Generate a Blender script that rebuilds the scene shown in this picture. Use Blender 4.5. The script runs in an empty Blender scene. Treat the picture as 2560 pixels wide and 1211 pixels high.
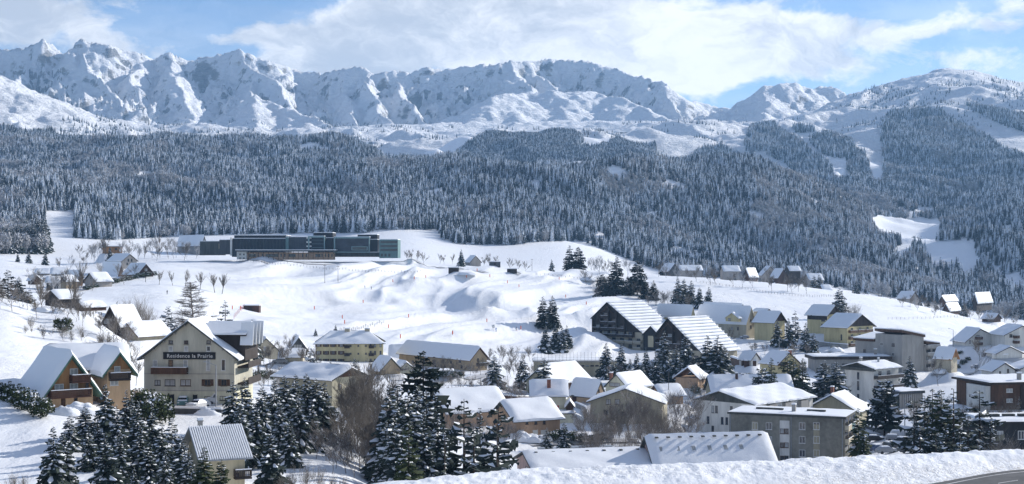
import bpy, math, random
import numpy as np
from mathutils import Vector, Matrix
random.seed(7); RNG = np.random.default_rng(11)
SC = bpy.context.scene; COL = SC.collection
F = 3517.0; CX = 1280.0; HY = 640.0            # focal length and horizon of the photograph in its own pixels

# ------------------------------------------------------------------ camera, sky, sun, exposure
cam = bpy.data.cameras.new('camera'); camo = bpy.data.objects.new('camera', cam); COL.objects.link(camo)
camo.location = (0, 0, 0); camo.rotation_euler = (math.radians(90), 0, 0)
cam.sensor_width = 36; cam.lens = 36 * F / 2560; cam.shift_y = 34.5 / 2560
cam.clip_start = 0.5; cam.clip_end = 30000
SC.camera = camo
SUN_AZ, SUN_EL = 57.0, 24.5                     # degrees clockwise from +Y, degrees up
sdir = Vector((math.sin(math.radians(SUN_AZ)) * math.cos(math.radians(SUN_EL)),
               math.cos(math.radians(SUN_AZ)) * math.cos(math.radians(SUN_EL)), math.sin(math.radians(SUN_EL))))
sl = bpy.data.lights.new('sun', 'SUN'); sl.energy = 5.0; sl.angle = math.radians(0.53); sl.color = (1.0, 0.95, 0.88)
so = bpy.data.objects.new('sun', sl); COL.objects.link(so); so.rotation_euler = sdir.to_track_quat('Z', 'Y').to_euler()
SC.view_settings.view_transform = 'Standard'; SC.view_settings.look = 'None'
SC.view_settings.exposure = 0.34; SC.view_settings.gamma = 1.0; SC.view_settings.use_curve_mapping = False
SC.render.engine = 'CYCLES'
SC.cycles.use_denoising = True; SC.cycles.max_bounces = 6; SC.cycles.diffuse_bounces = 3; SC.cycles.glossy_bounces = 2
SC.cycles.transmission_bounces = 2; SC.cycles.volume_bounces = 1; SC.cycles.transparent_max_bounces = 8

class NG:
    """small helper to write node trees as expressions"""
    def __init__(s, nt): s.nt = nt; s.n = nt.nodes; s.l = nt.links
    def node(s, t, **k):
        x = s.n.new(t)
        for a, b in k.items(): setattr(x, a, b)
        return x
    def put(s, sock, v):
        if isinstance(v, bpy.types.NodeSocket): s.l.new(v, sock)
        elif v is not None: sock.default_value = v
    def math(s, op, a, b=None, c=None, clamp=False):
        x = s.node('ShaderNodeMath', operation=op, use_clamp=clamp)
        for i, v in enumerate((a, b, c)): s.put(x.inputs[i], v)
        return x.outputs[0]
    def add(s, a, b): return s.math('ADD', a, b)
    def sub(s, a, b): return s.math('SUBTRACT', a, b)
    def mul(s, a, b): return s.math('MULTIPLY', a, b)
    def ramp(s, v, a, b, lo=0.0, hi=1.0, smooth=True):
        x = s.node('ShaderNodeMapRange', interpolation_type='SMOOTHSTEP' if smooth else 'LINEAR')
        s.put(x.inputs[0], v); s.put(x.inputs[1], a); s.put(x.inputs[2], b); s.put(x.inputs[3], lo); s.put(x.inputs[4], hi)
        return x.outputs[0]
    def noise(s, vec, scale, detail=4, rough=.55, dist=0.0, out=0):
        x = s.node('ShaderNodeTexNoise'); s.put(x.inputs['Vector'], vec); x.inputs['Scale'].default_value = scale
        x.inputs['Detail'].default_value = detail; x.inputs['Roughness'].default_value = rough; x.inputs['Distortion'].default_value = dist
        return x.outputs[out]
    def mix(s, f, a, b):
        x = s.node('ShaderNodeMix', data_type='RGBA'); s.put(x.inputs[0], f); s.put(x.inputs[6], a); s.put(x.inputs[7], b)
        return x.outputs[2]
    def xyz(s, v):
        x = s.node('ShaderNodeSeparateXYZ'); s.put(x.inputs[0], v); return x.outputs
    def vec(s, a, b, c):
        x = s.node('ShaderNodeCombineXYZ'); s.put(x.inputs[0], a); s.put(x.inputs[1], b); s.put(x.inputs[2], c); return x.outputs[0]
    def scale(s, v, k):
        x = s.node('ShaderNodeMapping'); s.put(x.inputs[0], v); x.inputs['Scale'].default_value = k; return x.outputs[0]

W = bpy.data.worlds.new('World'); SC.world = W; W.use_nodes = True
g = NG(W.node_tree); g.n.clear()
tc = g.node('ShaderNodeTexCoord').outputs['Generated']
dx, dy, dz = g.xyz(tc)
ydiv = g.math('MAXIMUM', dy, 0.12)
u = g.math('DIVIDE', dx, ydiv); v = g.math('DIVIDE', dz, ydiv)       # tangent of bearing and of elevation, in front
p2 = g.vec(u, v, 0.0)
wv_ = g.node('ShaderNodeSeparateColor'); g.l.new(g.noise(g.scale(p2, (1.0, 1.5, 1.0)), 7.0, 5, .6, out=1), wv_.inputs[0])
ub = g.add(u, g.mul(g.sub(wv_.outputs[0], .5), .16)); vb = g.add(v, g.mul(g.sub(wv_.outputs[1], .5), .075))
wob = g.noise(g.scale(p2, (1.0, 1.6, 1.0)), 5.0, 6, .6)
wob2 = g.noise(g.vec(g.add(u, 3.3), g.mul(v, 1.5), 0.4), 16.0, 8, .68, .4)
BLOBS = [(40,45,170,85,1.25),(200,20,140,45,.55),(600,105,150,34,.85),(760,120,160,52,.95),(900,120,190,58,1.1),(1060,80,200,75,1.15),(1180,40,160,70,.9),
 (1290,70,240,90,1.05),(1500,95,240,95,1.25),(1700,95,230,90,1.25),(1540,178,190,44,1.3),(1410,165,140,30,.9),(830,180,160,34,1.0),(90,90,120,40,.8),(1900,120,190,58,1.0),(2030,130,120,36,.8),(2240,75,210,40,.85),(2420,70,160,26,.5),
 (560,18,190,24,.5),(310,98,46,38,.8),(345,140,90,26,.7),(1900,195,260,26,.5),(2540,170,120,40,.55),(2490,20,200,22,.4),(1150,20,260,40,.6),(2150,40,200,40,.5),(900,30,200,26,.35),(2350,150,160,26,.4),(2040,25,160,24,.4),(700,190,200,30,.35)]
acc = None
for (bx, by, rx, ry, am) in BLOBS:
    a = g.math('DIVIDE', g.sub(ub, (bx - CX) / F), rx / F); b = g.math('DIVIDE', g.sub(vb, (HY - by) / F), ry / F)
    e = g.mul(g.math('EXPONENT', g.mul(g.add(g.mul(a, a), g.mul(b, b)), -0.8)), am)
    acc = e if acc is None else g.add(acc, e)
far = g.ramp(v, 0.2, 0.32, 0.0, 0.22)                                # the same broken cloud goes on above the frame
side = g.ramp(g.math('ABSOLUTE', u), 0.37, 0.5, 0.0, 0.22)
acc = g.add(acc, g.math('MAXIMUM', far, side))
dens = g.add(acc, g.mul(g.sub(wob, .5), 1.2)); dens = g.add(dens, g.mul(g.sub(wob2, .5), 2.9))
cover = g.ramp(dens, 0.06, 1.0)
veil = g.ramp(g.noise(g.vec(g.mul(u, .5), g.mul(v, 2.2), 0.9), 7, 4, .5), .35, .75, 0.0, .48)
cover = g.math('MAXIMUM', cover, veil)
sky = g.node('ShaderNodeTexSky', sky_type='NISHITA', sun_disc=False)
sky.sun_elevation = math.radians(SUN_EL); sky.sun_rotation = math.radians(SUN_AZ); sky.altitude = 1100; sky.air_density = 1.0; sky.dust_density = .2; sky.ozone_density = 2.2
bgs = g.node('ShaderNodeBackground'); tint = g.node('ShaderNodeMix', data_type='RGBA', blend_type='MULTIPLY'); tint.inputs[0].default_value = 1; g.l.new(sky.outputs[0], tint.inputs[6]); tint.inputs[7].default_value = (.64, .85, 1.10, 1); g.l.new(tint.outputs[2], bgs.inputs[0]); bgs.inputs[1].default_value = 0.092
lit = g.ramp(g.add(u, g.mul(g.sub(wob2, .5), .25)), -.08, .06)        # cloud is nearer the sun to the right: brighter there
shade = g.ramp(g.add(g.noise(g.vec(ub, g.mul(vb, 1.7), 2.0), 13.0, 8, .66, .3), g.mul(lit, .17)), .40, .78)
ccol = g.mix(shade, (0.46, 0.50, 0.57, 1), (.93, .93, .94, 1))
bgc = g.node('ShaderNodeBackground'); g.l.new(ccol, bgc.inputs[0]); bgc.inputs[1].default_value = 1.0
mx = g.node('ShaderNodeMixShader'); g.l.new(cover, mx.inputs[0]); g.l.new(bgs.outputs[0], mx.inputs[1]); g.l.new(bgc.outputs[0], mx.inputs[2])
wo = g.node('ShaderNodeOutputWorld'); g.l.new(mx.outputs[0], wo.inputs[0])

# ------------------------------------------------------------------ helpers
def tag(o, label=None, cat=None, group=None, kind=None):
    if label: o['label'] = label
    if cat: o['category'] = cat
    if group: o['group'] = group
    if kind: o['kind'] = kind
    return o
def link(name, data, parent=None, loc=None, rot=None, scale=None):
    o = bpy.data.objects.new(name, data); COL.objects.link(o)
    if parent is not None: o.parent = parent
    if loc is not None: o.location = loc
    if rot is not None: o.rotation_euler = rot
    if scale is not None: o.scale = scale
    return o
def P(px, py, Y): return Vector(((px - CX) / F * Y, Y, (HY - py) / F * Y))

def npmesh(name, V, Fq, mats, mi=None, smooth=False):
    """V (n,3), Fq: list of index lists or (m,k) array"""
    me = bpy.data.meshes.new(name)
    if isinstance(Fq, np.ndarray):
        k = Fq.shape[1]
        me.vertices.add(len(V)); me.vertices.foreach_set('co', np.asarray(V, dtype=np.float32).ravel())
        me.loops.add(Fq.size); me.loops.foreach_set('vertex_index', Fq.astype(np.int32).ravel())
        me.polygons.add(len(Fq)); me.polygons.foreach_set('loop_start', (np.arange(len(Fq)) * k).astype(np.int32))
        me.polygons.foreach_set('loop_total', np.full(len(Fq), k, dtype=np.int32))
    else:
        me.from_pydata([tuple(v) for v in V], [], Fq)
    for m in mats: me.materials.append(m)
    if mi is not None: me.polygons.foreach_set('material_index', np.asarray(mi, dtype=np.int32))
    if smooth: me.polygons.foreach_set('use_smooth', np.ones(len(me.polygons), dtype=bool))
    me.update(calc_edges=True); return me

class MB:
    """collects boxes, prisms and tubes into one mesh"""
    def __init__(s): s.V = []; s.F = []; s.M = []
    def quad(s, pts, m=0):
        b = len(s.V); s.V += [tuple(p) for p in pts]; s.F.append(list(range(b, b + len(pts)))); s.M.append(m)
    def box(s, x0, x1, y0, y1, z0, z1, m=0):
        b = len(s.V)
        s.V += [(x0,y0,z0),(x1,y0,z0),(x1,y1,z0),(x0,y1,z0),(x0,y0,z1),(x1,y0,z1),(x1,y1,z1),(x0,y1,z1)]
        for f in ((0,3,2,1),(4,5,6,7),(0,1,5,4),(1,2,6,5),(2,3,7,6),(3,0,4,7)): s.F.append([b + i for i in f]); s.M.append(m)
    def hexa(s, bot, top, m=0):
        n = len(bot); b = len(s.V); s.V += [tuple(p) for p in bot] + [tuple(p) for p in top]
        s.F.append([b + i for i in range(n)][::-1]); s.F.append([b + n + i for i in range(n)]); s.M += [m, m]
        for i in range(n):
            j = (i + 1) % n; s.F.append([b + i, b + j, b + n + j, b + n + i]); s.M.append(m)
    def tube(s, a, b_, ra, rb, n=5, m=0):
        a = Vector(a); b_ = Vector(b_); d = (b_ - a).normalized() if (b_ - a).length > 1e-6 else Vector((0, 0, 1))
        e = d.orthogonal().normalized(); f = d.cross(e)
        bot = [a + (e * math.cos(2*math.pi*i/n) + f * math.sin(2*math.pi*i/n)) * ra for i in range(n)]
        top = [b_ + (e * math.cos(2*math.pi*i/n) + f * math.sin(2*math.pi*i/n)) * rb for i in range(n)]
        s.hexa(bot, top, m)
    def build(s, name, mats, parent=None, smooth=False):
        if not isinstance(mats, (list, tuple)): mats = [mats]
        me = npmesh(name, s.V, s.F, mats, s.M, smooth); return link(name, me, parent)

# ------------------------------------------------------------------ materials
def mat(name, col, rough=.8, var=.12, scale=1.2, bump=.0, spec=.3, coord='Object', streak=False, emis=None):
    m = bpy.data.materials.new(name); m.use_nodes = True; q = NG(m.node_tree); b = q.n['Principled BSDF']
    c = q.node('ShaderNodeTexCoord').outputs[coord]
    if streak: c = q.scale(c, (1.0, 1.0, .15))
    n = q.noise(c, scale, 6, .6); n2 = q.noise(c, scale * 9, 3, .6)
    f = q.add(q.mul(n, .7), q.mul(n2, .3))
    lo = tuple(x * (1 - var * 1.6) for x in col) + (1,); hi = tuple(min(x * (1 + var * 1.2), 1) for x in col) + (1,)
    q.l.new(q.mix(q.ramp(f, .3, .7), lo, hi), b.inputs['Base Color'])
    b.inputs['Roughness'].default_value = rough; b.inputs['Specular IOR Level'].default_value = spec
    if bump:
        bp = q.node('ShaderNodeBump'); bp.inputs['Strength'].default_value = .6; bp.inputs['Distance'].default_value = bump
        q.l.new(f, bp.inputs['Height']); q.l.new(bp.outputs[0], b.inputs['Normal'])
    return m
def snowmat(name, col=(.82, .84, .87), scale=1.0, bump=.05, fine=6.0, sss=False):
    m = bpy.data.materials.new(name); m.use_nodes = True; q = NG(m.node_tree); b = q.n['Principled BSDF']
    c = q.node('ShaderNodeNewGeometry').outputs['Position']
    n = q.noise(c, scale, 5, .55); n2 = q.noise(c, scale * fine, 4, .6)
    f = q.add(q.mul(n, .6), q.mul(n2, .4))
    q.l.new(q.mix(f, tuple(x * .95 for x in col) + (1,), tuple(min(1, x * 1.03) for x in col) + (1,)), b.inputs['Base Color'])
    b.inputs['Roughness'].default_value = .55; b.inputs['Specular IOR Level'].default_value = .35
    bp = q.node('ShaderNodeBump'); bp.inputs['Strength'].default_value = .7; bp.inputs['Distance'].default_value = bump
    q.l.new(f, bp.inputs['Height']); q.l.new(bp.outputs[0], b.inputs['Normal'])
    return m
MT = {}
MT['roofsnow'] = snowmat('roof_snow', scale=.9, bump=.12)
for k, c in dict(cream=(.50,.44,.30), pale_yellow=(.56,.48,.27), beige=(.43,.385,.29), grey_render=(.47,.45,.37), concrete=(.34,.325,.30), white_wall=(.62,.61,.57),
                 orange_wall=(.42,.285,.19), apricot=(.54,.37,.225), tan=(.40,.31,.20), pink=(.52,.38,.35), pale_cream=(.58,.56,.42), khaki=(.36,.33,.24), far_wall=(.36,.33,.30), teal=(.12,.20,.205)).items():
    MT[k] = mat(k + '_render', c, .9, .14, .5, .01, streak=True)
for k, c in dict(brown_wood=(.085,.045,.028), dark_wood=(.04,.03,.026), red_wood=(.07,.032,.022), gold_wood=(.30,.16,.07), black_board=(.022,.023,.027), slate=(.07,.075,.08), charcoal=(.07,.074,.068), green_trim=(.07,.14,.11)).items():
    MT[k] = mat(k, c, .75, .3, .8, .01, streak=True)
MT['grey_green'] = mat('weathered_flare_paled_charcoal', (.21,.205,.175), .9, .3, .12, .01)  # charcoal base lightened to carry the veil of lens flare; mottling is random
MT['pane'] = mat('window_pane', (.03,.035,.045), .12, .2, .5, spec=.7)
MT['curtain'] = mat('curtained_pane', (.35,.36,.36), .4, .2, .6)
MT['frame'] = mat('window_frame_paint', (.62,.62,.60), .6, .05)
MT['brownframe'] = mat('window_frame_brown', (.10,.065,.045), .6, .1)
MT['brick'] = mat('brick_chimney', (.22,.09,.06), .9, .25, 3)
MT['metal'] = mat('galvanised_metal', (.30,.32,.34), .45, .1, 2)
MT['post'] = mat('dark_post', (.06,.06,.065), .6, .1, 2)
MT['red'] = mat('red_paint', (.45,.03,.025), .6, .1, 2)
MT['orange'] = mat('orange_fabric', (.75,.13,.04), .6, .1, 2)
MT['blue'] = mat('blue_tarp', (.03,.16,.45), .6, .15, 2)
MT['asphalt'] = mat('asphalt', (.075,.078,.082), .8, .25, .6, .01, coord='Object')
MT['white_paint'] = mat('road_paint', (.5,.5,.5), .7, .25, 1.5)

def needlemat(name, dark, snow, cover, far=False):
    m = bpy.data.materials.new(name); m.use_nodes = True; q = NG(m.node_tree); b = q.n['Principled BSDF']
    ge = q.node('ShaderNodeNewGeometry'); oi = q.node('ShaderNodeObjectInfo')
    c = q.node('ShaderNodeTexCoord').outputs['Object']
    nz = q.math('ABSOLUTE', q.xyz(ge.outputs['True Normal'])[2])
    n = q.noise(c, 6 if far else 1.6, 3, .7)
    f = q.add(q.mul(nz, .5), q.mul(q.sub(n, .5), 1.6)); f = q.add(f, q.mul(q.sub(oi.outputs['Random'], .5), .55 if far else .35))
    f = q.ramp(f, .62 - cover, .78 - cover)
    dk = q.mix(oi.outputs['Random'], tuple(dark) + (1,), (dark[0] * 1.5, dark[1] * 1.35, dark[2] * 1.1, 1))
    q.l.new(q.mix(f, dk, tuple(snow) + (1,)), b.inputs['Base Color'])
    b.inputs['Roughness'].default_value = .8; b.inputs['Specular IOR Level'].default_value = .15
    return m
def twigmat(name, bark, snow, cover):
    m = bpy.data.materials.new(name); m.use_nodes = True; q = NG(m.node_tree); b = q.n['Principled BSDF']
    ge = q.node('ShaderNodeNewGeometry'); c = ge.outputs['Position']
    nz = q.xyz(ge.outputs['Normal'])[2]
    n = q.noise(c, 1.3, 3, .7)
    f = q.ramp(q.add(nz, q.mul(q.sub(n, .5), 1.4)), .75 - cover, 1.0 - cover)
    q.l.new(q.mix(f, tuple(bark) + (1,), tuple(snow) + (1,)), b.inputs['Base Color'])
    b.inputs['Roughness'].default_value = .85; b.inputs['Specular IOR Level'].default_value = .15
    return m
MT['needle'] = needlemat('spruce_needles', (.024,.036,.034), (.64,.67,.72), -.02)
MT['needle_green'] = needlemat('green_needles', (.035,.050,.024), (.6,.62,.6), -.45)
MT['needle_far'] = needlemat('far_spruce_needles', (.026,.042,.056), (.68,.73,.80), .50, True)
MT['needle_dark'] = needlemat('bare_spruce_needles', (.012,.020,.017), (.5,.52,.55), -.6)
MT['snowclump'] = snowmat('branch_snow', (.78,.80,.84), .8, .05)
MT['bark'] = mat('bark', (.055,.042,.034), .9, .3, 3)
MT['twig'] = twigmat('bare_twigs', (.17,.148,.125), (.66,.66,.68), .15)
MT['twig_snowy'] = twigmat('snowy_twigs', (.17,.15,.135), (.68,.69,.72), .30)
MT['frost'] = twigmat('frosted_twigs', (.36,.355,.36), (.60,.62,.66), .35)
# ------------------------------------------------------------------ terrain as one height function on (bearing, distance)
def _grad(ix, iy, sd):
    h = (ix * 374761393 + iy * 668265263 + sd * 974634777) & 0xffffffff
    h = ((h ^ (h >> 13)) * 1274126177) & 0xffffffff; h = (h ^ (h >> 16)) & 0xffff
    a = h * (2 * np.pi / 65536.0); return np.cos(a), np.sin(a)
def pn(x, y, sd=0):
    xi = np.floor(x).astype(np.int64); yi = np.floor(y).astype(np.int64); xf = x - xi; yf = y - yi
    u = xf**3 * (xf * (xf * 6 - 15) + 10); v = yf**3 * (yf * (yf * 6 - 15) + 10)
    def d(i, j):
        gx, gy = _grad(xi + i, yi + j, sd); return gx * (xf - i) + gy * (yf - j)
    a = d(0, 0) * (1 - u) + d(1, 0) * u; b = d(0, 1) * (1 - u) + d(1, 1) * u
    return (a * (1 - v) + b * v) * 1.5
def fbm(x, y, oc=4, sd=0, gain=.5):
    r = 0; a = 1.0
    for i in range(oc): r = r + a * pn(x, y, sd + i * 17); x = x * 2.03; y = y * 2.03; a *= gain
    return r
def ridged(x, y, oc=5, sd=0, gain=.52):
    r = 0; a = 1.0; w = 1.0
    for i in range(oc):
        n = (1 - np.abs(pn(x, y, sd + i * 31))) ** 2 ; n = n * w; w = np.clip(n * 1.6, 0, 1)
        r = r + a * n; x = x * 2.07; y = y * 2.07; a *= gain
    return r
def pchip(xk, yk, x):
    xk = np.asarray(xk, float); yk = np.asarray(yk, float); h = np.diff(xk)
    s = np.diff(yk, axis=0) / (h if yk.ndim == 1 else h[:, None])
    m = np.zeros_like(yk); a, b = s[:-1], s[1:]
    hm = np.where(a * b > 0, 2 * a * b / (a + b + 1e-12), 0)
    m[1:-1] = hm; m[0] = s[0]; m[-1] = s[-1]
    i = np.clip(np.searchsorted(xk, x) - 1, 0, len(xk) - 2); t = (x - xk[i]) / h[i]; hh = h[i]
    if yk.ndim > 1: t = t[:, None]; hh = hh[:, None]
    return ((2*t**3 - 3*t*t + 1) * yk[i] + (t**3 - 2*t*t + t) * hh * m[i] + (-2*t**3 + 3*t*t) * yk[i+1] + (t**3 - t*t) * hh * m[i+1])
def sstep(a, b, x):
    t = np.clip((x - a) / (b - a), 0, 1); return t * t * (3 - 2 * t)

FARY = [1000,1100,1200,1300,1500,1700,2000,2250,2500,2800,3100,3300,3700,4200,4600,4800,5200,6000,7400]
FARP = {
 -400:[630,600,590,575,545,510,455,425,390,350,370,360,330,310,300,295,330,450,620],
 0:[630,600,575,560,525,495,450,425,390,352,372,362,335,310,295,290,320,450,620],
 200:[640,612,590,560,530,500,455,425,390,350,368,355,332,320,310,300,320,450,620],
 400:[640,628,612,590,545,510,460,430,400,365,380,370,350,335,325,320,330,450,620],
 600:[645,635,610,585,550,510,460,435,405,370,385,370,350,335,328,322,335,450,620],
 800:[648,640,610,588,550,510,460,435,410,376,385,375,355,335,330,322,335,450,620],
 1000:[652,640,606,575,545,510,460,440,420,395,400,390,370,345,322,312,330,450,620],
 1200:[668,662,632,598,555,515,450,430,440,450,400,350,370,345,325,312,330,450,620],
 1400:[690,668,636,606,565,520,455,424,440,450,375,334,360,340,322,305,330,450,620],
 1600:[705,700,680,650,600,540,455,416,430,450,400,385,350,328,316,305,330,450,620],
 1800:[720,712,692,678,640,575,465,416,432,450,420,400,355,322,316,312,330,450,620],
 2000:[740,718,700,690,655,600,500,455,480,470,440,415,370,320,302,292,330,450,620],
 2200:[768,750,732,718,680,640,572,545,528,495,440,395,332,272,240,216,250,420,620],
 2400:[800,786,766,752,700,628,590,550,520,475,430,385,305,228,190,176,215,400,620],
 2560:[825,802,788,772,706,600,570,530,500,450,405,368,292,240,220,212,250,420,620],
 2960:[840,820,800,790,710,640,590,520,490,440,400,360,300,260,255,260,300,440,620]}
NEAR = {
 -400:[(150,-20),(200,-17),(250,-15),(330,-8),(400,-12),(450,-14),(600,-12),(700,-8),(800,-4),(900,0)],
 0:[(150,-24.5),(200,-20.5),(250,-17),(330,-10),(400,-13.5),(450,-15.5),(600,-13),(700,-10),(800,-5.7),(900,-1.3)],
 100:[(150,-24.5),(200,-21),(250,-18.5),(290,-15.5),(335,-12),(400,-15),(450,-16.3),(600,-14.4),(700,-11.5),(800,-8),(900,-4)],
 200:[(150,-24.5),(200,-22),(250,-20.5),(285,-17),(330,-12.8),(390,-17),(450,-18),(550,-17),(600,-16),(700,-12.2),(800,-9),(900,-5)],
 300:[(150,-24.5),(200,-23),(235,-24),(275,-22),(310,-17.6),(350,-22),(400,-23),(450,-22),(550,-18),(600,-15.8),(700,-11.4),(800,-8.2),(900,-5)],
 400:[(150,-25),(200,-25),(235,-25),(300,-26),(350,-27),(450,-25),(500,-21.5),(600,-15.4),(700,-11),(850,-4.4),(900,-3.2)],
 600:[(150,-26),(180,-28),(235,-25.2),(300,-29),(400,-30),(500,-30.5),(600,-25.6),(700,-17),(800,-10),(900,-3)],
 800:[(150,-26),(200,-28.5),(280,-30.6),(350,-32),(400,-33.5),(500,-37),(550,-36),(600,-32.4),(700,-24),(800,-13.6),(900,-3.8)],
 1000:[(150,-29),(235,-35),(300,-37),(400,-38),(480,-39),(550,-37.5),(600,-36),(700,-28),(800,-16),(900,-5.6)],
 1200:[(150,-32),(230,-39),(310,-40),(400,-40),(480,-39),(550,-39),(600,-37.5),(700,-30),(800,-19.3),(900,-10.2)],
 1400:[(150,-35),(240,-41),(310,-40.5),(350,-41.6),(430,-43),(520,-44),(600,-42.6),(640,-38),(700,-32),(800,-22.7),(900,-13.6)],
 1600:[(150,-35),(240,-42),(340,-41.8),(430,-44),(560,-44),(630,-42),(700,-33),(800,-23),(900,-12.8)],
 1800:[(150,-35),(240,-42),(360,-46.6),(450,-45),(560,-42.5),(640,-37),(700,-32),(800,-24),(900,-15)],
 2000:[(150,-35),(290,-43),(360,-46.5),(450,-46),(560,-40.5),(640,-38),(700,-35),(800,-27),(900,-19.7)],
 2200:[(150,-35),(270,-39.5),(360,-44.5),(470,-48.8),(520,-44),(600,-41),(700,-37),(800,-31),(900,-26.4)],
 2400:[(150,-34),(270,-38),(360,-39),(450,-43.5),(520,-44.4),(600,-43),(700,-42),(800,-40),(900,-38.4)],
 2560:[(150,-33),(270,-37),(330,-36.6),(450,-41.5),(520,-43.5),(600,-44.5),(700,-46),(800,-46.8),(900,-48)],
 2960:[(150,-33),(270,-37),(330,-37),(450,-42),(600,-45),(700,-47),(800,-50),(900,-52)]}
NC = 760
PX = np.linspace(-420, 2980, NC)
NEARR = np.concatenate([np.linspace(4, 80, 10)[:-1], np.linspace(80, 122, 84)[:-1], np.linspace(122, 400, 130)[:-1], np.linspace(400, 1000, 220)])
MIDR = np.linspace(1000, 3300, 190)[1:]; MTNR = np.linspace(3300, 7300, 440)[1:]
YR = np.concatenate([NEARR, MIDR, MTNR]); iN = len(NEARR); iM = iN + len(MIDR)
BANKY = pchip([-420, 700, 1000, 1280, 1900, 2300, 2560, 2980], [84, 92, 99, 105, 110, 113.7, 116, 118], PX)   # crest of the ploughed bank
FOOTY = pchip([-420, 700, 1280, 2000, 2300, 2560, 2980], [74, 80, 88, 98, 104.5, 112.3, 115.5], PX)
prof = []
fpx = sorted(FARP)
keys = sorted(NEAR)
for k in keys:
    if k in FARP: fp = FARP[k]
    else: fp = [np.interp(k, fpx, [FARP[q][i] for q in fpx]) for i in range(len(FARY))]
    ys = [4, 40, 70, 122]; zs = [-1.8, -11.0, -16.9, -19.5 if k > 900 else -20.6]
    for (a, b) in NEAR[k]: ys.append(a); zs.append(b)
    for a, b in zip(FARY, fp): ys.append(a); zs.append((HY - b) / F * a)
    prof.append(pchip(ys, np.array(zs), YR))
Z = pchip(keys, np.array(prof), PX).T                      # rows x cols
YY = np.repeat(YR[:, None], NC, 1); XX = (PX[None, :] - CX) / F * YY; PPX = np.repeat(PX[None, :], len(YR), 0)
def smooth(A, n, ax):
    for _ in range(n):
        B = A.copy()
        if ax: B[:, 1:-1] = (A[:, :-2] + 2 * A[:, 1:-1] + A[:, 2:]) / 4
        else: B[1:-1] = (A[:-2] + 2 * A[1:-1] + A[2:]) / 4
        A = B
    return A
Z = smooth(Z, 60, 1)
# road shelf and ploughed bank
shelf = (YY > 70) & (YY < BANKY[None, :] + 4)
w = sstep(70, 78, YY) * (1 - sstep(BANKY[None, :] + 2.5, BANKY[None, :] + 12, YY))
Z = Z * (1 - w) + (-17.0) * w
fr = sstep(0, 1, np.clip((YY - FOOTY[None, :]) / (BANKY - FOOTY)[None, :], 0, 1) ** .8)
bk = np.where(YY <= BANKY[None, :], fr, 1 - sstep(BANKY[None, :] + .8, BANKY[None, :] + 3.2, YY))
lump = np.clip(fbm(XX / .9, YY / .9, 5, 5, .6), -1, 1) * .09 + np.clip(fbm(XX / 5, YY / 5, 2, 9), -1, 1) * .16 + ridged(XX / 2.6 + YY / 5, YY / 2.6, 3, 2) * .07 - .07
bk *= (YY > 70)
Z += bk * (.9 + lump)
# near relief: soft drifts and the shaped snow of the ski slope
GRIT = (np.clip(bk, 0, 1) * (1 - sstep(.25, .85, bk)) * (YY < BANKY[None, :]) * 1.6 + .9 * ((YY > FOOTY[None, :] - 3) & (YY < FOOTY[None, :] + .8)))
nearm = sstep(122, 150, YY) * (1 - sstep(900, 1000, YY))
Z += nearm * (fbm(XX / 38, YY / 38, 4, 21) * .55 + fbm(XX / 7, YY / 7, 3, 22) * .07)
park = sstep(500, 700, PPX) * (1 - sstep(1480, 1600, PPX)) * sstep(560, 630, YY) * (1 - sstep(880, 930, YY))
a = math.radians(62); RX = XX * math.cos(a) + YY * math.sin(a); RY = -XX * math.sin(a) + YY * math.cos(a)
wv = ridged(RX / 230 + fbm(XX / 120, YY / 120, 2, 31) * .35, RY / 46 + fbm(XX / 140, YY / 140, 2, 37) * .5, 3, 33, .36) - .9
Z += park * (wv * 6.8 + (ridged(RX / 90, RY / 20, 2, 36) - .8) * .8 + 2)
MOUNDS = [(645,815,26,5,5.5),(850,762,32,7,5.5),(1155,690,40,6,5.5),(1330,700,36,7,5.5),(1270,762,60,14,7),(720,855,55,9,4.5),(1390,775,60,6,3),(1010,765,30,6,3),(950,740,60,7,4.5),(1100,745,60,6,3.5),(1480,700,30,5,3.5),(1060,690,46,5,3.2)]
SKIZ0 = Z.copy()
def rayY(px, py, lo=130, hi=1000):
    """distance at which the line of sight through a photo pixel meets the ground"""
    c = int(np.clip(round((px - PX[0]) / (PX[1] - PX[0])), 0, NC - 1))
    pyc = HY - Z[:, c] / YR * F; ok = (YR > lo) & (YR < hi) & (pyc <= py)
    i = np.argmax(ok); return float(YR[i]) if ok.any() else hi
MD = [(m, rayY(m[0], m[1], 300)) for m in MOUNDS]
for (px, py, wx, wy, hh), Yc in MD:
    xc = (px - CX) / F * Yc; ddx = (XX - xc); ddy = (YY - Yc)
    rx = ddx * math.cos(.35) + ddy * math.sin(.35); ry = -ddx * math.sin(.35) + ddy * math.cos(.35)
    sx = wx / F * Yc * 1.3; sy = wy / F * Yc * 6
    q = np.where(rx > 0, rx / (sx * 1.2), -rx / (sx * .7))
    Z += hh * .40 * np.exp(-(q ** 2) - (ry / sy) ** 2) * (YY < 1000)
# rolling relief under the woods
midm = sstep(1250, 1500, YY) * (1 - sstep(4300, 4800, YY))
Z += midm * (fbm(XX / 420, YY / 420, 4, 41) * 26 + (ridged(XX / 300 + YY / 900, YY / 520, 3, 44) - .8) * 20)
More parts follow.
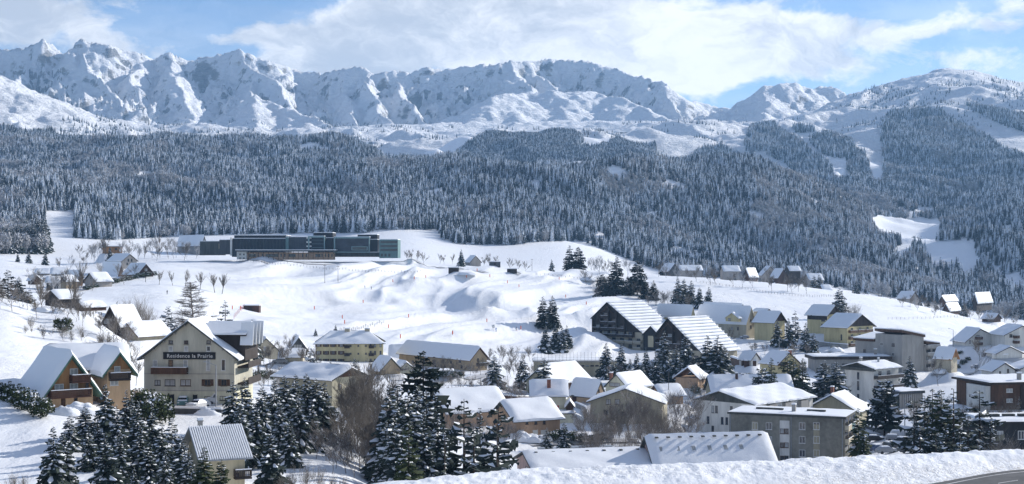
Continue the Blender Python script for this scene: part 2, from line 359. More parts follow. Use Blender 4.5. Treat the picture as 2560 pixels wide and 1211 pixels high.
# the high ridges: polylines with flanks
RIDGES = [
 ([(-420,70,5600),(-200,100,5600),(0,122,5500),(60,118,5500),(110,99,5500),(160,130,5550),(210,97,5500),(270,112,5520),(330,130,5600),(365,145,5650),(420,128,5650),(470,152,5700),(520,142,5700),(600,127,5700),(650,143,5700),(690,155,5720),(760,178,5750),(840,176,5700),(900,162,5600),(930,182,5600),(975,176,5650),(1020,176,5650),(1045,165,5650),(1110,170,5700),(1180,164,5700),(1230,160,5650),(1270,146,5650),(1330,150,5750),(1400,143,5850),(1470,155,5850),(1560,182,5700),(1625,190,5500),(1655,208,5450),(1678,240,5450)], 1.35, 170, .36, 1.0),
 ([(1678,240,5450),(1700,262,5900),(1740,252,6300),(1780,262,6300),(1830,276,6300),(1880,330,6300)], .6, 100, .5, .5),
 ([(60,118,5500),(40,180,5200),(60,250,4950)], 1.3, 90, .45, 1.0),
 ([(210,97,5500),(255,170,5250),(300,250,5000)], 1.4, 110, .5, 1.0),
 ([(330,130,5600),(345,190,5300),(300,290,4950)], 1.3, 100, .5, 1.0),
 ([(420,128,5650),(450,185,5350),(480,235,5100)], 1.1, 90, .5, 1.0),
 ([(600,127,5700),(680,165,5450),(735,225,5150),(745,260,5000)], 1.3, 100, .5, 1.0),
 ([(650,143,5700),(630,190,5400),(600,240,5150)], 1.0, 70, .5, 1.0),
 ([(657,240,4900),(700,262,4780),(760,290,4600),(850,325,4300)], .62, 120, .35, .25),
 ([(657,240,4900),(645,275,4650),(640,330,4350)], .62, 120, .4, .25),
 ([(840,176,5700),(880,225,5350),(890,285,5000)], 1.3, 90, .5, 1.0),
 ([(900,162,5600),(940,220,5300),(985,300,4900)], 1.4, 90, .5, 1.0),
 ([(975,176,5650),(1030,225,5350),(1058,270,5080)], 1.4, 90, .5, 1.0),
 ([(1270,146,5650),(1320,185,5450),(1330,212,5300)], 1.1, 70, .5, 1.0),
 ([(1330,150,5750),(1400,200,5450)], 1.0, 70, .5, 1.0),
 ([(1230,240,5050),(1330,228,5250),(1480,228,5300),(1560,250,5150),(1640,290,4950),(1760,320,4700)], .5, 200, .42, .12),
 ([(1560,182,5700),(1620,235,5350),(1690,290,5000)], 1.1, 90, .5, .9),
 ([(1655,208,5450),(1700,250,5200),(1760,300,4950)], 1.2, 90, .5, .9),
 ([(1790,300,5300),(1850,258,5350),(1905,218,5300),(1960,210,5400),(2005,210,5450),(2040,226,5600),(2050,210,5650),(2062,208,5650),(2075,226,5650),(2115,238,5700),(2200,270,5700)], .75, 150, .4, .45),
 ([(1905,218,5300),(1930,262,5050),(1900,300,4800)], .6, 120, .4, .4),
 ([(-420,40,3900),(-150,110,3950),(0,192,3900),(60,235,3850),(120,280,3750),(185,322,3600)], .55, 160, .4, .15),
 ([(0,192,3900),(40,260,3650),(60,330,3350)], .5, 100, .45, .15),
 ([(2120,238,4700),(2200,214,4700),(2260,200,4750),(2330,184,4750),(2345,172,4750),(2370,170,4750),(2405,178,4750),(2480,198,4800),(2560,212,4850),(2980,260,4900)], .5, 200, .42, .4),
 ([(2370,170,4750),(2300,225,4350),(2230,290,3900),(2160,340,3500),(2080,400,3200)], .42, 140, .36, .3),
 ([(2200,214,4700),(2120,262,4400),(2000,300,4150),(1880,330,3900)], .4, 120, .33, .25),
]
R0 = iN + int(np.searchsorted(MIDR, 2600)); Zm = Z[R0:].copy(); Xm = XX[R0:]; Ym = YY[R0:]
wx = Xm + fbm(Xm / 260, Ym / 260, 4, 61, .55) * 30; wy = Ym + fbm(Xm / 240, Ym / 240, 4, 67, .58) * 58
relief = np.zeros_like(Zm)
for ri, (pts, s1, d1, s2, rough) in enumerate(RIDGES):
    spur = rough >= .9 and ri > 1
    pw = [((a - CX) / F * c, c, (HY - b) / F * c - (28 + 14 * k if spur else 0)) for k, (a, b, c) in enumerate(pts)]
    best = np.full_like(Zm, -1e9); dm = np.full_like(Zm, 1e9)
    for (x0, y0, z0), (x1, y1, z1) in zip(pw[:-1], pw[1:]):
        ex, ey = x1 - x0, y1 - y0; L2 = ex * ex + ey * ey
        t = np.clip(((wx - x0) * ex + (wy - y0) * ey) / L2, 0, 1)
        d = np.hypot(wx - x0 - t * ex, wy - y0 - t * ey); dm = np.minimum(dm, d)
        best = np.maximum(best, z0 + t * (z1 - z0) - s1 * np.minimum(d, d1) - s2 * np.maximum(d - d1, 0))
    up = best > Zm
    k = 14.0; h = np.clip((best - Zm) / k, -1, 1)
    Zn = np.where(best - Zm > k, best, np.where(best - Zm < -k, Zm, Zm + (best - Zm + k) ** 2 / (4 * k)))
    rough = rough * np.clip(dm / 125, .09 if rough > .3 else .6, 1)
    relief = np.where(up, rough * np.clip((best - Zm) / 25, 0, 1) + relief * (1 - np.clip((best - Zm) / 25, 0, 1)), relief)
    Zm = Zn
relief = np.maximum(relief, .06 * sstep(3600, 4300, Ym))
a = math.radians(-28); ax_ = Xm * math.cos(a) + Ym * math.sin(a); ay_ = -Xm * math.sin(a) + Ym * math.cos(a)
rn = ridged(ax_ / 150 + fbm(Xm/200, Ym/200, 2, 71) * .3, ay_ / 330, 5, 73, .55) - 1.0
rn2 = ridged(Xm / 60, Zm / 45 + Ym / 90, 4, 79, .55) - .9
strat = fbm(Xm / 500, Zm / 26 + Xm / 900, 3, 83)
rn3 = ridged(Xm / 34 + Zm / 60, Zm / 30 + Ym / 45, 4, 87, .6) - .9
tz = Zm / 62 + fbm(Xm / 420, Ym / 420, 3, 88) * 1.2; terr = (np.floor(tz) + sstep(.30, .78, tz - np.floor(tz)) - tz) * 62 * .42
Zm += relief * (rn * 46 + rn2 * 24 + rn3 * 10 + strat * 10 + terr)
Zm += sstep(3300, 3700, Ym) * (fbm(Xm / 90, Ym / 90, 5, 91) * 5 + fbm(Xm / 24, Ym / 24, 3, 95) * 1.5)
Z[R0:] = Zm

def gz(px, Y):
    """ground height at bearing px and distance Y (bilinear)"""
    px = np.asarray(px, float); Y = np.asarray(Y, float)
    c = np.clip((px - PX[0]) / (PX[1] - PX[0]), 0, NC - 1.001); ci = c.astype(int); cf = c - ci
    r = np.clip(np.searchsorted(YR, Y) - 1, 0, len(YR) - 2); rf = np.clip((Y - YR[r]) / (YR[r + 1] - YR[r]), 0, 1)
    return (Z[r, ci] * (1 - cf) + Z[r, ci + 1] * cf) * (1 - rf) + (Z[r + 1, ci] * (1 - cf) + Z[r + 1, ci + 1] * cf) * rf
def gxy(x, y): return float(gz(CX + F * x / y, y))
def make_pad(X0, Y0, c, s_, w, d, z, soft=4.5):
    """level the ground under a rotated rectangle"""
    ox, oy = XX[:iN] - X0, YY[:iN] - Y0; u_ = ox * c + oy * s_; v_ = -ox * s_ + oy * c
    q = np.hypot(np.maximum(np.maximum(-u_, u_ - w), 0), np.maximum(np.maximum(-v_, v_ - d), 0)); m = q < soft + 1
    if m.any(): t = 1 - sstep(1, 1 + soft, q[m]); Zv = Z[:iN]; Zv[m] = Zv[m] * (1 - t) + z * t

def ground_materials():
    m = bpy.data.materials.new('field_snow'); m.use_nodes = True; q = NG(m.node_tree); b = q.n['Principled BSDF']
    pos = q.node('ShaderNodeNewGeometry').outputs['Position']
    big = q.noise(pos, .03, 5, .6); med = q.noise(q.scale(pos, (1, .45, 1)), .35, 5, .6); fine = q.noise(pos, 1.6, 4, .65); tr = q.noise(pos, .9, 2, .8, 1.5)
    tracks = q.ramp(q.math('ABSOLUTE', q.sub(tr, .5)), 0, .03, 1, 0)
    rough = q.ramp(big, .48, .62)
    col = q.mix(q.add(q.mul(big, .5), q.mul(fine, .5)), (.79, .81, .845, 1), (.885, .89, .90, 1))
    ga = q.node('ShaderNodeAttribute'); ga.attribute_name = 'grit'; gr = q.math('MULTIPLY', ga.outputs['Fac'], q.ramp(q.noise(pos, 3.5, 5, .7), .42, .7))
    col = q.mix(q.math('MINIMUM', gr, .75), col, (.42, .38, .32, 1))
    q.l.new(col, b.inputs['Base Color']); b.inputs['Roughness'].default_value = .5; b.inputs['Specular IOR Level'].default_value = .4
    h = q.add(q.mul(med, .42), q.mul(q.mul(fine, .20), q.add(rough, .35))); h = q.sub(h, q.mul(q.mul(tracks, .08), rough))
    bp = q.node('ShaderNodeBump'); bp.inputs['Strength'].default_value = .8; bp.inputs['Distance'].default_value = 1.0
    q.l.new(h, bp.inputs['Height']); q.l.new(bp.outputs[0], b.inputs['Normal'])
    MT['field'] = m
    m = bpy.data.materials.new('mountain_snow_and_rock'); m.use_nodes = True; q = NG(m.node_tree); b = q.n['Principled BSDF']
    ge = q.node('ShaderNodeNewGeometry'); pos = ge.outputs['Position']; nz = q.xyz(ge.outputs['Normal'])[2]
    n1 = q.noise(q.scale(pos, (1, 1, 1.6)), .02, 8, .66); n2 = q.noise(pos, .006, 4, .5); n3 = q.noise(q.scale(pos, (1, 1, 3.0)), .05, 6, .7)
    f = q.add(nz, q.mul(q.sub(n1, .5), .9)); f = q.add(f, q.mul(q.sub(n2, .5), .7))
    rock = q.ramp(f, .33, .50, 1, 0)
    rc = q.mix(q.ramp(n3, .3, .7), (.13, .14, .16, 1), (.30, .295, .29, 1))
    rc = q.mix(q.ramp(n2, .5, .65), rc, (.30, .27, .23, 1))
    sn = q.mix(n3, (.78, .80, .84, 1), (.88, .885, .90, 1))
    q.l.new(q.mix(rock, sn, rc), b.inputs['Base Color']); b.inputs['Roughness'].default_value = .7; b.inputs['Specular IOR Level'].default_value = .25
    bp = q.node('ShaderNodeBump'); bp.inputs['Strength'].default_value = 1.0; bp.inputs['Distance'].default_value = 1.0
    q.l.new(q.add(q.mul(n1, 22.0), q.mul(n3, 10.0)), bp.inputs['Height']); q.l.new(bp.outputs[0], b.inputs['Normal'])
    MT['mountain'] = m
ground_materials()
def grid_object(name, r0, r1, m, label):
    V = np.stack([XX[r0:r1], YY[r0:r1], Z[r0:r1]], -1).reshape(-1, 3); nr = r1 - r0
    i = (np.arange(nr - 1)[:, None] * NC + np.arange(NC - 1)[None, :]).ravel()
    Fq = np.stack([i, i + 1, i + NC + 1, i + NC], 1)
    me = npmesh(name, V, Fq, [m], smooth=True)
    if r0 == 0: at = me.attributes.new('grit', 'FLOAT', 'POINT'); at.data.foreach_set('value', GRIT[r0:r1].astype(np.float32).ravel())
    o = link(name, me); tag(o, label, kind='structure'); return o
# ------------------------------------------------------------------ tree shapes (unit-free: built in metres, scaled when placed)
def spruce(name, H, R, seed, snow=.75, tiers=26, droop=.45, irregular=.18, base=.06, per=9, power=.85, mats=None, skew=0):
    """tapered trunk, whorls of drooping boughs each with needles hanging below and snow lying on top"""
    rd = random.Random(seed); V = []; Fc = []; M = []
    def q(pts, m):
        b = len(V); V.extend(pts); Fc.append(list(range(b, b + len(pts)))); M.append(m)
    n = 6; rt = H * .014 + .05
    for i in range(n):
        a0, a1 = 2*math.pi*i/n, 2*math.pi*(i+1)/n
        q([(rt*math.cos(a0), rt*math.sin(a0), 0), (rt*math.cos(a1), rt*math.sin(a1), 0), (.02*math.cos(a1), .02*math.sin(a1), H*.985), (.02*math.cos(a0), .02*math.sin(a0), H*.985)], 2)
    for k in range(tiers):
        t = base + (1 - base) * ((k + rd.random() * .5) / tiers) ** .95
        if t > .985: continue
        z0 = t * H; L = R * (1 - t) ** power * (.93 + .14 * rd.random()) + R * .035
        if base > .2: L *= min(1, .55 + (t - base) * 3)
        m = max(4, int(per * (.45 + .55 * (1 - t)))); gap = rd.random() * 6.28; snk = snow * rd.uniform(.55, 1.2)
        off = rd.random() * 6.28
        for j in range(m):
            az = off + 2 * math.pi * j / m + rd.uniform(-.25, .25); ca, sa = math.cos(az), math.sin(az)
            if rd.random() < .07: continue
            z0 = t * H + rd.uniform(-.5, .5) * H / tiers
            l = L * (1 + rd.uniform(-irregular, irregular) + .12 * math.cos(az - gap)); dr = droop * (1.15 - t) * rd.uniform(.75, 1.3)
            lift = .25 * t
            w = l * rd.uniform(.20, .30) + .08
            pr = []
            for s in (0.08, .42, .78, 1.0):
                r = l * s; z = z0 + r * lift - dr * l * s * s * .95 + (.10 * l * max(0, s - .7))
                ww = w * (.35, 1.0, .85, .08)[(0.08, .42, .78, 1.0).index(s)]
                pr.append((r, z, ww))
            def pt(r, z, o): return (r * ca - o * sa, r * sa + o * ca, z)
            sag = w * .55
            for (r0, zz0, w0), (r1, zz1, w1) in zip(pr[:-1], pr[1:]):
                for sd in (-1, 1):
                    a_, b_ = pt(r0, zz0, 0), pt(r1, zz1, 0); c_ = pt(r1, zz1 - sag * w1 / w, sd * w1); d_ = pt(r0, zz0 - sag * w0 / w, sd * w0)
                    q([a_, b_, c_, d_] if sd > 0 else [a_, d_, c_, b_], 0)
            # hanging needle sprays along the edge
            for s in (.35, .6, .85):
                r = l * s; z = z0 + r * lift - dr * l * s * s * .95 - sag * .6; sd = rd.choice((-1, 1)); o = w * .75 * sd
                q([pt(r - .10 * l, z, o * .6), pt(r + .10 * l, z - .02 * l, o), pt(r + rd.uniform(-.03, .08) * l, z - rd.uniform(.16, .34) * w - .12 * l, o * 1.25)], 0)
            if rd.random() < snk:
                th = .02 + .05 * w; sw = rd.uniform(.3, .85); s0 = rd.uniform(.1, .55); s1 = min(1.02, s0 + rd.uniform(.3, .7))
                st = [s0, (s0 + s1) / 2, s1]; sp = []
                for s in st:
                    r = l * s; z = z0 + r * lift - dr * l * s * s * .95 + .10 * l * max(0, s - .7) + th
                    ww = w * sw * (.4, 1.0, .15)[st.index(s)]; sp.append((r, z, ww))
                for (r0, zz0, w0), (r1, zz1, w1) in zip(sp[:-1], sp[1:]):
                    for sd in (-1, 1):
                        a_, b_ = pt(r0, zz0 + th, 0), pt(r1, zz1 + th, 0); c_ = pt(r1, zz1 - sag * w1 / w, sd * w1); d_ = pt(r0, zz0 - sag * w0 / w, sd * w0)
                        q([a_, b_, c_, d_] if sd > 0 else [a_, d_, c_, b_], 1)
    mt = mats or [MT['needle'], MT['snowclump'], MT['bark']]
    return npmesh(name, V[24:], [[i - 24 for i in f] for f in Fc[6:]], mt, M[6:]), npmesh('trunk', V[:24], Fc[:6], [mt[2]])
def far_spruce(name, seed, snowy=True, mats=None):
    rd = random.Random(seed); V = []; Fc = []
    n = 8; T = 8
    for k in range(T):
        t0 = .06 + .86 * k / T; r = .165 * (1 - t0) ** .9 + .008; z0 = t0; z1 = min(1.0, t0 + .20 * (1.15 - t0) + .05)
        off = rd.random() * 6; b = len(V); V.append((0, 0, z1))
        for j in range(n * 2):
            a = off + math.pi * j / n; rr = r * ((1.0 + rd.uniform(-.25, .2)) if j % 2 else .45); V.append((rr * math.cos(a), rr * math.sin(a), z0 - (.03 if j % 2 else -.05) + rd.uniform(-.012, .012)))
        for j in range(n * 2): Fc.append([b, b + 1 + j, b + 1 + (j + 1) % (n * 2)])
    return npmesh(name, V, Fc, mats or [MT['needle_far']])
def bare(name, H, seed, spread=.55, levels=4, mats=None, stems=1, trunk=.22, kids=(8, 7, 6, 5), thick=.013, up=.25, flat=1.0, lf=1.0):
    """trunk, limbs and twigs as thin tapered tubes"""
    rd = random.Random(seed); V = []; Fc = []
    def seg(a, b_, ra, rb):
        d = (b_ - a); 
        if d.length < 1e-5: return
        d.normalize(); e = d.orthogonal().normalized(); f = d.cross(e); k = len(V)
        for i in range(3):
            c, s = math.cos(2.094 * i), math.sin(2.094 * i); V.append(tuple(a + (e * c + f * s) * ra)); 
        for i in range(3):
            c, s = math.cos(2.094 * i), math.sin(2.094 * i); V.append(tuple(b_ + (e * c + f * s) * rb))
        for i in range(3):
            j = (i + 1) % 3; Fc.append([k + i, k + j, k + 3 + j, k + 3 + i])
    tV = []; tF = []
    def grow(a, d, L, r, lev):
        nv, nf = len(V), len(Fc)
        n = 3 if lev < 2 else 2; p = a.copy(); nodes = []
        for i in range(n):
            dn = (d + Vector((rd.uniform(-1, 1), rd.uniform(-1, 1), rd.uniform(-.3, 1) * up)) * .22).normalized()
            p2 = p + dn * L / n; r2 = r * (1 - .75 * (i + 1) / n); seg(p, p2, r * (1 - .75 * i / n), r2); nodes.append((p, p2, r * (1 - .6 * i / n))); p = p2; d = dn
        if lev == 0 or (stems > 1 and lev == 1):
            k = len(tV); tV.extend(V[nv:]); tF.extend([[i - nv + k for i in f] for f in Fc[nf:]]); del V[nv:]; del Fc[nf:]
        if lev >= levels: return
        for k in range(kids[lev]):
            t = rd.uniform(trunk if lev == 0 else .2, 1.0); i = min(n - 1, int(t * n)); q0, q1, rr = nodes[i]; s = q0.lerp(q1, t * n - i)
            az = rd.uniform(0, 6.28); side = Vector((math.cos(az), math.sin(az), rd.uniform(-.1, .6)))
            if lev > 0: side = (side + d * .9)
            nd = (d * (1 - spread) + side.normalized() * spread + Vector((0, 0, up * .5))).normalized(); nd.z *= flat
            grow(s, nd.normalized(), L * rd.uniform(.42, .68) * ((1.15 - .35 * t) * lf * ((1.25 - t) if lf < 1 else 1) if lev == 0 else 1), max(rr * .55, thick * H * .11), lev + 1)
    for s in range(stems):
        az = rd.uniform(0, 6.28); lean = .28 if stems > 1 else .05
        d = Vector((math.cos(az) * lean * rd.uniform(.3, 1.6), math.sin(az) * lean * rd.uniform(.3, 1.6), 1)).normalized()
        grow(Vector((rd.uniform(-.3, .3), rd.uniform(-.3, .3), 0)) * (stems > 1), d, H * (.62 if stems == 1 else rd.uniform(.5, .75)), thick * H * (.9 if stems == 1 else .45), 0 if stems == 1 else 1)
    zs = max(v[2] for v in V); k = H / zs
    return npmesh(name, [(x * k, y * k, z * k) for x, y, z in V], Fc, mats or [MT['twig']]), npmesh('trunk', [(x * k, y * k, z * k) for x, y, z in tV], tF, mats or [MT['twig']])
def leafy(name, H, R, seed, n=1500, mats=None, sz=.5, lobes=9):
    """evergreen shrub or broad pine: many small tufts through the volume of uneven lobes, on a stem"""
    rd = random.Random(seed); V = []; Fc = []; M = []
    L = [(Vector((rd.uniform(-1, 1) * R * .6, rd.uniform(-1, 1) * R * .6, H * rd.uniform(.3, .85))), R * rd.uniform(.35, .6)) for _ in range(lobes)]
    for i in range(n):
        c, r = rd.choice(L); d = Vector((rd.gauss(0, 1), rd.gauss(0, 1), rd.gauss(0, .8))).normalized(); p = c + d * r * rd.uniform(.55, 1.05)
        if p.z < .1: continue
        e = Vector((rd.uniform(-1, 1), rd.uniform(-1, 1), rd.uniform(-.5, .5))).normalized() * sz * rd.uniform(.5, 1); f = (d.cross(e).normalized() + Vector((0, 0, rd.uniform(-.4, .4)))) * sz * .5
        b = len(V); V += [tuple(p - e * .5), tuple(p + f), tuple(p + e * .6), tuple(p - f * .6)]; Fc.append([b, b+1, b+2, b+3]); M.append(1 if (d.z > .25 and rd.random() < .35) else 0)
    mb = MB(); mb.tube((0, 0, 0), (0, 0, H * .6), H * .02, H * .01, 5)
    for c, r in L: mb.tube((0, 0, H * .2), tuple(c), H * .009, H * .004, 4)
    mt = mats or [MT['needle_green'], MT['snowclump'], MT['bark']]
    return npmesh(name, V, Fc, mt, M), npmesh('stem', mb.V, mb.F, [mt[2]])

SP = [spruce('spruce_boughs', 10, 3.1, 1, .9, 30, .6, .3), spruce('spruce_boughs', 10, 2.7, 2, .8, 34, .55, .35), spruce('spruce_boughs', 10, 3.5, 3, .95, 28, .7, .3), spruce('spruce_boughs', 10, 2.9, 4, .7, 32, .5, .4)]
SP_THIN = [spruce('young_spruce_boughs', 10, 1.7, 5, .7, 22, .35, .2, .04, 7), spruce('young_spruce_boughs', 10, 1.9, 6, .6, 20, .5, .25, .05, 7)]
GRN = [needle for needle in [[MT['needle_green'], MT['snowclump'], MT['bark']]]][0]
SP_GREEN = [spruce('green_spruce_boughs', 10, 2.3, 8, .35, 26, .4, .3, .05, 8, .75, GRN), spruce('green_spruce_boughs', 10, 2.6, 9, .3, 22, .35, .35, .08, 8, .7, GRN)]
SP_OPEN = [spruce('sparse_fir_boughs', 10, 2.4, 12, .5, 15, .18, .3, .1, 7, .7), spruce('sparse_fir_boughs', 10, 2.8, 13, .45, 13, .12, .35, .12, 7, .6)]
DRK = [MT['needle_dark'], MT['snowclump'], MT['bark']]
SP_DARK = [spruce('dark_fir_boughs', 10, 3.0, 14, .06, 26, .3, .3, .14, 9, .62, DRK), spruce('dark_fir_boughs', 10, 2.7, 15, .08, 26, .35, .3, .06, 9, .7, DRK)]
SP_SNOW = [spruce('snow_laden_boughs', 10, 3.2, 16, .97, 22, .6, .25, .04, 9, .8)]
PINE = [spruce('broad_pine_boughs', 10, 3.6, 17, .6, 20, .15, .35, .20, 9, .42, [MT['needle'], MT['snowclump'], MT['bark']])]
BR = [bare('bare_branches', 8, s, sp) for s, sp in ((21, .55), (22, .6), (23, .5))]
BRS = [bare('snowy_branches', 8, s, sp, mats=[MT['twig_snowy']]) for s, sp in ((24, .6), (25, .65), (26, .55))]
BRU = [bare('bare_shrub_stems', 5, s, .45, 4, stems=9, kids=(5, 7, 6, 5), thick=.010) for s in (31, 32)]
BRUS = [bare('snowy_shrub_stems', 5, 33, .6, 4, stems=8, thick=.010, kids=(5, 7, 6, 5), mats=[MT['twig_snowy']])]
LARCH = [bare('larch_branches', 10, 41, .85, 3, kids=(90, 8, 5), trunk=.12, up=.0, flat=.5, thick=.012, lf=.45)]
POLL = [bare('pollard_branches', 8, 51, .42, 4, kids=(9, 6, 5, 3), trunk=.32, up=.5, thick=.022), bare('pollard_branches', 8, 52, .42, 4, kids=(9, 6, 5, 3), trunk=.32, up=.5, thick=.022)]
FROSTED = [bare('frosted_branches', 8, s, .6, 4, mats=[MT['frost']], kids=(7, 7, 6, 5), thick=.014) for s in (61, 62)]
SHRUB = [leafy('evergreen_shrub', 5, 2.6, 71)]
HEDGE = [leafy('snowy_hedge_bush', 3, 2.0, 72, 900, [MT['needle_green'], MT['snowclump'], MT['bark']], .45, 12)]
BARE_KINDS = [BR, BRS, BRU, BRUS, LARCH, POLL, FROSTED]
trng = random.Random(99)
MESHH = {}
for lst, hh in ([(l, 10) for l in (SP, SP_THIN, SP_GREEN, SP_OPEN, SP_DARK, SP_SNOW, PINE, LARCH)] + [(l, 8) for l in (BR, BRS, POLL, FROSTED)] + [(l, 5) for l in (BRU, BRUS, SHRUB)] + [(HEDGE, 3)]):
    for m in lst: MESHH[m[0].name] = hh
def tree(name, kinds, px, top, Y, label, cat='tree', group=None, h=None, wide=1.0):
    """stands on the ground at bearing px and distance Y, tall enough to reach the line of sight through (px, top)"""
    zg = float(gz(px, Y)); H = h if h else max(1.2, (HY - top) / F * Y - zg)
    cr, tk = trng.choice(kinds); s = H / MESHH[cr.name]
    w = min(s * wide * trng.uniform(.92, 1.08), s * 1.5)
    o = link(name, None, None, ((px - CX) / F * Y, Y, zg - .15), (0, 0, trng.uniform(0, 6.28)), (w, w, s)); tag(o, label, cat, group)
    link('crown', cr, o); link(tk.name.split('.')[0], tk, o); return o
ORD = 'leftmost,second,third,fourth,fifth,sixth,seventh,eighth,ninth,tenth,eleventh,twelfth,thirteenth,fourteenth,fifteenth,sixteenth,seventeenth,eighteenth,nineteenth,twentieth'.split(',')
def nth(lab, i, n):
    if n < 2: return lab
    if i == 0: return lab + ', leftmost of them'
    j = n - 1 - i
    if j == 0: return lab + ', rightmost of them'
    o = ORD[i] if i <= j else ORD[min(j, 19)]
    return lab + (', %s from left' if i <= j else ', %s from right') % o
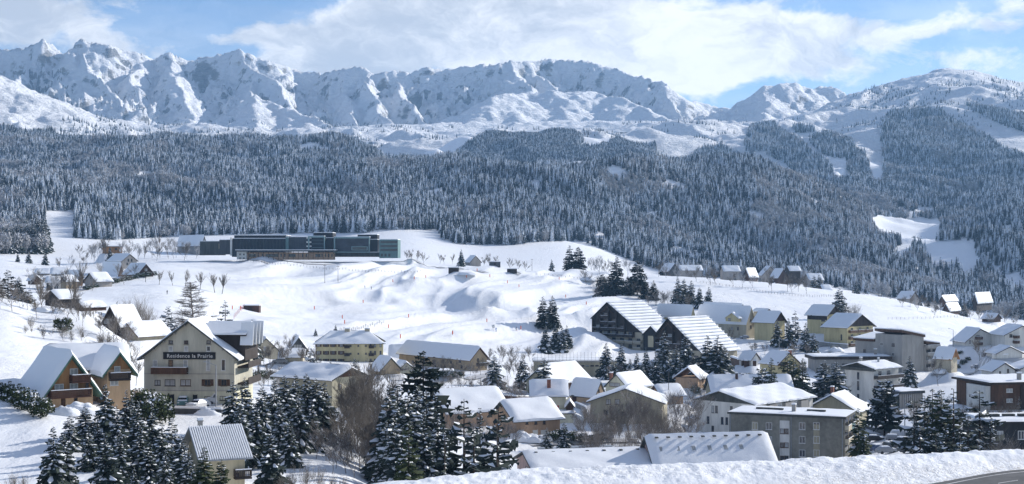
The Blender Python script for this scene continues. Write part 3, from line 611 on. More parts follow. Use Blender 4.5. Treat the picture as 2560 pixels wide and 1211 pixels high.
# ------------------------------------------------------------------ buildings
class Bd:
    """A building on a corner C seen at photo (px, base) at distance Y. Local x runs along the face to the right of the corner,
    local y along the face to its left; rotated th degrees; widths are measured until the bearings r and l are reached."""
    def __init__(s, name, label, C, th, eave, r=None, w=None, l=None, d=None, cat='house', group=None, pad=True):
        s.px, s.base, s.Y = C; s.th = math.radians(th); t = s.th; s.c, s.s = math.cos(t), math.sin(t)
        s.X = (s.px - CX) / F * s.Y; s.z0 = (HY - s.base) / F * s.Y
        s.W = w if w else s._len(r, s.c, s.s); s.D = d if d else s._len(l, -s.s, s.c)
        s.H = (HY - eave) / F * s.Y - s.z0
        s.root = link(name, None, None, (s.X, s.Y, s.z0), (0, 0, t)); tag(s.root, label, cat, group)
        if pad: make_pad(s.X, s.Y, s.c, s.s, s.W, s.D, s.z0 - .05)
    def _len(s, px, ux, uy):
        k = (px - CX) / F; return (k * s.Y - s.X) / (ux - k * uy)
    def world(s, x, y, z): return (s.X + x * s.c - y * s.s, s.Y + x * s.s + y * s.c, s.z0 + z)
    def zat(s, px, py, face='R', off=0.0):
        """local (along, height) of photo pixel on a face plane: R is y = off, L is x = off"""
        k = (px - CX) / F
        if face == 'R':   # point (a, off)
            ox, oy = s.X - off * s.s, s.Y + off * s.c; a = (k * oy - ox) / (s.c - k * s.s); Y = oy + a * s.s
        else:
            ox, oy = s.X + off * s.c, s.Y + off * s.s; a = (k * oy - ox) / (-s.s - k * s.c); Y = oy + a * s.c
        return a, (HY - py) / F * Y - s.z0
    def part(s, mb, name, m, smooth=False): return mb.build(name, m, s.root, smooth)
    def walls(s, m, gable=None, rise=0, m2=None, split=0, x0=0, x1=None, y0=0, y1=None, z0=-3.0, H=None, apex=.5, name='wall', gm=None, e1=0):
        """closed wall body; gable 'R'/'L' puts the triangle on that face; m2 below split height"""
        x1 = s.W if x1 is None else x1; y1 = s.D if y1 is None else y1; H = s.H if H is None else H; mb = MB()
        if split: mb.box(x0 - .03, x1 + .03, y0 - .03, y1 + .03, z0, split, 1)
        mb.box(x0, x1, y0, y1, z0, H, 0)
        if gable == 'R':
            xm = x0 + (x1 - x0) * apex
            mb.hexa([(x0, y0, H), (x1, y0, H), (xm, y0, H + rise)], [(x0, y1, H), (x1, y1, H), (xm, y1, H + rise)], 2 if gm else 0)
        elif gable == 'L':
            ym = y0 + (y1 - y0) * apex
            mb.hexa([(x0, y0, H), (x0, y1, H)] + ([(x0, y1, H + e1)] if e1 else []) + [(x0, ym, H + rise)], [(x1, y0, H), (x1, y1, H)] + ([(x1, y1, H + e1)] if e1 else []) + [(x1, ym, H + rise)], 2 if gm else 0)
        mats = [m, m2 or m] + ([gm] if gm else [])
        return s.part(mb, name, mats)
    def gable_roof(s, axis, rise, ov=.7, snow=.4, th=.22, m='dark_wood', x0=0, x1=None, y0=0, y1=None, H=None, apex=.5, ove=None, verge=None, name='roof', icy=True, hip=0, snowm='roofsnow', e1=0):
        """two pitched slabs with a snow blanket on each; axis 'L' gable on the left face (ridge along x), 'R' gable on the right face"""
        x1 = s.W if x1 is None else x1; y1 = s.D if y1 is None else y1; H = s.H if H is None else H
        ove = ov if ove is None else ove
        a0, a1, b0, b1 = (x0, x1, y0, y1) if axis == 'L' else (y0, y1, x0, x1)     # a along the ridge, b across
        bm = b0 + (b1 - b0) * apex
        def W3(a, b, z): return (a, b, z) if axis == 'L' else (b, a, z)
        mb = MB(); sn = MB(); rd = random.Random(int(s.px * 7 + s.base))
        for b_e, sg in ((b0, -1), (b1, 1)):
            run = abs(bm - b_e); He = H + (e1 if sg > 0 else 0); sl = (H + rise - He) / max(run, .1); be = b_e + sg * ove; ze = He - sl * ove; zr = H + rise; hp = hip * run if hip else 0
            A0, A1 = a0 - ov, a1 + ov
            n = math.hypot(1, sl)
            def slab(aa0, aa1, bb0, z_0, bb1, z_1, t0, t1, mbx, mi, hpx=0):
                bot = [W3(aa0, bb0, z_0 + t0), W3(aa1, bb0, z_0 + t0), W3(aa1 - hpx, bb1, z_1 + t0), W3(aa0 + hpx, bb1, z_1 + t0)]
                top = [W3(aa0, bb0, z_0 + t1), W3(aa1, bb0, z_0 + t1), W3(aa1 - hpx, bb1, z_1 + t1), W3(aa0 + hpx, bb1, z_1 + t1)]
                mbx.hexa(bot, top, mi)
            slab(A0, A1, be, ze + .02, bm, zr + .02, 0, th * n, mb, 0, hp)
            if snow:
                na = max(8, min(44, int((A1 - A0) * 1.1))); nb = max(6, min(20, int(run * 1.2))); k = len(sn.V)
                f1, f2, f3 = rd.uniform(0, 6), rd.uniform(0, 6), rd.uniform(0, 6)
                for i in range(na + 1):
                    edge = (.06 * math.sin(i * 1.7 + f1) + .05 * math.sin(i * .61 + f2) + rd.uniform(-.05, .05)) * (1 if icy else .2)
                    for j in range(nb + 1):
                        t = j / nb; ta = i / na; hpj = hp * t
                        a = (A0 + .06 + hpj) + (A1 - A0 - .12 - 2 * hpj) * ta; b = be + (bm - be) * t
                        if j == 0: b += sg * (.10 + edge)
                        z = ze + (zr - ze) * t + th * n
                        e = min(1, min(ta, 1 - ta) * na / 1.1, (t * nb + .35) / 1.2); e = math.sqrt(max(e, 0.0))
                        thk = snow * n * (.35 + .65 * e) + snow * .34 * (math.sin(a * .8 + f1) * math.sin(b * 1.1 + f2) + .6 * math.sin(a * .31 + f3)) * e
                        if j == nb: thk = snow * n * .95 + snow * .1 * math.sin(a + f1)
                        if i in (0, na): thk = .04
                        sn.V.append(W3(a, b, z + max(thk, .03)))
                m0 = len(sn.V)
                for i in range(na):
                    for j in range(nb):
                        q = [k + i*(nb+1) + j, k + (i+1)*(nb+1) + j, k + (i+1)*(nb+1) + j + 1, k + i*(nb+1) + j + 1]
                        sn.F.append(q if (sg < 0) == (axis == 'L') else q[::-1]); sn.M.append(0)
                for i in range(na):                                                   # lip at the eave
                    a_ = sn.V[k + i*(nb+1)]; b_ = sn.V[k + (i+1)*(nb+1)]
                    sn.quad([a_, b_, (b_[0], b_[1], ze + th * n * .6) if True else b_, (a_[0], a_[1], ze + th * n * .6)], 0)
                for i in (0, na):
                    for j in range(nb):
                        a_ = sn.V[k + i*(nb+1) + j]; b_ = sn.V[k + i*(nb+1) + j + 1]
                        sn.quad([a_, b_, (b_[0], b_[1], b_[2] - .25), (a_[0], a_[1], a_[2] - .25)], 0)
        rf = s.part(mb, name, MT[m])
        if snow: sn.build('roof_snow', MT[snowm], rf, True)
        return rf
    def flat_roof(s, ov=.5, snow=.35, th=.5, m='charcoal', x0=0, x1=None, y0=0, y1=None, H=None, name='roof', tilt=0):
        x1 = s.W if x1 is None else x1; y1 = s.D if y1 is None else y1; H = s.H if H is None else H; mb = MB()
        P4 = [(x0 - ov, y0 - ov), (x1 + ov, y0 - ov), (x1 + ov, y1 + ov), (x0 - ov, y1 + ov)]
        mb.hexa([(a, b, H + .01 + tilt * (a - x0)) for a, b in P4], [(a, b, H + th + tilt * (a - x0)) for a, b in P4]); rf = s.part(mb, name, MT[m])
        if snow:
            V = []; nx, ny = 26, 12; Fq = []
            for j in range(ny + 1):
                for i in range(nx + 1):
                    a = x0 - ov + .05 + (x1 - x0 + 2 * ov - .1) * i / nx; b = y0 - ov + .05 + (y1 - y0 + 2 * ov - .1) * j / ny
                    e = 0 if i in (0, nx) or j in (0, ny) else 1; z = H + th + tilt * (a - x0)
                    V.append((a, b, z + (.05 if not e else snow + .07 * math.sin(a * 1.3) * math.sin(b * 1.7))))
            for j in range(ny):
                for i in range(nx): Fq.append([j*(nx+1)+i, j*(nx+1)+i+1, (j+1)*(nx+1)+i+1, (j+1)*(nx+1)+i])
            link('roof_snow', npmesh('roof_snow', V, Fq, [MT['roofsnow']], smooth=True), rf)
        return rf
    def place(s, o, face, a, z, off=0.0):
        """put a unit built facing -y at local face position"""
        if face == 'R': o.location = (a, off, z); o.rotation_euler = (0, 0, 0)
        elif face == 'L': o.location = (off, a, z); o.rotation_euler = (0, 0, -math.pi / 2)
        elif face == 'E': o.location = (s.W + off, a, z); o.rotation_euler = (0, 0, math.pi / 2)
    def win(s, face, px, py, w, h, style='frame', off=0.0, units='px', name='window'):
        """window centred at photo pixel; w, h in photo pixels (or metres with units='m')"""
        if units == 'px':
            a0, z = s.zat(px - w / 2, py, face, off); a1, _ = s.zat(px + w / 2, py, face, off); a = (a0 + a1) / 2; wm = abs(a1 - a0); hm = h / F * s.Y
        else: a, z = s.zat(px, py, face, off); wm, hm = w, h
        wm = round(wm, 1) or .1; hm = round(hm, 1) or .1
        return s.winm(face, a, z, wm, hm, style, off, name)
    def winm(s, face, a, z, wm, hm, style='frame', off=0.0, name='window'):
        fr, pn_, sh = window_meshes(wm, hm, style)
        if style in ('dark', 'brown', 'frame', 'shut') and random.random() < .24: pn_ = window_meshes(wm, hm, 'blind')[1]
        o = link(name, fr, s.root); s.place(o, face, a, z, off)
        if pn_: link('pane', pn_, o)
        if sh:
            for k in (-1, 1): link('shutter', sh, o, (k * (wm * .5 + wm * .27), 0, 0))
        return o
    def door(s, face, px, py, w, h, m='dark_wood', name='door', off=0.0):
        a, z = s.zat(px, py, face, off); wm = w / F * s.Y; hm = h / F * s.Y
        if face == 'L': wm /= max(.3, abs(s.s)); 
        mb = MB(); mb.box(-wm/2, wm/2, -.05, .05, -hm/2, hm/2); mb.box(-wm/2 - .08, -wm/2, -.08, .05, -hm/2, hm/2 + .08); mb.box(wm/2, wm/2 + .08, -.08, .05, -hm/2, hm/2 + .08)
        o = s.part(mb, name, MT[m]); s.place(o, face, a, z, off); return o
    def chimney(s, x, y, z0, z1, w=.8, m='brick', cap=True):
        mb = MB(); mb.box(-w/2, w/2, -w/2, w/2, z0, z1); mb.box(-w/2 - .08, w/2 + .08, -w/2 - .08, w/2 + .08, z1, z1 + .12)
        o = s.part(mb, 'chimney', MT[m]); o.location = (x, y, 0)
        if cap: mb = MB(); mb.box(-w/2 - .05, w/2 + .05, -w/2 - .05, w/2 + .05, z1 + .12, z1 + .42); mb.build('snow_cap', MT['roofsnow'], o)
        return o
    def balcony(s, face, a0, a1, z, depth=1.3, rail=1.0, m='brown_wood', off=0.0, snow=True, slats=True):
        mb = MB(); n = a1 - a0; mb.box(0, n, -depth, -.01, -.18, 0)
        if slats:
            mb.box(0, n, -depth, -depth + .06, rail - .08, rail); mb.box(0, n, -depth, -depth + .05, .08, .16)
            k = max(4, int(n / .16))
            for i in range(k): x = n * (i + .5) / k; mb.box(x - .055, x + .055, -depth + .01, -depth + .04, .16, rail - .08)
        else: mb.box(0, n, -depth, -depth + .08, 0, rail)
        mb.box(0, .06, -depth + .06, -.01, .1, rail); mb.box(n - .06, n, -depth + .06, -.01, .1, rail)
        o = s.part(mb, 'balcony', MT[m])
        if face == 'R': o.location = (a0, off, z)
        elif face == 'L': o.location = (off, a1, z); o.rotation_euler = (0, 0, -math.pi / 2)
        elif face == 'E': o.location = (s.W + off, a0, z); o.rotation_euler = (0, 0, math.pi / 2)
        if snow:
            mb = MB(); mb.box(0.02, n - .02, -depth - .02, -depth + .09, rail, rail + .10); mb.build('balcony_snow', MT['roofsnow'], o)
        return o
_WM = {}
def window_meshes(w, h, style):
    k = (w, h, style)
    if k in _WM: return _WM[k]
    fm = {'frame': 'frame', 'brown': 'brownframe', 'shut': 'brownframe', 'dark': 'post', 'white': 'frame', 'blind': 'frame', 'shutter_w': 'frame'}[style]
    mb = MB(); t = min(.09, w * .13)
    mb.box(-w/2, w/2, -.05, .06, -h/2, -h/2 + t); mb.box(-w/2, w/2, -.05, .06, h/2 - t, h/2); mb.box(-w/2, -w/2 + t, -.05, .06, -h/2 + t, h/2 - t); mb.box(w/2 - t, w/2, -.05, .06, -h/2 + t, h/2 - t)
    if w > .9: mb.box(-t/2, t/2, -.04, .05, -h/2 + t, h/2 - t)
    mb.box(-w/2 - .08, w/2 + .08, -.13, 0, -h/2 - .08, -h/2 - .005)
    fr = npmesh('window', mb.V, mb.F, [MT[fm]])
    mb = MB(); mb.box(-w/2 + t, w/2 - t, -.012, .04, -h/2 + t, h/2 - t); pane = npmesh('pane', mb.V, mb.F, [MT['curtain' if style in ('blind', 'white') else 'pane']])
    sh = None
    if style == 'shut' or style == 'shutter_w':
        mb = MB(); mb.box(-w*.24, w*.24, -.06, .01, -h/2, h/2)
        for i in range(5): z = -h/2 + h * (i + .5) / 5; mb.box(-w*.2, w*.2, -.075, -.06, z - h*.06, z + h*.04)
        sh = npmesh('shutter', mb.V, mb.F, [MT['brown_wood' if style == 'shut' else 'frame']])
    _WM[k] = (fr, pane, sh); return _WM[k]
def rise_to(b, px, py, a, d):
    """height above the eave of the point on the building's plane at local x=a, y=d whose line of sight is py"""
    x, y, _ = b.world(a, d, 0); return (HY - py) / F * y - b.z0 - b.H
def merge_into(b2, b1):
    bpy.context.view_layer.update()
    M1 = Matrix.Translation((b1.X, b1.Y, b1.z0)) @ Matrix.Rotation(b1.th, 4, 'Z'); M2 = Matrix.Translation((b2.X, b2.Y, b2.z0)) @ Matrix.Rotation(b2.th, 4, 'Z')
    R = M1.inverted() @ M2
    for c in list(b2.root.children):
        Mx = R @ c.matrix_basis; c.parent = b1.root; c.matrix_basis = Mx
    bpy.data.objects.remove(b2.root)
def house(name, label, C, th, eave, ridge, axis='L', r=None, w=None, l=None, d=None, wall='cream', roof='dark_wood', ov=.7, snow=.4, gm=None, wins=(), grp=None, apex=.5, cat='house', chim=None, m2=None, split=0, hip=0, pad=True, z0=-3, e1=0):
    b = Bd(name, label, C, th, eave, r, w, l, d, cat, grp, pad)
    rs = rise_to(b, 0, ridge, 0, b.D * apex) if axis == 'L' else rise_to(b, 0, ridge, b.W * apex, 0)
    if hip: rs = rise_to(b, 0, ridge, b.W / 2, b.D / 2)
    b.rise = max(rs, .3)
    b.walls(MT[wall], None if hip else axis, b.rise - .02, MT[m2] if m2 else None, split, apex=apex, gm=MT[gm] if gm else None, z0=z0, e1=e1)
    b.gable_roof(axis, b.rise, ov, snow, m=roof, apex=apex, hip=hip, e1=e1)
    for wn in wins:
        f, px, py, ww, hh = wn[:5]; b.win(f, px, py, ww, hh, wn[5] if len(wn) > 5 else 'brown')
    if chim:
        for (x, y, t) in chim: b.chimney(x * b.W, y * b.D, b.H + b.rise * .3, b.H + b.rise * t, .8)
    return b
Z1 = lambda x, y: (x / 2.627, 750 + y / 2.627)

# --- the grey residence with its name board
b = house('residence', 'tall grey rendered residence with wide gable and black name board, cars in front', (586, 1013, 235), 86, 893, 806, 'L', w=12, l=360,
          wall='grey_render', roof='charcoal', ov=.9, snow=.3, m2='pale_cream', split=2.34, cat='building')
for x in (427, 465.5, 521.5): b.win('L', x, 856, 10, 9, 'dark'); b.win('L', x, 872, 10, 14, 'frame')
for x, st in ((388, 'frame'), (427, 'dark'), (464, 'blind')): b.win('L', x, 909, 12, 18, st)
for x in (520.5, 558.5): b.win('L', x, 913, 10, 28, 'frame')
for x, st in ((425, 'dark'), (464, 'brown'), (519, 'shut'), (560, 'shut')): b.win('L', x, 957, 26 if st != 'shut' else 14, 17, st)
b.win('L', 394, 957, 14, 14, 'dark'); b.door('L', 429, 1000, 11, 27, 'black_board'); b.door('L', 488, 1000, 9, 25, 'black_board'); b.win('L', 518.5, 998, 15, 14, 'dark'); b.win('L', 557, 996, 15, 11, 'dark')
a1, z = b.zat(382, 932, 'L'); a0, _ = b.zat(471, 932, 'L'); b.balcony('L', min(a0, a1), max(a0, a1), z, 1.1, .95, 'brown_wood', slats=False)
for py, tt in ((936, .12), (978, .10)):
    mb = MB(); _, z = b.zat(470, py, 'L'); mb.box(-.09, 0.0, .02, b.D - .02, z, z + tt); b.part(mb, 'string_course', MT['concrete'])
a0, zb = b.zat(539, 899, 'L'); a1, zt = b.zat(408.5, 880.5, 'L')
mb = MB(); mb.box(-.16, -.003, a0, a1, zb, zt); sg = b.part(mb, 'name_board', MT['black_board'])
ft = bpy.data.curves.new('lettering', 'FONT'); ft.body = 'Residence la Prairie'; ft.size = .86; ft.extrude = .02; ft.offset = .008; ft.align_x = 'CENTER'; ft.align_y = 'CENTER'; ft.space_character = 1.12; ft.materials.append(MT['frame'])
_t = bpy.data.objects.new('t', ft); COL.objects.link(_t); bpy.context.view_layer.update(); _m = bpy.data.meshes.new_from_object(_t.evaluated_get(bpy.context.evaluated_depsgraph_get())); bpy.data.objects.remove(_t)
to = link('lettering', _m, sg, (-.19, (a0 + a1) / 2 - .1, (zb + zt) / 2 - .05), (math.pi / 2, 0, -math.pi / 2))
to['kind'] = 'stuff'
for k in range(9):                                                                         # verge brackets
    for sgn in (-1, 1):
        yy = b.D / 2 + sgn * (k + .6) / 9 * (b.D / 2 + .3); zz = b.H + b.rise * (1 - abs(yy - b.D / 2) / (b.D / 2))
        if k % 2 == 0: mb = MB(); mb.box(-.85, 0, yy - .07, yy + .07, zz - .28, zz - .08); b.part(mb, 'roof_bracket', MT['concrete'])
mb = MB(); mb.box(2.4, 11.0, -1.2, 5.6, 7.2, 11.6); b.part(mb, 'timber_wing', MT['dark_wood'])
mb = MB(); mb.hexa([(1.9, -1.5, 11.4), (1.9, 5.9, 11.4), (5.6, 5.9, 13.2), (5.6, -1.5, 13.2)], [(1.9, -1.5, 11.6), (1.9, 5.9, 11.6), (5.6, 5.9, 13.4), (5.6, -1.5, 13.4)])
mb.hexa([(5.6, -1.5, 13.2), (5.6, 5.9, 13.2), (11.4, 5.9, 11.4), (11.4, -1.5, 11.4)], [(5.6, -1.5, 13.4), (5.6, 5.9, 13.4), (11.4, 5.9, 11.6), (11.4, -1.5, 11.6)]); wr = b.part(mb, 'wing_roof', MT['dark_wood'])
mb = MB(); mb.hexa([(1.8, -1.5, 11.62), (1.8, 5.9, 11.62), (5.6, 5.9, 13.42), (5.6, -1.5, 13.42)], [(1.8, -1.5, 11.95), (1.8, 5.9, 11.95), (5.6, 5.9, 13.8), (5.6, -1.5, 13.8)])
mb.hexa([(5.6, -1.5, 13.42), (5.6, 5.9, 13.42), (11.4, 5.9, 11.62), (11.4, -1.5, 11.62)], [(5.6, -1.5, 13.8), (5.6, 5.9, 13.8), (11.4, 5.9, 11.95), (11.4, -1.5, 11.95)]); mb.build('roof_snow', MT['roofsnow'], wr)
for k in range(4):
    x = 2.9 + 2.2 * k; mb = MB()
    mb.hexa([(x - .75, -2.4, 9.8), (x + .75, -2.4, 9.8), (x, -2.4, 13.2)], [(x - .75, -.6, 9.8), (x + .75, -.6, 9.8), (x, -.6, 13.2)], 0); f = b.part(mb, 'steep_dormer', [MT['charcoal']])
    mb = MB(); mb.hexa([(x - .95, -2.6, 9.9), (x - .75, -2.6, 9.85), (x, -2.6, 13.25), (x, -2.6, 13.65)], [(x - .95, -.4, 9.9), (x - .75, -.4, 9.85), (x, -.4, 13.25), (x, -.4, 13.65)]); mb.build('dormer_snow', MT['roofsnow'], f)
mb = MB(); mb.box(2, 10.5, -1.9, -.02, 3.2, 3.5); mb.box(2, 10.5, -1.9, -1.8, 3.5, 4.4); mb.box(2, 10.5, -1.9, -.02, 6.0, 6.3); mb.box(2, 10.5, -1.9, -1.8, 6.3, 7.1); b.part(mb, 'side_balcony', MT['dark_wood'])

# --- the orange chalet: one thing from three volumes
b = house('chalet', 'large orange chalet with three snowy gables and brown balconies on the left slope', (118, 1022, 200), 38, 976, 893, 'R', r=232, d=10.5, wall='apricot', roof='green_trim', ov=1.1, snow=.45, gm='gold_wood', apex=.5)
for (x, y, w_, h_, st) in ((485, 475, 20, 17, 'blind'), (388, 575, 22, 15, 'blind'), (485, 570, 20, 15, 'blind'), (555, 475, 9, 16, 'brown'), (572, 562, 8, 14, 'brown')):
    px, py = Z1(x, y); b.win('R', px, py, w_, h_, st)
px, py = Z1(415, 680); b.door('R', px, py, 8, 30, 'brown_wood'); px, py = Z1(497, 655); b.win('R', px, py, 9, 9, 'brown')
x0, z = b.zat(*Z1(312, 640)); x1, _ = b.zat(*Z1(578, 620)); b.balcony('R', x0, x1, z, 1.5, 1.0, 'red_wood')
x0, z = b.zat(*Z1(455, 538)); x1, _ = b.zat(*Z1(578, 525)); b.balcony('R', x0, x1, z, 1.2, 1.0, 'red_wood')
b2 = house('wing', '', (124, 1012, 211), 18, 922, 871, 'L', r=312, d=12, wall='apricot', roof='green_trim', ov=1.0, snow=.45, gm='gold_wood', pad=False); merge_into(b2, b)
b2 = house('wing', '', (268, 1000, 207), 30, 925, 886, 'R', r=326, d=9, wall='apricot', roof='green_trim', ov=.9, snow=.45, gm='gold_wood', pad=False)
px, py = Z1(770, 455); b2.win('R', px, py, 16, 13, 'blind'); px, py = Z1(750, 545); b2.win('R', px, py, 20, 14, 'blind')
x0, z = b2.zat(*Z1(712, 522)); x1, _ = b2.zat(*Z1(845, 518)); b2.balcony('R', x0, x1, z, 1.4, 1.0, 'dark_wood'); merge_into(b2, b)
# --- roofs and houses around it
b = Bd('shed', 'cream building with ribbed snowy metal roof and small wooden balcony', (510, 1240, 158), 24, 1143, r=612, d=9.5, cat='building'); rs = rise_to(b, 0, 1072, 0, b.D / 2); b.walls(MT['cream'], 'L', rs - .02)
rf = b.gable_roof('L', rs, .8, 0, m='metal', th=.12); b.rise = rs
mb = MB(); n = 24; ex = .8; sl = rs / (b.D / 2)
for i in range(n):
    x = -ex + (b.W + 2 * ex) * i / n; wd = (b.W + 2 * ex) / n
    for ya in (-ex, b.D + ex):
        pr = [(x + wd * .1, ya, b.H - sl * ex + .2), (x + wd * .8, ya, b.H - sl * ex + .2), (x + wd * .8, b.D / 2, b.H + rs + .2), (x + wd * .1, b.D / 2, b.H + rs + .2)]
        mb.hexa(pr, [(p[0] + (.1 * wd if k in (0, 3) else -.1 * wd), p[1], p[2] + .14) for k, p in enumerate(pr)])
sn = mb.build('roof_snow', MT['roofsnow'], rf); b.win('R', 592, 1188, 11, 8, 'dark')
b.balcony('R', b.W * .72, b.W + .6, 1.9, 1.0, .9, 'dark_wood'); b.chimney(b.W * .2, b.D * .7, b.H, b.H + rs + .6, .5, 'concrete')

house('brown_gable_house', 'dark timber gabled house with wide bright snowy roof among tall spruces', (830, 1035, 280), 52, 946, 922, 'R', r=906, l=700, wall='khaki', roof='black_board', ov=1.4, snow=.55, gm='brown_wood',
      wins=(('R', 850, 968, 8, 12), ('R', 868, 975, 8, 12), ('R', 850, 1000, 8, 12)))
house('gabled_house', 'plain cream gabled house with red chimney right beside the grey residence', (632, 905, 440), 22, 880, 848, 'R', r=697, d=13, wall='beige', roof='charcoal', wins=(('R', 662, 872, 6, 10, 'frame'),), chim=[(.1, .35, 1.1)], snow=.35)
house('garage', 'low garage under a flat bright snowy roof beyond the grey residence', (700, 905, 400), 4, 893, 876, 'L', r=757, d=8, wall='beige', roof='charcoal', cat='garage')
house('gabled_house', 'small grey house with white windows left of the cream block', (727, 890, 520), 14, 873, 846, 'R', r=766, d=12, wall='slate', roof='charcoal', ov=1.0, wins=[('R', x, 867, 5, 9, 'white') for x in (737, 744, 751)])
# cream residence block
b = house('apartment_block', 'three storey cream block with hipped snowy roof below the ski slope', (789, 905, 500), 5, 858, 832, 'L', r=958, d=12, wall='pale_yellow', roof='charcoal', ov=.9, snow=.5, hip=.9, cat='building')
for zy, hh in ((297, 9), (348, 9), (400, 9)):
    for zx in (620, 670, 718, 770): b.win('R', 560 + zx / 2.627, 750 + zy / 2.627, 7.5, hh, 'shut')
    for zx in (832, 882, 932): b.win('R', 560 + zx / 2.627, 750 + zy / 2.627 + 2, 4, 4.5, 'dark')
    for zx in (963, 992, 1028): b.win('R', 560 + zx / 2.627, 750 + zy / 2.627, 5, 10, 'dark')
    for za, zb_ in ((790, 826), (950, 985)):
        x0, z = b.zat(560 + za / 2.627, 750 + (zy + 18) / 2.627); x1, _ = b.zat(560 + zb_ / 2.627, 800); b.balcony('R', x0, x1, z, 1.0, .9, 'dark_wood', snow=False, slats=False)
b.chimney(b.W * .46, b.D * .5, b.H + 2, b.H + b.rise + 1.3, 1.8, 'beige'); b.chimney(b.W * .76, b.D * .5, b.H + 2, b.H + b.rise + 1.3, 1.8, 'beige')
# long roofs right of it
b = house('long_house', 'long beige terrace under one long shaded snow roof, centre of village', (1177, 928, 480), 38, 897, 871, 'R', r=1217, l=998, wall='tan', roof='red_wood', ov=.9, snow=.4)
for i, px in enumerate((1010, 1032, 1060, 1084, 1108, 1128, 1150)): b.win('L', px, 905 if i % 2 else 903, 5, 7, 'dark'); b.win('L', px + 4, 917, 5, 8, 'brown')
b.win('R', 1195, 900, 4, 7, 'dark'); b.win('R', 1193, 912, 5, 8, 'dark'); x0, z = b.zat(1192, 914); b.balcony('R', x0, b.W, z, 1.2, .9, 'dark_wood')
house('long_house', 'house behind the long beige terrace with small red dormer', (975, 915, 530), 3, 893, 866, 'L', r=1131, d=10, wall='tan', roof='red_wood', snow=.4)
house('gabled_house', 'narrow house with steep snowy roof left of the long beige terrace', (952, 938, 420), 35, 925, 897, 'R', r=1000, l=925, wall='tan', roof='charcoal')
house('small_house', 'tiny white gabled house in front of the long beige terrace', (998, 938, 430), 24, 924, 908, 'R', r=1034, d=7, wall='pale_cream', roof='charcoal', ov=.4, wins=(('R', 1010, 924, 14, 4, 'brown'),))
b = Bd('carport', 'low flat snow topped canopy in front of the long beige terrace', (1090, 940, 440), 3, 930, r=1131, d=6, cat='carport'); b.walls(MT['brown_wood'], x0=.8, x1=b.W - .8, y0=1, y1=5.5); b.flat_roof(.5, .35, .3, 'red_wood')
# orange-tan long buildings
b = house('long_house', 'long apricot house with pale garage doors and three brown windows', (1287, 1099, 304), 30, 1050, 1007, 'L', r=1400, d=10, wall='orange_wall', roof='charcoal', ov=.9, snow=.5)
for x in (518, 577, 632): b.win('R', 1120 + x / 2.627 , 1056, 7, 12, 'brown')
for x in (480, 573, 625): b.door('R', 1120 + x / 2.627, 1084, 13, 17, 'frame', 'garage_door')
house('long_house', 'long low house whose bright snow roof shows behind the left apricot terrace', (1118, 1072, 322), 30, 1030, 981, 'L', r=1268, d=11, wall='orange_wall', roof='charcoal', ov=.9, snow=.5)
# centre white house with brick chimney
b = house('house', 'cream two storey house with brick chimney and red shuttered opening', (1331, 1052, 350), 1, 988, 954, 'L', r=1415, d=9, wall='pale_cream', roof='charcoal', ov=.8, snow=.35)
b.chimney(b.W * .50, b.D * .2, b.H + .4, b.H + b.rise + .6, .9); b.door('R', 1391, 1021, 10, 13, 'red', 'red_shutter')
b = Bd('garage', 'small white flat garage right beside the cream house with red shutter', (1394, 1062, 344), 1, 1036, r=1434, d=6, cat='garage'); b.walls(MT['pale_cream']); b.flat_roof(.3, .35, .2)
house('outhouse', 'small brown lean-to with snowy roof between garage and cream house', (1416, 1040, 348), 1, 1018, 1006, 'R', r=1434, d=6, wall='brown_wood', roof='charcoal', ov=.3, cat='shed')
# brown gable with bright right slope
house('chalet', 'dark brown steep gabled house with bright roof and skylight, middle of village', (1410, 985, 430), 50, 957, 913, 'L', w=14, l=1345, wall='brown_wood', roof='red_wood', ov=.5, snow=.35, apex=.62, wins=(('L', 1388, 946, 5, 6, 'frame'), ('L', 1395, 947, 5, 6, 'frame')))
house('gabled_house', 'khaki gabled house tucked left of the dark brown steep house', (1378, 985, 418), 62, 955, 925, 'L', w=10, l=1316, wall='khaki', roof='charcoal', ov=.6, snow=.35)
b = house('house', 'low house with blue shaded snow roof and small orange gable', (1487, 1010, 398), 42, 990, 958, 'R', r=1512, l=1424, wall='apricot', roof='charcoal', ov=.5, snow=.35, wins=(('R', 1497, 978, 3, 8, 'dark'),)); b.door('L', 1436, 1001, 9, 17, 'red_wood')
house('house', 'white house with clipped gable and four pane brown windows, middle of village', (1569, 1000, 425), 50, 970, 938, 'L', w=13, l=1514, wall='pale_cream', roof='charcoal', ov=.5, snow=.4, chim=[(.05, .8, 1.1)], wins=(('L', 1537, 961, 27, 10, 'brown'), ('L', 1525, 983, 14, 10, 'brown'), ('L', 1552, 984, 14, 9, 'brown')))
house('wide_gable_house', 'wide low gabled khaki house behind bare shrubs, snow only on its edges', (1655, 1062, 340), 78, 1008, 974, 'L', w=13, l=1476, wall='khaki', roof='charcoal', ov=.9, snow=.3,
      wins=(('L', 1521, 1005, 12, 13), ('L', 1543, 1005, 12, 13), ('L', 1515, 1031, 12, 13), ('L', 1592, 1003, 12, 12), ('L', 1560, 1035, 12, 12)))
b = house('bungalow', 'orange bungalow under a bright snow roof with a thin black flue', (1655, 1012, 385), 20, 988, 966, 'L', r=1708, l=1628, wall='orange_wall', roof='brown_wood', ov=.9, snow=.4)
mb = MB(); mb.tube((0, 0, b.H), (0, 0, b.H + 6.2), .09, .09, 6); o = b.part(mb, 'flue', MT['post']); o.location = (2.5, 1, 0)
b = house('house', 'small orange house with hipped thick snow roof beside dark spruces', (1745, 972, 440), 62, 946, 920, 'L', w=9, l=1689, wall='orange_wall', roof='brown_wood', ov=.7, snow=.5, hip=.35)
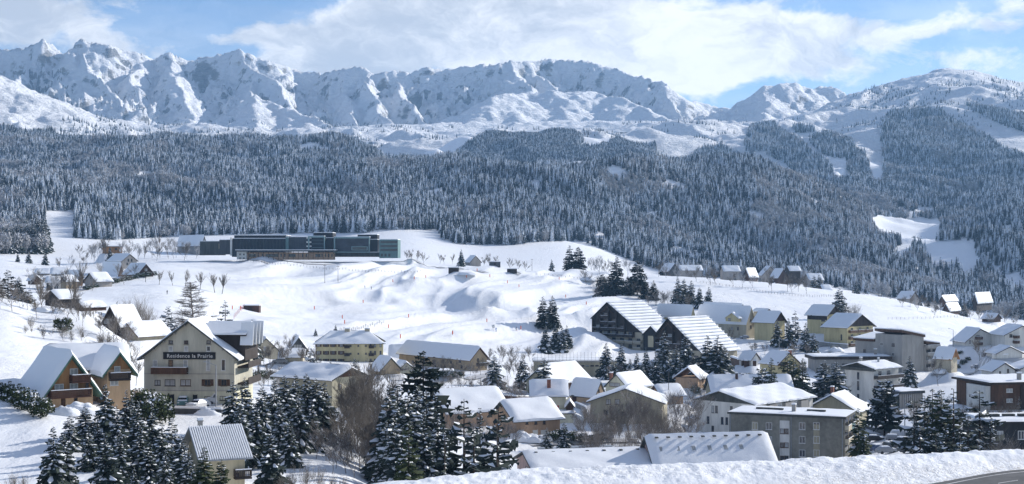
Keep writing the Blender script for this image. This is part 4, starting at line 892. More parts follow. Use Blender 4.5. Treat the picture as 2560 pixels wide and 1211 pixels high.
# big timber hotels
def hotel(C, th, eave, ridge, l, w, label, ap, e1):
    b = house('hotel', label, C, th, eave, ridge, 'L', w=w, l=l, wall='beige', roof='black_board', ov=1.2, snow=.28, gm='dark_wood', cat='hotel', apex=ap, e1=e1)
    lim_ = lambda y: b.H + (b.rise * y / (b.D * ap) if y < b.D * ap else e1 + (b.rise - e1) * (b.D - y) / (b.D * (1 - ap)))
    rf = [c for c in b.root.children if c.name.startswith('roof')][0]
    sl = b.rise / (b.D * ap)
    for k in range(11):                                            # snow settled in even courses on the steep roof
        t = (k + .5) / 11; y = -1.0 + (b.D * ap + .9) * t; z = b.H + sl * y + .72 + .28 * 1.2
        mb = MB(); mb.box(-1.1, w + 1.1, y - .22, y + .5, z - .30, z + .03); m_ = mb.build('snow_course', MT['roofsnow'], rf)
    hs = 2.75; n = int(b.D / 4.2)
    for fl in range(int((b.H + b.rise) / hs)):
        z = fl * hs
        for i in range(n):
            y = (i + .5) * b.D / n
            lim = min(lim_(y), lim_(min(y + 1.5, b.D)), lim_(max(y - 1.5, 0)))
            if z + 2.9 > lim - 1.5: continue
            if fl == 0 and i % 2: b.winm('L', y, z + 1.5, 2.0, 1.6, 'dark'); continue
            b.winm('L', y, z + 1.35, 2.2, 2.0, 'dark', -.01)
            if i < n - 1 or fl > 1: b.balcony('L', y - b.D / n * .46, y + b.D / n * .46, z + .2, 1.5, 1.0, 'dark_wood' if fl > 1 else 'beige', slats=False)
        if fl > 1:
            for i in range(n + 1):
                y = i * b.D / n; lim = lim_(y)
                if z + hs < lim: mb = MB(); mb.box(-1.4, 0, y - .12, y + .12, z, min(z + hs, lim - .3)); b.part(mb, 'timber_post', MT['dark_wood'])
    for sg in (-1, 1):                                             # crossed barge timbers in the gable head
        mb = MB(); mb.tube((-.9, b.D * ap + sg * 3.5, b.H + b.rise - 5.0), (-.9, b.D * ap - sg * .6, b.H + b.rise - 1.6), .16, .16, 4); b.part(mb, 'gable_brace', MT['brown_wood'])
    return b
b = hotel((1607, 876, 630), 46, 832, 757, 1485, 24, 'big timber gabled hotel with dark balconies, nearer the ski slope', .70, 6.2)
for x, z in ((.35, 2), (.35, 5), (.6, 2), (.6, 5)): b.winm('R', b.W * x * .5, z, 1.2, 1.5, 'dark')
b2 = house('wing', '', (1647, 878, 622), 46, 838, 817, 'L', w=10, l=1609, wall='black_board', roof='black_board', ov=.6, snow=.4, pad=False); mb = MB(); mb.box(-.1, 0, b2.D*.35, b2.D*.7, 1.5, 6.5); b2.part(mb, 'pale_panel', MT['cream']); merge_into(b2, b)
b = hotel((1752, 905, 560), 46, 878, 797, 1643, 25, 'second timber hotel with dark gable rising behind tall spruces', .72, 6.0)
# low sports building with netting posts
b = Bd('long_low_building', 'long low concrete building topped with snow below the first hotel', (1335, 945, 520), 0, 906, r=1542, d=14, cat='building'); b.walls(MT['khaki']); b.flat_roof(.5, .4, .6, 'concrete')
for i in range(16): b.winm('R', 2 + i * (b.W - 4) / 15, b.H - 1.3, 1.3, .5, 'dark')
for i in range(24): mb = MB(); mb.tube((0, 0, 0), (0, 0, 4.2), .05, .04, 4); o = b.part(mb, 'net_post', MT['post']); o.location = (i * b.W / 23, -.3, b.H - .4)
mb = MB(); [mb.tube((0, -.3, b.H + z), (b.W, -.3, b.H + z), .025, .025, 3) for z in (.9, 1.7)]; b.part(mb, 'top_rail', MT['post'])
# yellow row above the second hotel
Z4 = lambda x, y: (1680 + x / 2.627, 750 + y / 2.627)
house('yellow_house', 'yellow house with long shaded roof just behind the first hotel', (1727, 812, 655), 40, 794, 772, 'R', r=1737, l=1640, wall='pale_yellow', roof='cream', ov=.3, snow=.4)
b = house('yellow_house', 'large pale yellow house with long roof, box dormer and yellow gable', (1866, 846, 640), 42, 810, 772, 'R', r=1889, l=1738, wall='beige', roof='cream', ov=.4, snow=.4, wins=(('R', 1877, 818, 4, 8, 'brown'), ('R', 1877, 802, 3, 6, 'brown'), ('L', 1845, 822, 4, 8), ('L', 1830, 822, 4, 8)))
b2 = house('dormer', '', (1846, 805, 637), 42, 797, 784, 'L', r=1853, l=1814, wall='pale_yellow', roof='cream', ov=.3, snow=.4, pad=False, z0=0); b2.winm('L', b2.D * .7, .9, 1.5, 1.1, 'brown'); merge_into(b2, b)
house('house', 'roof strip showing behind the large pale yellow house', (1852, 800, 680), 30, 770, 763, 'R', r=1860, l=1757, wall='beige', roof='slate', ov=.4, snow=.3)
b = house('yellow_house', 'tall plain yellow house right of the large pale yellow one', (1935, 852, 630), 42, 804, 782, 'R', r=1962, l=1886, wall='pale_yellow', roof='dark_wood', ov=1.0, snow=.4, gm='brown_wood')
house('house', 'narrow roof end standing behind the tall plain yellow house', (1915, 830, 665), 40, 779, 774, 'R', r=1926, l=1884, wall='beige', roof='dark_wood', ov=.6, snow=.3)
# hill apartments to the right
b = house('chalet_apartments', 'tall yellow apartment house, left one of the joined pair on the rise', (2068, 835, 620), 42, 787, 766, 'R', r=2100, l=2018, wall='pale_yellow', roof='dark_wood', ov=1.0, snow=.4, gm='dark_wood', cat='building')
mb = MB(); mb.box(-.1, 0, .1, b.D - .1, b.H - 2.4, b.H - .1); b.part(mb, 'timber_band', MT['dark_wood']); b.winm('L', b.D * .2, 3.5, 2.0, 1.6, 'dark'); b.winm('L', b.D * .2, 6.2, 2.0, 1.6, 'dark')
b = house('chalet_apartments', 'yellow apartment house with three rows of balconies on its gable', (2118, 868, 600), 42, 818, 788, 'R', r=2182, l=2060, wall='pale_yellow', roof='dark_wood', ov=1.2, snow=.45, gm='dark_wood', cat='building')
for fl in range(3):
    for k in range(3):
        x = b.W * (k + .6) / 3.3; b.winm('R', x, 1.6 + fl * 2.8, 1.5, 1.7, 'dark'); b.balcony('R', x - b.W * .14, x + b.W * .14, .5 + fl * 2.8, 1.2, 1.0, 'brown_wood', slats=False)
b.winm('L', b.D * .25, 4, .7, 2.5, 'dark'); mb = MB(); mb.box(-8, -.1, 2, 3, -2.5, .8); b.part(mb, 'retaining_wall', MT['concrete'])
# grey modern stepped building
b = Bd('stepped_apartment_block', 'grey rendered stepped apartment block with brown mono-pitch roofs on the right hillside', (2255, 932, 520), 34, 842, r=2342, l=2136, cat='building')
mb = MB(); H = b.H
mb.box(0, b.W * .62, 0, b.D * .55, -3, H + .6); b.part(mb, 'wall', MT['concrete'])
mb = MB(); mb.box(.5, b.W * .55, b.D * .551, b.D, -3, H - 2.6); b.part(mb, 'wall', MT['concrete'])
mb = MB(); mb.box(b.W * .621, b.W, -.5, b.D * .5, -3, H - 4); b.part(mb, 'wall', MT['concrete'])
def mono(b, x0, x1, y0, y1, za, zb, m='brown_wood', sn=.4):          # slab falling from x0 to x1 (za to zb)
    mb = MB(); o = .6; q = [(x0 - o, y0 - o, za), (x1 + o, y0 - o, zb), (x1 + o, y1 + o, zb), (x0 - o, y1 + o, za)]
    mb.hexa(q, [(x, y, z + .9) for x, y, z in q]); rf = b.part(mb, 'roof', MT[m]); mb = MB()
    mb.hexa([(x, y, z + .91) for x, y, z in q], [(x, y, z + .9 + sn) for x, y, z in q]); mb.build('roof_snow', MT['roofsnow'], rf)
mono(b, 0, b.W * .60, 0, b.D * .52, H + 1.6, H - .6); mono(b, .5, b.W * .55, b.D * .6, b.D, H - 2.5, H - .8); mono(b, b.W * .66, b.W, -.5, b.D * .5, H - 2.9, H - 3.95)
for k, (y, z) in enumerate(((.18, 3), (.18, 6.5), (.18, 10), (.42, 10), (.42, 5), (.8, 4), (.8, 7))): b.winm('L', b.D * y, z, 1.3, 1.2, 'frame' if k % 2 else 'dark', 0 if y < .5 else .5)
for fl in range(4):
    for k in range(2): b.winm('R', b.W * (.72 + .18 * k), 1.6 + fl * 2.8, 2.4, 1.8, 'dark', -.5)
    b.balcony('R', b.W * .64, b.W, .4 + fl * 2.8, 1.3, 1.0, 'concrete', -.5, slats=False)
house('house', 'small pale house with orange timber gable beside the grey stepped block', (2378, 932, 500), 46, 895, 874, 'R', r=2393, l=2338, wall='beige', roof='gold_wood', ov=.7, snow=.4, gm='gold_wood')
# flat roofed slab and white block
b = Bd('flat_roofed_house', 'long flat roofed house with dark fascia behind the snowy trees', (2210, 935, 525), 12, 897, r=2226, l=2038, cat='building'); b.D = min(b.D, 40)
b.root.location = b.root.location; b2 = Bd('flat', '', (2038, 935, 520), 2, 899, r=2222, d=11, cat='building', pad=False); b2.walls(MT['concrete']); b2.flat_roof(1.0, .5, 1.1, 'dark_wood'); b2.chimney(b2.W * .85, 3, b2.H + 1, b2.H + 3.4, .9, 'concrete')
for i in range(6): b2.winm('R', 3 + i * 4, b2.H - 2.2, 2.0, 1.3, 'dark')
merge_into(b2, b)
b = house('white_block', 'white three storey block with dark gable fascia, glazed slit and balconies', (2184, 1008, 470), 40, 922, 908, 'L', r=2246, l=2112, wall='white_wall', roof='charcoal', ov=1.2, snow=.35, gm='charcoal', cat='building')
mb = MB(); mb.box(-1.15, -.05, -.9, b.D + .9, b.H - .9, b.H + .15); b.part(mb, 'fascia', MT['charcoal'])
for z, h_ in ((9.5, 2.4), (6.4, 2.6), (2.6, 1.5), (5.0, .6)): b.winm('L', b.D * .53, z - .8, .9, h_, 'dark')
for z in (8.4, 5.0, 1.9):
    b.winm('R', b.W * .25, z + 1.1, 1.7, 1.8, 'dark'); b.winm('R', b.W * .6, z + 1.1, 1.9, 1.8, 'dark'); b.balcony('R', 0, b.W + .8, z - .3, 1.8, 1.0, 'dark_wood', slats=False)
b.chimney(b.W * .3, b.D * .7, b.H + .6, b.H + 2.9, .7, 'concrete'); b.chimney(b.W * .6, b.D * .35, b.H + .8, b.H + 2.7, .5, 'metal')
b = Bd('pillared_annex', 'low annex with a row of pale pillars below the white block', (2250, 1022, 430), 24, 986, r=2308, d=10, cat='building'); b.walls(MT['charcoal'], y0=.8); b.flat_roof(.4, .35, .8, 'slate')
for i in range(11): mb = MB(); mb.box(-.25, .25, 0, .5, -2, b.H); o = b.part(mb, 'pillar', MT['concrete']); o.location = (.4 + i * (b.W - .8) / 10, 0, 0)
# white house pair far right
b = house('white_house', 'white gabled house with two balconies, left of the pair on the right', (2420 + 20, 885, 560), 74, 850, 824, 'L', w=13, l=2412, wall='white_wall', roof='dark_wood', ov=.3, snow=.3, pad=False); bpy.data.batch_remove([c for c in b.root.children_recursive] + [b.root])
def wgab(C, r, eave, ridge, label, d=12, wins=(), bal=(), apex=.5):
    b = house('white_house', label, C, 8, eave, ridge, 'R', r=r, d=d, wall='white_wall', roof='dark_wood', ov=.8, snow=.35, apex=apex, wins=wins)
    for (x0, x1, py) in bal: a0, z = b.zat(x0, py); a1, _ = b.zat(x1, py); b.balcony('R', a0, a1, z, 1.2, 1.0, 'brown_wood')
    return b
wgab((2415, 866, 560), 2512, 854, 824, 'white gabled house with two balconies, left of the pair on the right', wins=(('R', 2445, 842, 8, 8), ('R', 2445, 857, 8, 8), ('R', 2425, 855, 4, 8)), bal=((2437, 2454, 848), (2437, 2454, 862)), apex=.36)
wgab((2512, 868, 550), 2598, 838, 816, 'white gabled house at the right edge with brown balconies', wins=(('R', 2527, 840, 7, 8), ('R', 2540, 842, 7, 7), ('R', 2540, 855, 7, 7)), bal=((2532, 2546, 845), (2532, 2546, 858)))
wgab((2492, 896, 520), 2556, 884, 868, 'low white garage joined below the right white house', 8)
wgab((2484, 946, 430), 2538, 927, 909, 'small grey gabled cottage on the snow right of the spruces', 8, wins=(('R', 2500, 933, 5, 9), ('R', 2520, 928, 5, 10)))
wgab((2552, 944, 430), 2640, 922, 906, 'white gabled cottage cut by the right edge of the photo', 8)
# dark brown flat blocks at the right
b = Bd('dark_timber_block', 'dark brown timber apartment block with flat snowy roof at right edge', (2478, 1026, 335), 12, 962, r=2640, d=16, cat='building'); b.walls(MT['brown_wood']); b.flat_roof(.9, .35, .5, 'dark_wood')
for z in (2.2, 4.6): b.winm('R', b.W * .28, z, 1.6, .9, 'white'); b.winm('R', b.W * .75, z, 1.6, .9, 'white')
mb = MB(); mb.box(-1.3, -.02, .3, 9, -2, b.H - .4); b.part(mb, 'pale_side_wall', MT['white_wall']); mb = MB(); mb.box(b.W * .45, b.W * .5, -.3, 0, -2, b.H); b.part(mb, 'downpipe', MT['dark_wood'])
b2 = Bd('flat', '', (2500, 1000, 355), 12, 954, r=2640, d=12, cat='building', pad=False); b2.walls(MT['dark_wood']); b2.flat_roof(.9, .4, .4, 'dark_wood'); merge_into(b2, b)
b.chimney(b.W * .5, 2, b.H + .5, b.H + 2.3, .8, 'concrete')
b = Bd('low_dark_block', 'black low block under a flat snow roof behind the right spruces', (2470, 1125, 262), 4, 1062, r=2620, d=12, cat='building'); b.walls(MT['black_board']); b.flat_roof(.5, .4, .5, 'black_board')
for i in range(3):
    mb = MB(); mb.box(0, 2.2, 0, 1.0, b.H + .9, b.H + 1.35); o = b.part(mb, 'roof_vent', MT['charcoal']); o.location = (2.2 + 3 * i, 5, 0)
b.winm('R', b.W * .55, b.H - 2, 1.2, 1.6, 'frame'); b.winm('R', b.W * .2, b.H - 2, 1.2, 1.6, 'frame')
# black apartment block, right foreground
b = Bd('dark_apartment_block', 'dark charcoal four storey apartment block with white windows and flat snow roof', (2112, 1185, 294), 67, 1048, w=13, l=1823, cat='building'); b.walls(MT['grey_green'], z0=-4); b.flat_roof(.35, .22, .45, 'charcoal')
for zy in (828, 918, 1007, 1096):
    for zx in (545, 637, 855, 949): b.win('L', *Z4(zx, zy), 15, 18, 'frame')
for zx in (545, 949): 
    a0, _ = b.zat(Z4(zx - 20, 0)[0], 1100, 'L'); a1, _ = b.zat(Z4(zx + 20, 0)[0], 1100, 'L'); mb = MB(); mb.box(-.04, -.001, min(a0, a1), max(a0, a1), 2.0, b.H - 1.4); b.part(mb, 'beige_panel', MT['khaki'])
a0, _ = b.zat(Z4(708, 0)[0], 1100, 'L'); a1, _ = b.zat(Z4(772, 0)[0], 1100, 'L'); mb = MB(); mb.box(-.07, -.001, a1, a0, -2, b.H - .9); b.part(mb, 'stairwell_panel', MT['white_wall'])
for zy in (862, 953, 1040): 
    for zx in (724, 752): b.win('L', *Z4(zx, zy), 10, 13, 'brown', off=-.07)
for px in (1978, 2106, 1826): a0, _ = b.zat(px, 1100, 'L'); mb = MB(); mb.tube((-.12, a0, -3), (-.12, a0, b.H), .08, .08, 5); b.part(mb, 'downpipe', MT['metal'])
for fl in range(4):
    z = .6 + fl * 2.8 
    for k in range(3): b.winm('R', b.W * (k + .5) / 3, z + 1.3, b.W / 3.6, 2.0, 'brown'); b.balcony('R', b.W * k / 3 + .1, b.W * (k + 1) / 3 - .1, z, .8, 1.05, 'teal' if (fl, k) == (3, 1) else 'beige', slats=False)
for x0, n_ in ((.25, 2), (.62, 3)):
    for i in range(n_): mb = MB(); mb.box(-1, 1, -.4, .4, b.H + .62, b.H + 1.0); o = b.part(mb, 'roof_vent', MT['charcoal']); o.location = (b.W * .5, b.D * (x0 + .08 * i), 0); o.rotation_euler = (0, 0, math.pi / 2)
b.chimney(b.W * .35, b.D * .47, b.H + .3, b.H + 2.0, .8, 'concrete')
# white block with dark gable
b = house('white_apartment_block', 'white apartment block with wide dark gable behind the charcoal block', (1885, 1100, 360), 46, 1012, 980, 'L', r=2032, l=1742, wall='white_wall', roof='charcoal', ov=.9, snow=.5, gm='charcoal', cat='building', apex=.58)
for zx, zy in ((268, 718), (390, 722), (292, 718), (237, 788), (330, 793), (360, 795), (268, 850)): b.win('L', *Z4(zx, zy), 6, 19, 'dark')
for i in range(6): b.winm('R', b.W * (i + .6) / 6.2, b.H - 1.6, 1.6, 1.6, 'brown' if i % 2 else 'white'); 
for i in range(3): mb = MB(); mb.box(b.W * (.2 + .27 * i), b.W * (.33 + .27 * i), -1.0, -.02, -2, b.H - .5); b.part(mb, 'stair_bay', MT['concrete'])
house('gabled_block', 'khaki gabled block with bright snow roof behind the charcoal block', (2140, 1070, 378), 60, 1028, 990, 'L', w=12, l=2020, wall='khaki', roof='charcoal', ov=.9, snow=.45, gm='khaki', chim=[(.4, .6, 1.5)])
b = house('long_house', 'long low house, blue shaded roof with two chimneys above the white block', (1985, 1005, 425), 12, 982, 943, 'L', w=10, d=8, wall='khaki', roof='charcoal', pad=False); bpy.data.batch_remove([c for c in b.root.children_recursive] + [b.root])
b = house('long_house', 'long low house, blue shaded roof with two chimneys above the white block', (1782, 1005, 425), 3, 980, 942, 'L', r=1982, d=11, wall='khaki', roof='charcoal', ov=.8, snow=.4)
b.chimney(b.W * .33, b.D * .35, b.H + 1, b.H + b.rise + 1, .7, 'brown_wood'); b.chimney(b.W * .42, b.D * .5, b.H + 1, b.H + b.rise + .6, .6, 'brown_wood')
house('chalet', 'yellow chalet with stepped gable hidden behind fir trees', (1945, 942, 455), 25, 912, 884, 'R', r=2000, d=10, wall='pale_yellow', roof='brown_wood', ov=.5, snow=.35, chim=[(.8, .3, 1.2)], wins=(('R', 1956, 910, 12, 9, 'shut'),))
house('garden_shed', 'white garden shed with snow roof right of the second hotel', (1878, 915, 500), 40, 900, 884, 'R', r=1899, l=1848, wall='white_wall', roof='dark_wood', ov=.5, snow=.4, cat='shed')
# long pink-walled roof in the foreground
b = house('long_roofed_hall', 'long pink walled hall with dark edged snow roof, lower part left', (1337, 1215, 232), 12, 1176, 1133, 'L', r=1700, l=1293, wall='pink', roof='charcoal', ov=.7, snow=.35)
b.win('L', 1318, 1168, 7, 8, 'dark')
for i in range(8): mb = MB(); mb.box(-.25, .25, -.5, .1, 0, .22); o = b.part(mb, 'roof_vent', MT['charcoal']); o.location = (1.5 + i * b.W / 8.4, b.D * .5 - .9, b.H + b.rise + .12)
for i in range(3): mb = MB(); mb.box(-.5, .5, -.4, .4, 0, .7); mb.box(-.6, .6, -.5, .5, .7, 1.0); o = b.part(mb, 'snow_capped_vent', MT['metal']); o.location = (3.5 + i * 6, b.D * .75, b.H + b.rise - .6)
b2 = house('wing', '', (1640, 1205, 236), 12, 1165, 1096, 'L', r=1936, l=1600, wall='pink', roof='charcoal', ov=.7, snow=.35, pad=False)
for i in range(10): mb = MB(); mb.box(-.25, .25, -.5, .1, 0, .22); o = b2.part(mb, 'roof_vent', MT['charcoal']); o.location = (1.2 + i * b2.W / 10.2, b2.D * .5 - .9, b2.H + b2.rise + .12)
sl = b2.rise / (b2.D / 2)
for i in range(7): mb = MB(); mb.box(-.45, .45, -.6, .6, -.05, .10); mb.box(-.34, .34, -.5, .5, .10, .13, 1); o = b2.part(mb, 'skylight', [MT['roofsnow'], MT['curtain']]); o.location = (1.6 + i * b2.W / 7.4, b2.D * .22, b2.H + sl * b2.D * .22 + .22 + .42); o.rotation_euler = (math.atan(sl), 0, 0)
merge_into(b2, b)
# hedges of the garden and small shelter
# --- left hillside
Z6 = lambda x, y: (x / 3.273, 480 + y / 3.273)
LH = 'houses in the far left hamlet'
def lh(label, C, th, eave, ridge, axis, r, l=None, d=None, wall='far_wall', roof='dark_wood', gm=None, wins=(), **k):
    return house('hamlet_house', label, C, th, eave, ridge, axis, r=r, l=l, d=d, wall=wall, roof=roof, ov=.7, snow=.4, gm=gm, wins=wins, grp=LH, **k)
lh('small two storey chalet with red eaves standing highest in the left hamlet', (262, 634, 900), 25, 616, 609, 'L', 306, d=10, wall='gold_wood', roof='red_wood', wins=(('R', 275, 623, 5, 5, 'dark'), ('R', 290, 623, 5, 5, 'dark'), ('R', 300, 626, 4, 6, 'white')))
lh('white gabled house with two dark windows, upper middle of the left hamlet', (306, 672, 760), 40, 652, 637, 'R', 342, 270, wall='far_wall', gm='far_wall', wins=(('R', 321, 651, 4, 7, 'dark'), ('R', 329, 651, 4, 7, 'dark'), ('R', 318, 660, 4, 6, 'dark'), ('R', 332, 659, 4, 5, 'dark')))
lh('brown house with blue shaded roof just left of the dark gabled one', (297, 692, 720), 38, 683, 665, 'R', 307, 252, wall='gold_wood', roof='red_wood')
lh('dark timber gabled house nearest the snowy hedge, left hamlet', (345, 692, 700), 40, 685, 662, 'R', 383, 308, wall='brown_wood', gm='brown_wood', wins=(('R', 365, 675, 6, 6, 'frame'),))
lh('pale gabled house with bright right roof slope beside the hedge', (240, 718, 640), 48, 703, 684, 'L', 280, 212, wall='far_wall', wins=(('L', 227, 694, 4, 6, 'dark'), ('L', 228, 708, 4, 6, 'white')))
lh('brown house with bright snowy roof left of the pale gabled one', (166, 722, 620), 48, 704, 691, 'L', 193, 143, wall='tan', gm='brown_wood')
lh('ochre barn like house with grey roof behind the brown ones', (195, 715, 650), 40, 700, 684, 'R', 207, 160, wall='gold_wood', gm='gold_wood')
lh('dark house with bright flat looking roof beside the tall bare trunk', (145, 728, 600), 10, 708, 694, 'L', 148, d=7, wall='dark_wood', pad=False) if False else None
lh('dark walled house with bright roof at the left of the hamlet row', (116, 725, 600), 12, 707, 694, 'L', 146, d=9, wall='slate')
lh('small gabled house with brown face at the left end of the hamlet', (80, 712, 640), 30, 700, 690, 'R', 102, 70, wall='brown_wood', gm='brown_wood')
lh('grey roofed long house at the back of the hamlet', (88, 688, 720), 8, 684, 674, 'L', 124, d=9, wall='far_wall')
lh('pale low house with wide shaded roof behind the hamlet row', (128, 692, 700), 14, 685, 672, 'L', 168, d=9, wall='far_wall')
house('barn', 'dark wooden barn with bright snowy right slope on the near left hill', (148, 772, 425), 52, 747, 729, 'L', w=7, l=113, wall='dark_wood', roof='dark_wood', snow=.4, ov=.6, cat='barn')
house('cabin', 'tiny dark gable peeping over the brow of the left hill', (209, 778, 400), 55, 769, 758, 'L', w=8, l=186, wall='red_wood', roof='dark_wood', ov=.4, cat='cabin')
b = house('a_frame_cabin', 'dark brown steep cabin with stepped snowy shingles on the left slope', (300, 830, 330), 62, 812, 770, 'L', w=7, l=258, wall='dark_wood', roof='dark_wood', ov=.6, snow=.2, cat='cabin'); b.win('L', 270, 803, 18, 12, 'frame')
house('bungalow', 'beige bungalow with red timber porch under the left slope', (345, 852, 330), 58, 838, 811, 'L', w=10, l=300, wall='beige', roof='brown_wood', ov=.8, snow=.35, gm='beige')
house('garage', 'low snowy garage roof right of the beige bungalow', (348, 850, 345), 12, 835, 824, 'L', r=398, d=8, wall='tan', roof='brown_wood', cat='garage')
house('cabin', 'small blue shaded cabin roof below the brown thicket', (305, 798, 390), 35, 786, 776, 'R', r=331, l=290, wall='slate', cat='cabin')
house('farmhouse', 'distant farmhouse with snowy roof left of the glass clinic', (505, 628, 1040), 30, 610, 593, 'R', r=516, l=443, wall='far_wall', cat='farmhouse')
house('farmhouse', 'lone grey gabled farmhouse beyond the ski slope between bare trees', (1176, 666, 1010), 20, 655, 641, 'R', r=1202, d=12, wall='far_wall', cat='farmhouse')
# --- houses in the hollow on the right
RG = 'houses in the hollow behind the right field'
for (px, base, Y, th, ev, rg, ax, r, l, d, wl, lb) in (
 (1672, 694, 1060, 35, 678, 661, 'R', 1698, 1650, None, 'slate', 'blue roofed gabled house at the left end of the hollow'),
 (1701, 690, 1120, 6, 676, 665, 'L', 1756, None, 12, 'far_wall', 'long pale roofed house second from the left in the hollow'),
 (1810, 692, 1120, 6, 678, 666, 'L', 1850, None, 12, 'far_wall', 'wide white roofed house in the middle of the hollow'),
 (1872, 704, 1040, 50, 690, 675, 'L', 1894, 1860, None, 'brown_wood', 'small brown gabled house with brightest roof in the hollow'),
 (1905, 700, 1120, 30, 688, 667, 'R', 1945, 1895, None, 'far_wall', 'blue shaded house just right of the small brown one'),
 (1945, 708, 1060, 38, 694, 674, 'R', 1970, 1925, None, 'brown_wood', 'brown gabled house with grey roof in the hollow'),
 (1975, 700, 1100, 8, 677, 667, 'L', 2001, None, 10, 'dark_wood', 'dark chalet with bright roof high in the hollow'),
 (2024, 715, 1060, 8, 700, 686, 'L', 2058, None, 12, 'far_wall', 'blue shaded house beside the two dark firs'),
 (2058, 736, 980, 8, 724, 714, 'L', 2079, None, 8, 'brown_wood', 'small brown hut at the right end of the hollow'),
 (2275, 758, 1020, 38, 746, 731, 'R', 2296, 2243, None, 'far_wall', 'pale gabled house behind the right field, nearest the crest'),
 (2362, 768, 1000, 50, 752, 742, 'L', 2394, 2349, None, 'brown_wood', 'brown chalet with bright roof behind the right field'),
 (2372, 788, 960, 50, 775, 762, 'L', 2401, 2358, None, 'brown_wood', 'brown chalet below another, trees round it, right valley'),
 (2442, 768, 1040, 50, 753, 738, 'L', 2480, 2432, None, 'dark_wood', 'dark barn with large bright roof in the right valley'),
 (2485, 806, 900, 40, 797, 786, 'R', 2502, 2455, None, 'brown_wood', 'grey roofed brown house just over the right crest')):
    house('valley_house', lb, (px, base, Y), th, ev, rg, ax, r=r, l=l, d=d, wall=wl, roof='dark_wood', ov=.8, snow=.45, grp=RG)

# --- the glass clinic on the plateau
def clinic():
    Y0 = 880.0
    b = Bd('clinic', 'long dark glass clinic with teal frames and orange ground floor on the plateau', (575, 655, Y0), 0, 600, r=997, d=30, cat='building')
    Zc = lambda x, y: (480 + x / 4.83, 560 + y / 4.83)
    def blk(x0, x1, yt, yb, dep, off, m, nm='wall'):
        a0, zt = b.zat(*Zc(x0, yt), 'R', off); a1, zb = b.zat(*Zc(x1, yb), 'R', off); mb = MB(); mb.box(a0, a1, off, off + dep, zb, zt); return b.part(mb, nm, MT[m]), a0, a1, zb, zt
    def sn(o, a0, a1, off, dep, zt): mb = MB(); mb.box(a0 + .1, a1 - .1, off + .05, off + dep, zt + .003, zt + .35); mb.build('roof_snow', MT['roofsnow'], o)
    for (x0, x1, yt, yb, dep, off, m) in ((95, 330, 212, 380, 20, 6, 'charcoal'), (330, 475, 195, 370, 25, 5, 'slate'), (482, 1130, 178, 400, 24, 4, 'glass'), (510, 1140, 140, 178, 20, 12, 'black_board'), (1130, 1400, 160, 330, 22, 2, 'glass2'), (1130, 1165, 160, 320, 1.2, .6, 'teal'),
        (1400, 1600, 150, 345, 22, 2, 'glass'), (1465, 1700, 108, 170, 16, 9, 'black_board'), (1612, 1705, 170, 345, 20, 4, 'glass'), (1712, 2145, 160, 340, 22, 1, 'glass2'), (2000, 2238, 132, 200, 14, 9, 'black_board'), (2150, 2240, 190, 350, 20, 4, 'glass'), (2262, 2485, 190, 415, 22, 0, 'teal'), (1700, 2280, 345, 400, 14, 3, 'charcoal')):
        o, a0, a1, zb, zt = blk(x0, x1, yt, yb, dep, off, m)
        sn(o, a0, a1, off, dep, zt)
    for (x0, x1, y0, y1) in ((1712, 2145, 160, 340), (1400, 1604, 150, 340)):   # pale frames round the glass fronts
        for (p, q, r_, s_) in ((x0, x1, y0, y0 + 16), (x0, x1, y1 - 4, y1 + 8), (x0, x0 + 16, y0 + 16, y1 - 4), (x1 - 12, x1, y0 + 16, y1 - 4)): blk(p, q, r_, s_, 1.4, -.3 if x0 > 1600 else .6, 'tealpale', 'glass_frame')
    blk(1925, 2120, 272, 320, .6, .3, 'tealpale', 'window_frame'); blk(1935, 2110, 280, 312, .7, .15, 'pane', 'window')
    for y in (208, 256, 303): blk(2275, 2480, y, y + 26, .3, -.2, 'pane', 'window_band')
    for y in (160, 212, 262, 308): blk(1382, 1440, y, y + 18, 2, .8, 'white_wall', 'white_balcony')
    for y in (195, 240, 285): blk(1450, 1590, y, y + 3, .2, 1.75, 'tealpale', 'floor_line'); blk(1740, 1920, y, y + 3, .2, .75, 'slate', 'floor_line')
    blk(460, 482, 165, 385, 1.5, 2.5, 'white_wall', 'white_fin'); blk(322, 360, 240, 300, .3, 5.6, 'tan', 'emblem')
    for x in range(500, 1120, 40): blk(x, x + 3, 185, 318, .3, 3.6, 'slate', 'mullion')
    for x in range(1160, 1380, 30): blk(x, x + 3, 165, 318, .2, 1.7, 'slate', 'mullion')
    o, a0, a1, zb, zt = blk(540, 660, 335, 430, 12, -9, 'white_wall'); o, a0, a1, zb, zt = blk(660, 1705, 345, 435, 10, -8, 'orange_wall', 'ground_floor')
    o, a0, a1, zb, zt = blk(520, 1730, 318, 336, 16, -11, 'slate', 'canopy'); sn(o, a0, a1, -11, 16, zt)
    for x, y in ((580, 370), (626, 370), (580, 415), (626, 415)): blk(x - 8, x + 8, y - 10, y + 10, .3, -9.2, 'pane', 'window')
    for x in (800, 850, 1075, 1120, 1335, 1380, 1570, 1612, 1650, 1690): blk(x - 7, x + 7, 362, 400, .3, -8.2, 'pane', 'window')
    for x0, x1 in ((690, 770), (890, 1045), (1170, 1250), (1490, 1550)): blk(x0, x1, 365, 400, .3, -8.2, 'pane', 'window_band')
    for x in range(680, 1700, 60): blk(x, x + 5, 336, 435, .4, -10.4, 'brown_wood', 'canopy_post')
    for x in range(2280, 2400, 45): blk(x, x + 25, 360, 395, .3, -.2, 'pane', 'window')
MT['glass'] = mat('dark_glass', (.012, .022, .034), .3, .25, .15, spec=.25); MT['glass2'] = mat('grey_glass', (.04, .052, .07), .35, .3, .2, spec=.3); MT['tealpale'] = mat('pale_teal_metal', (.20, .30, .31), .5, .1)
clinic()
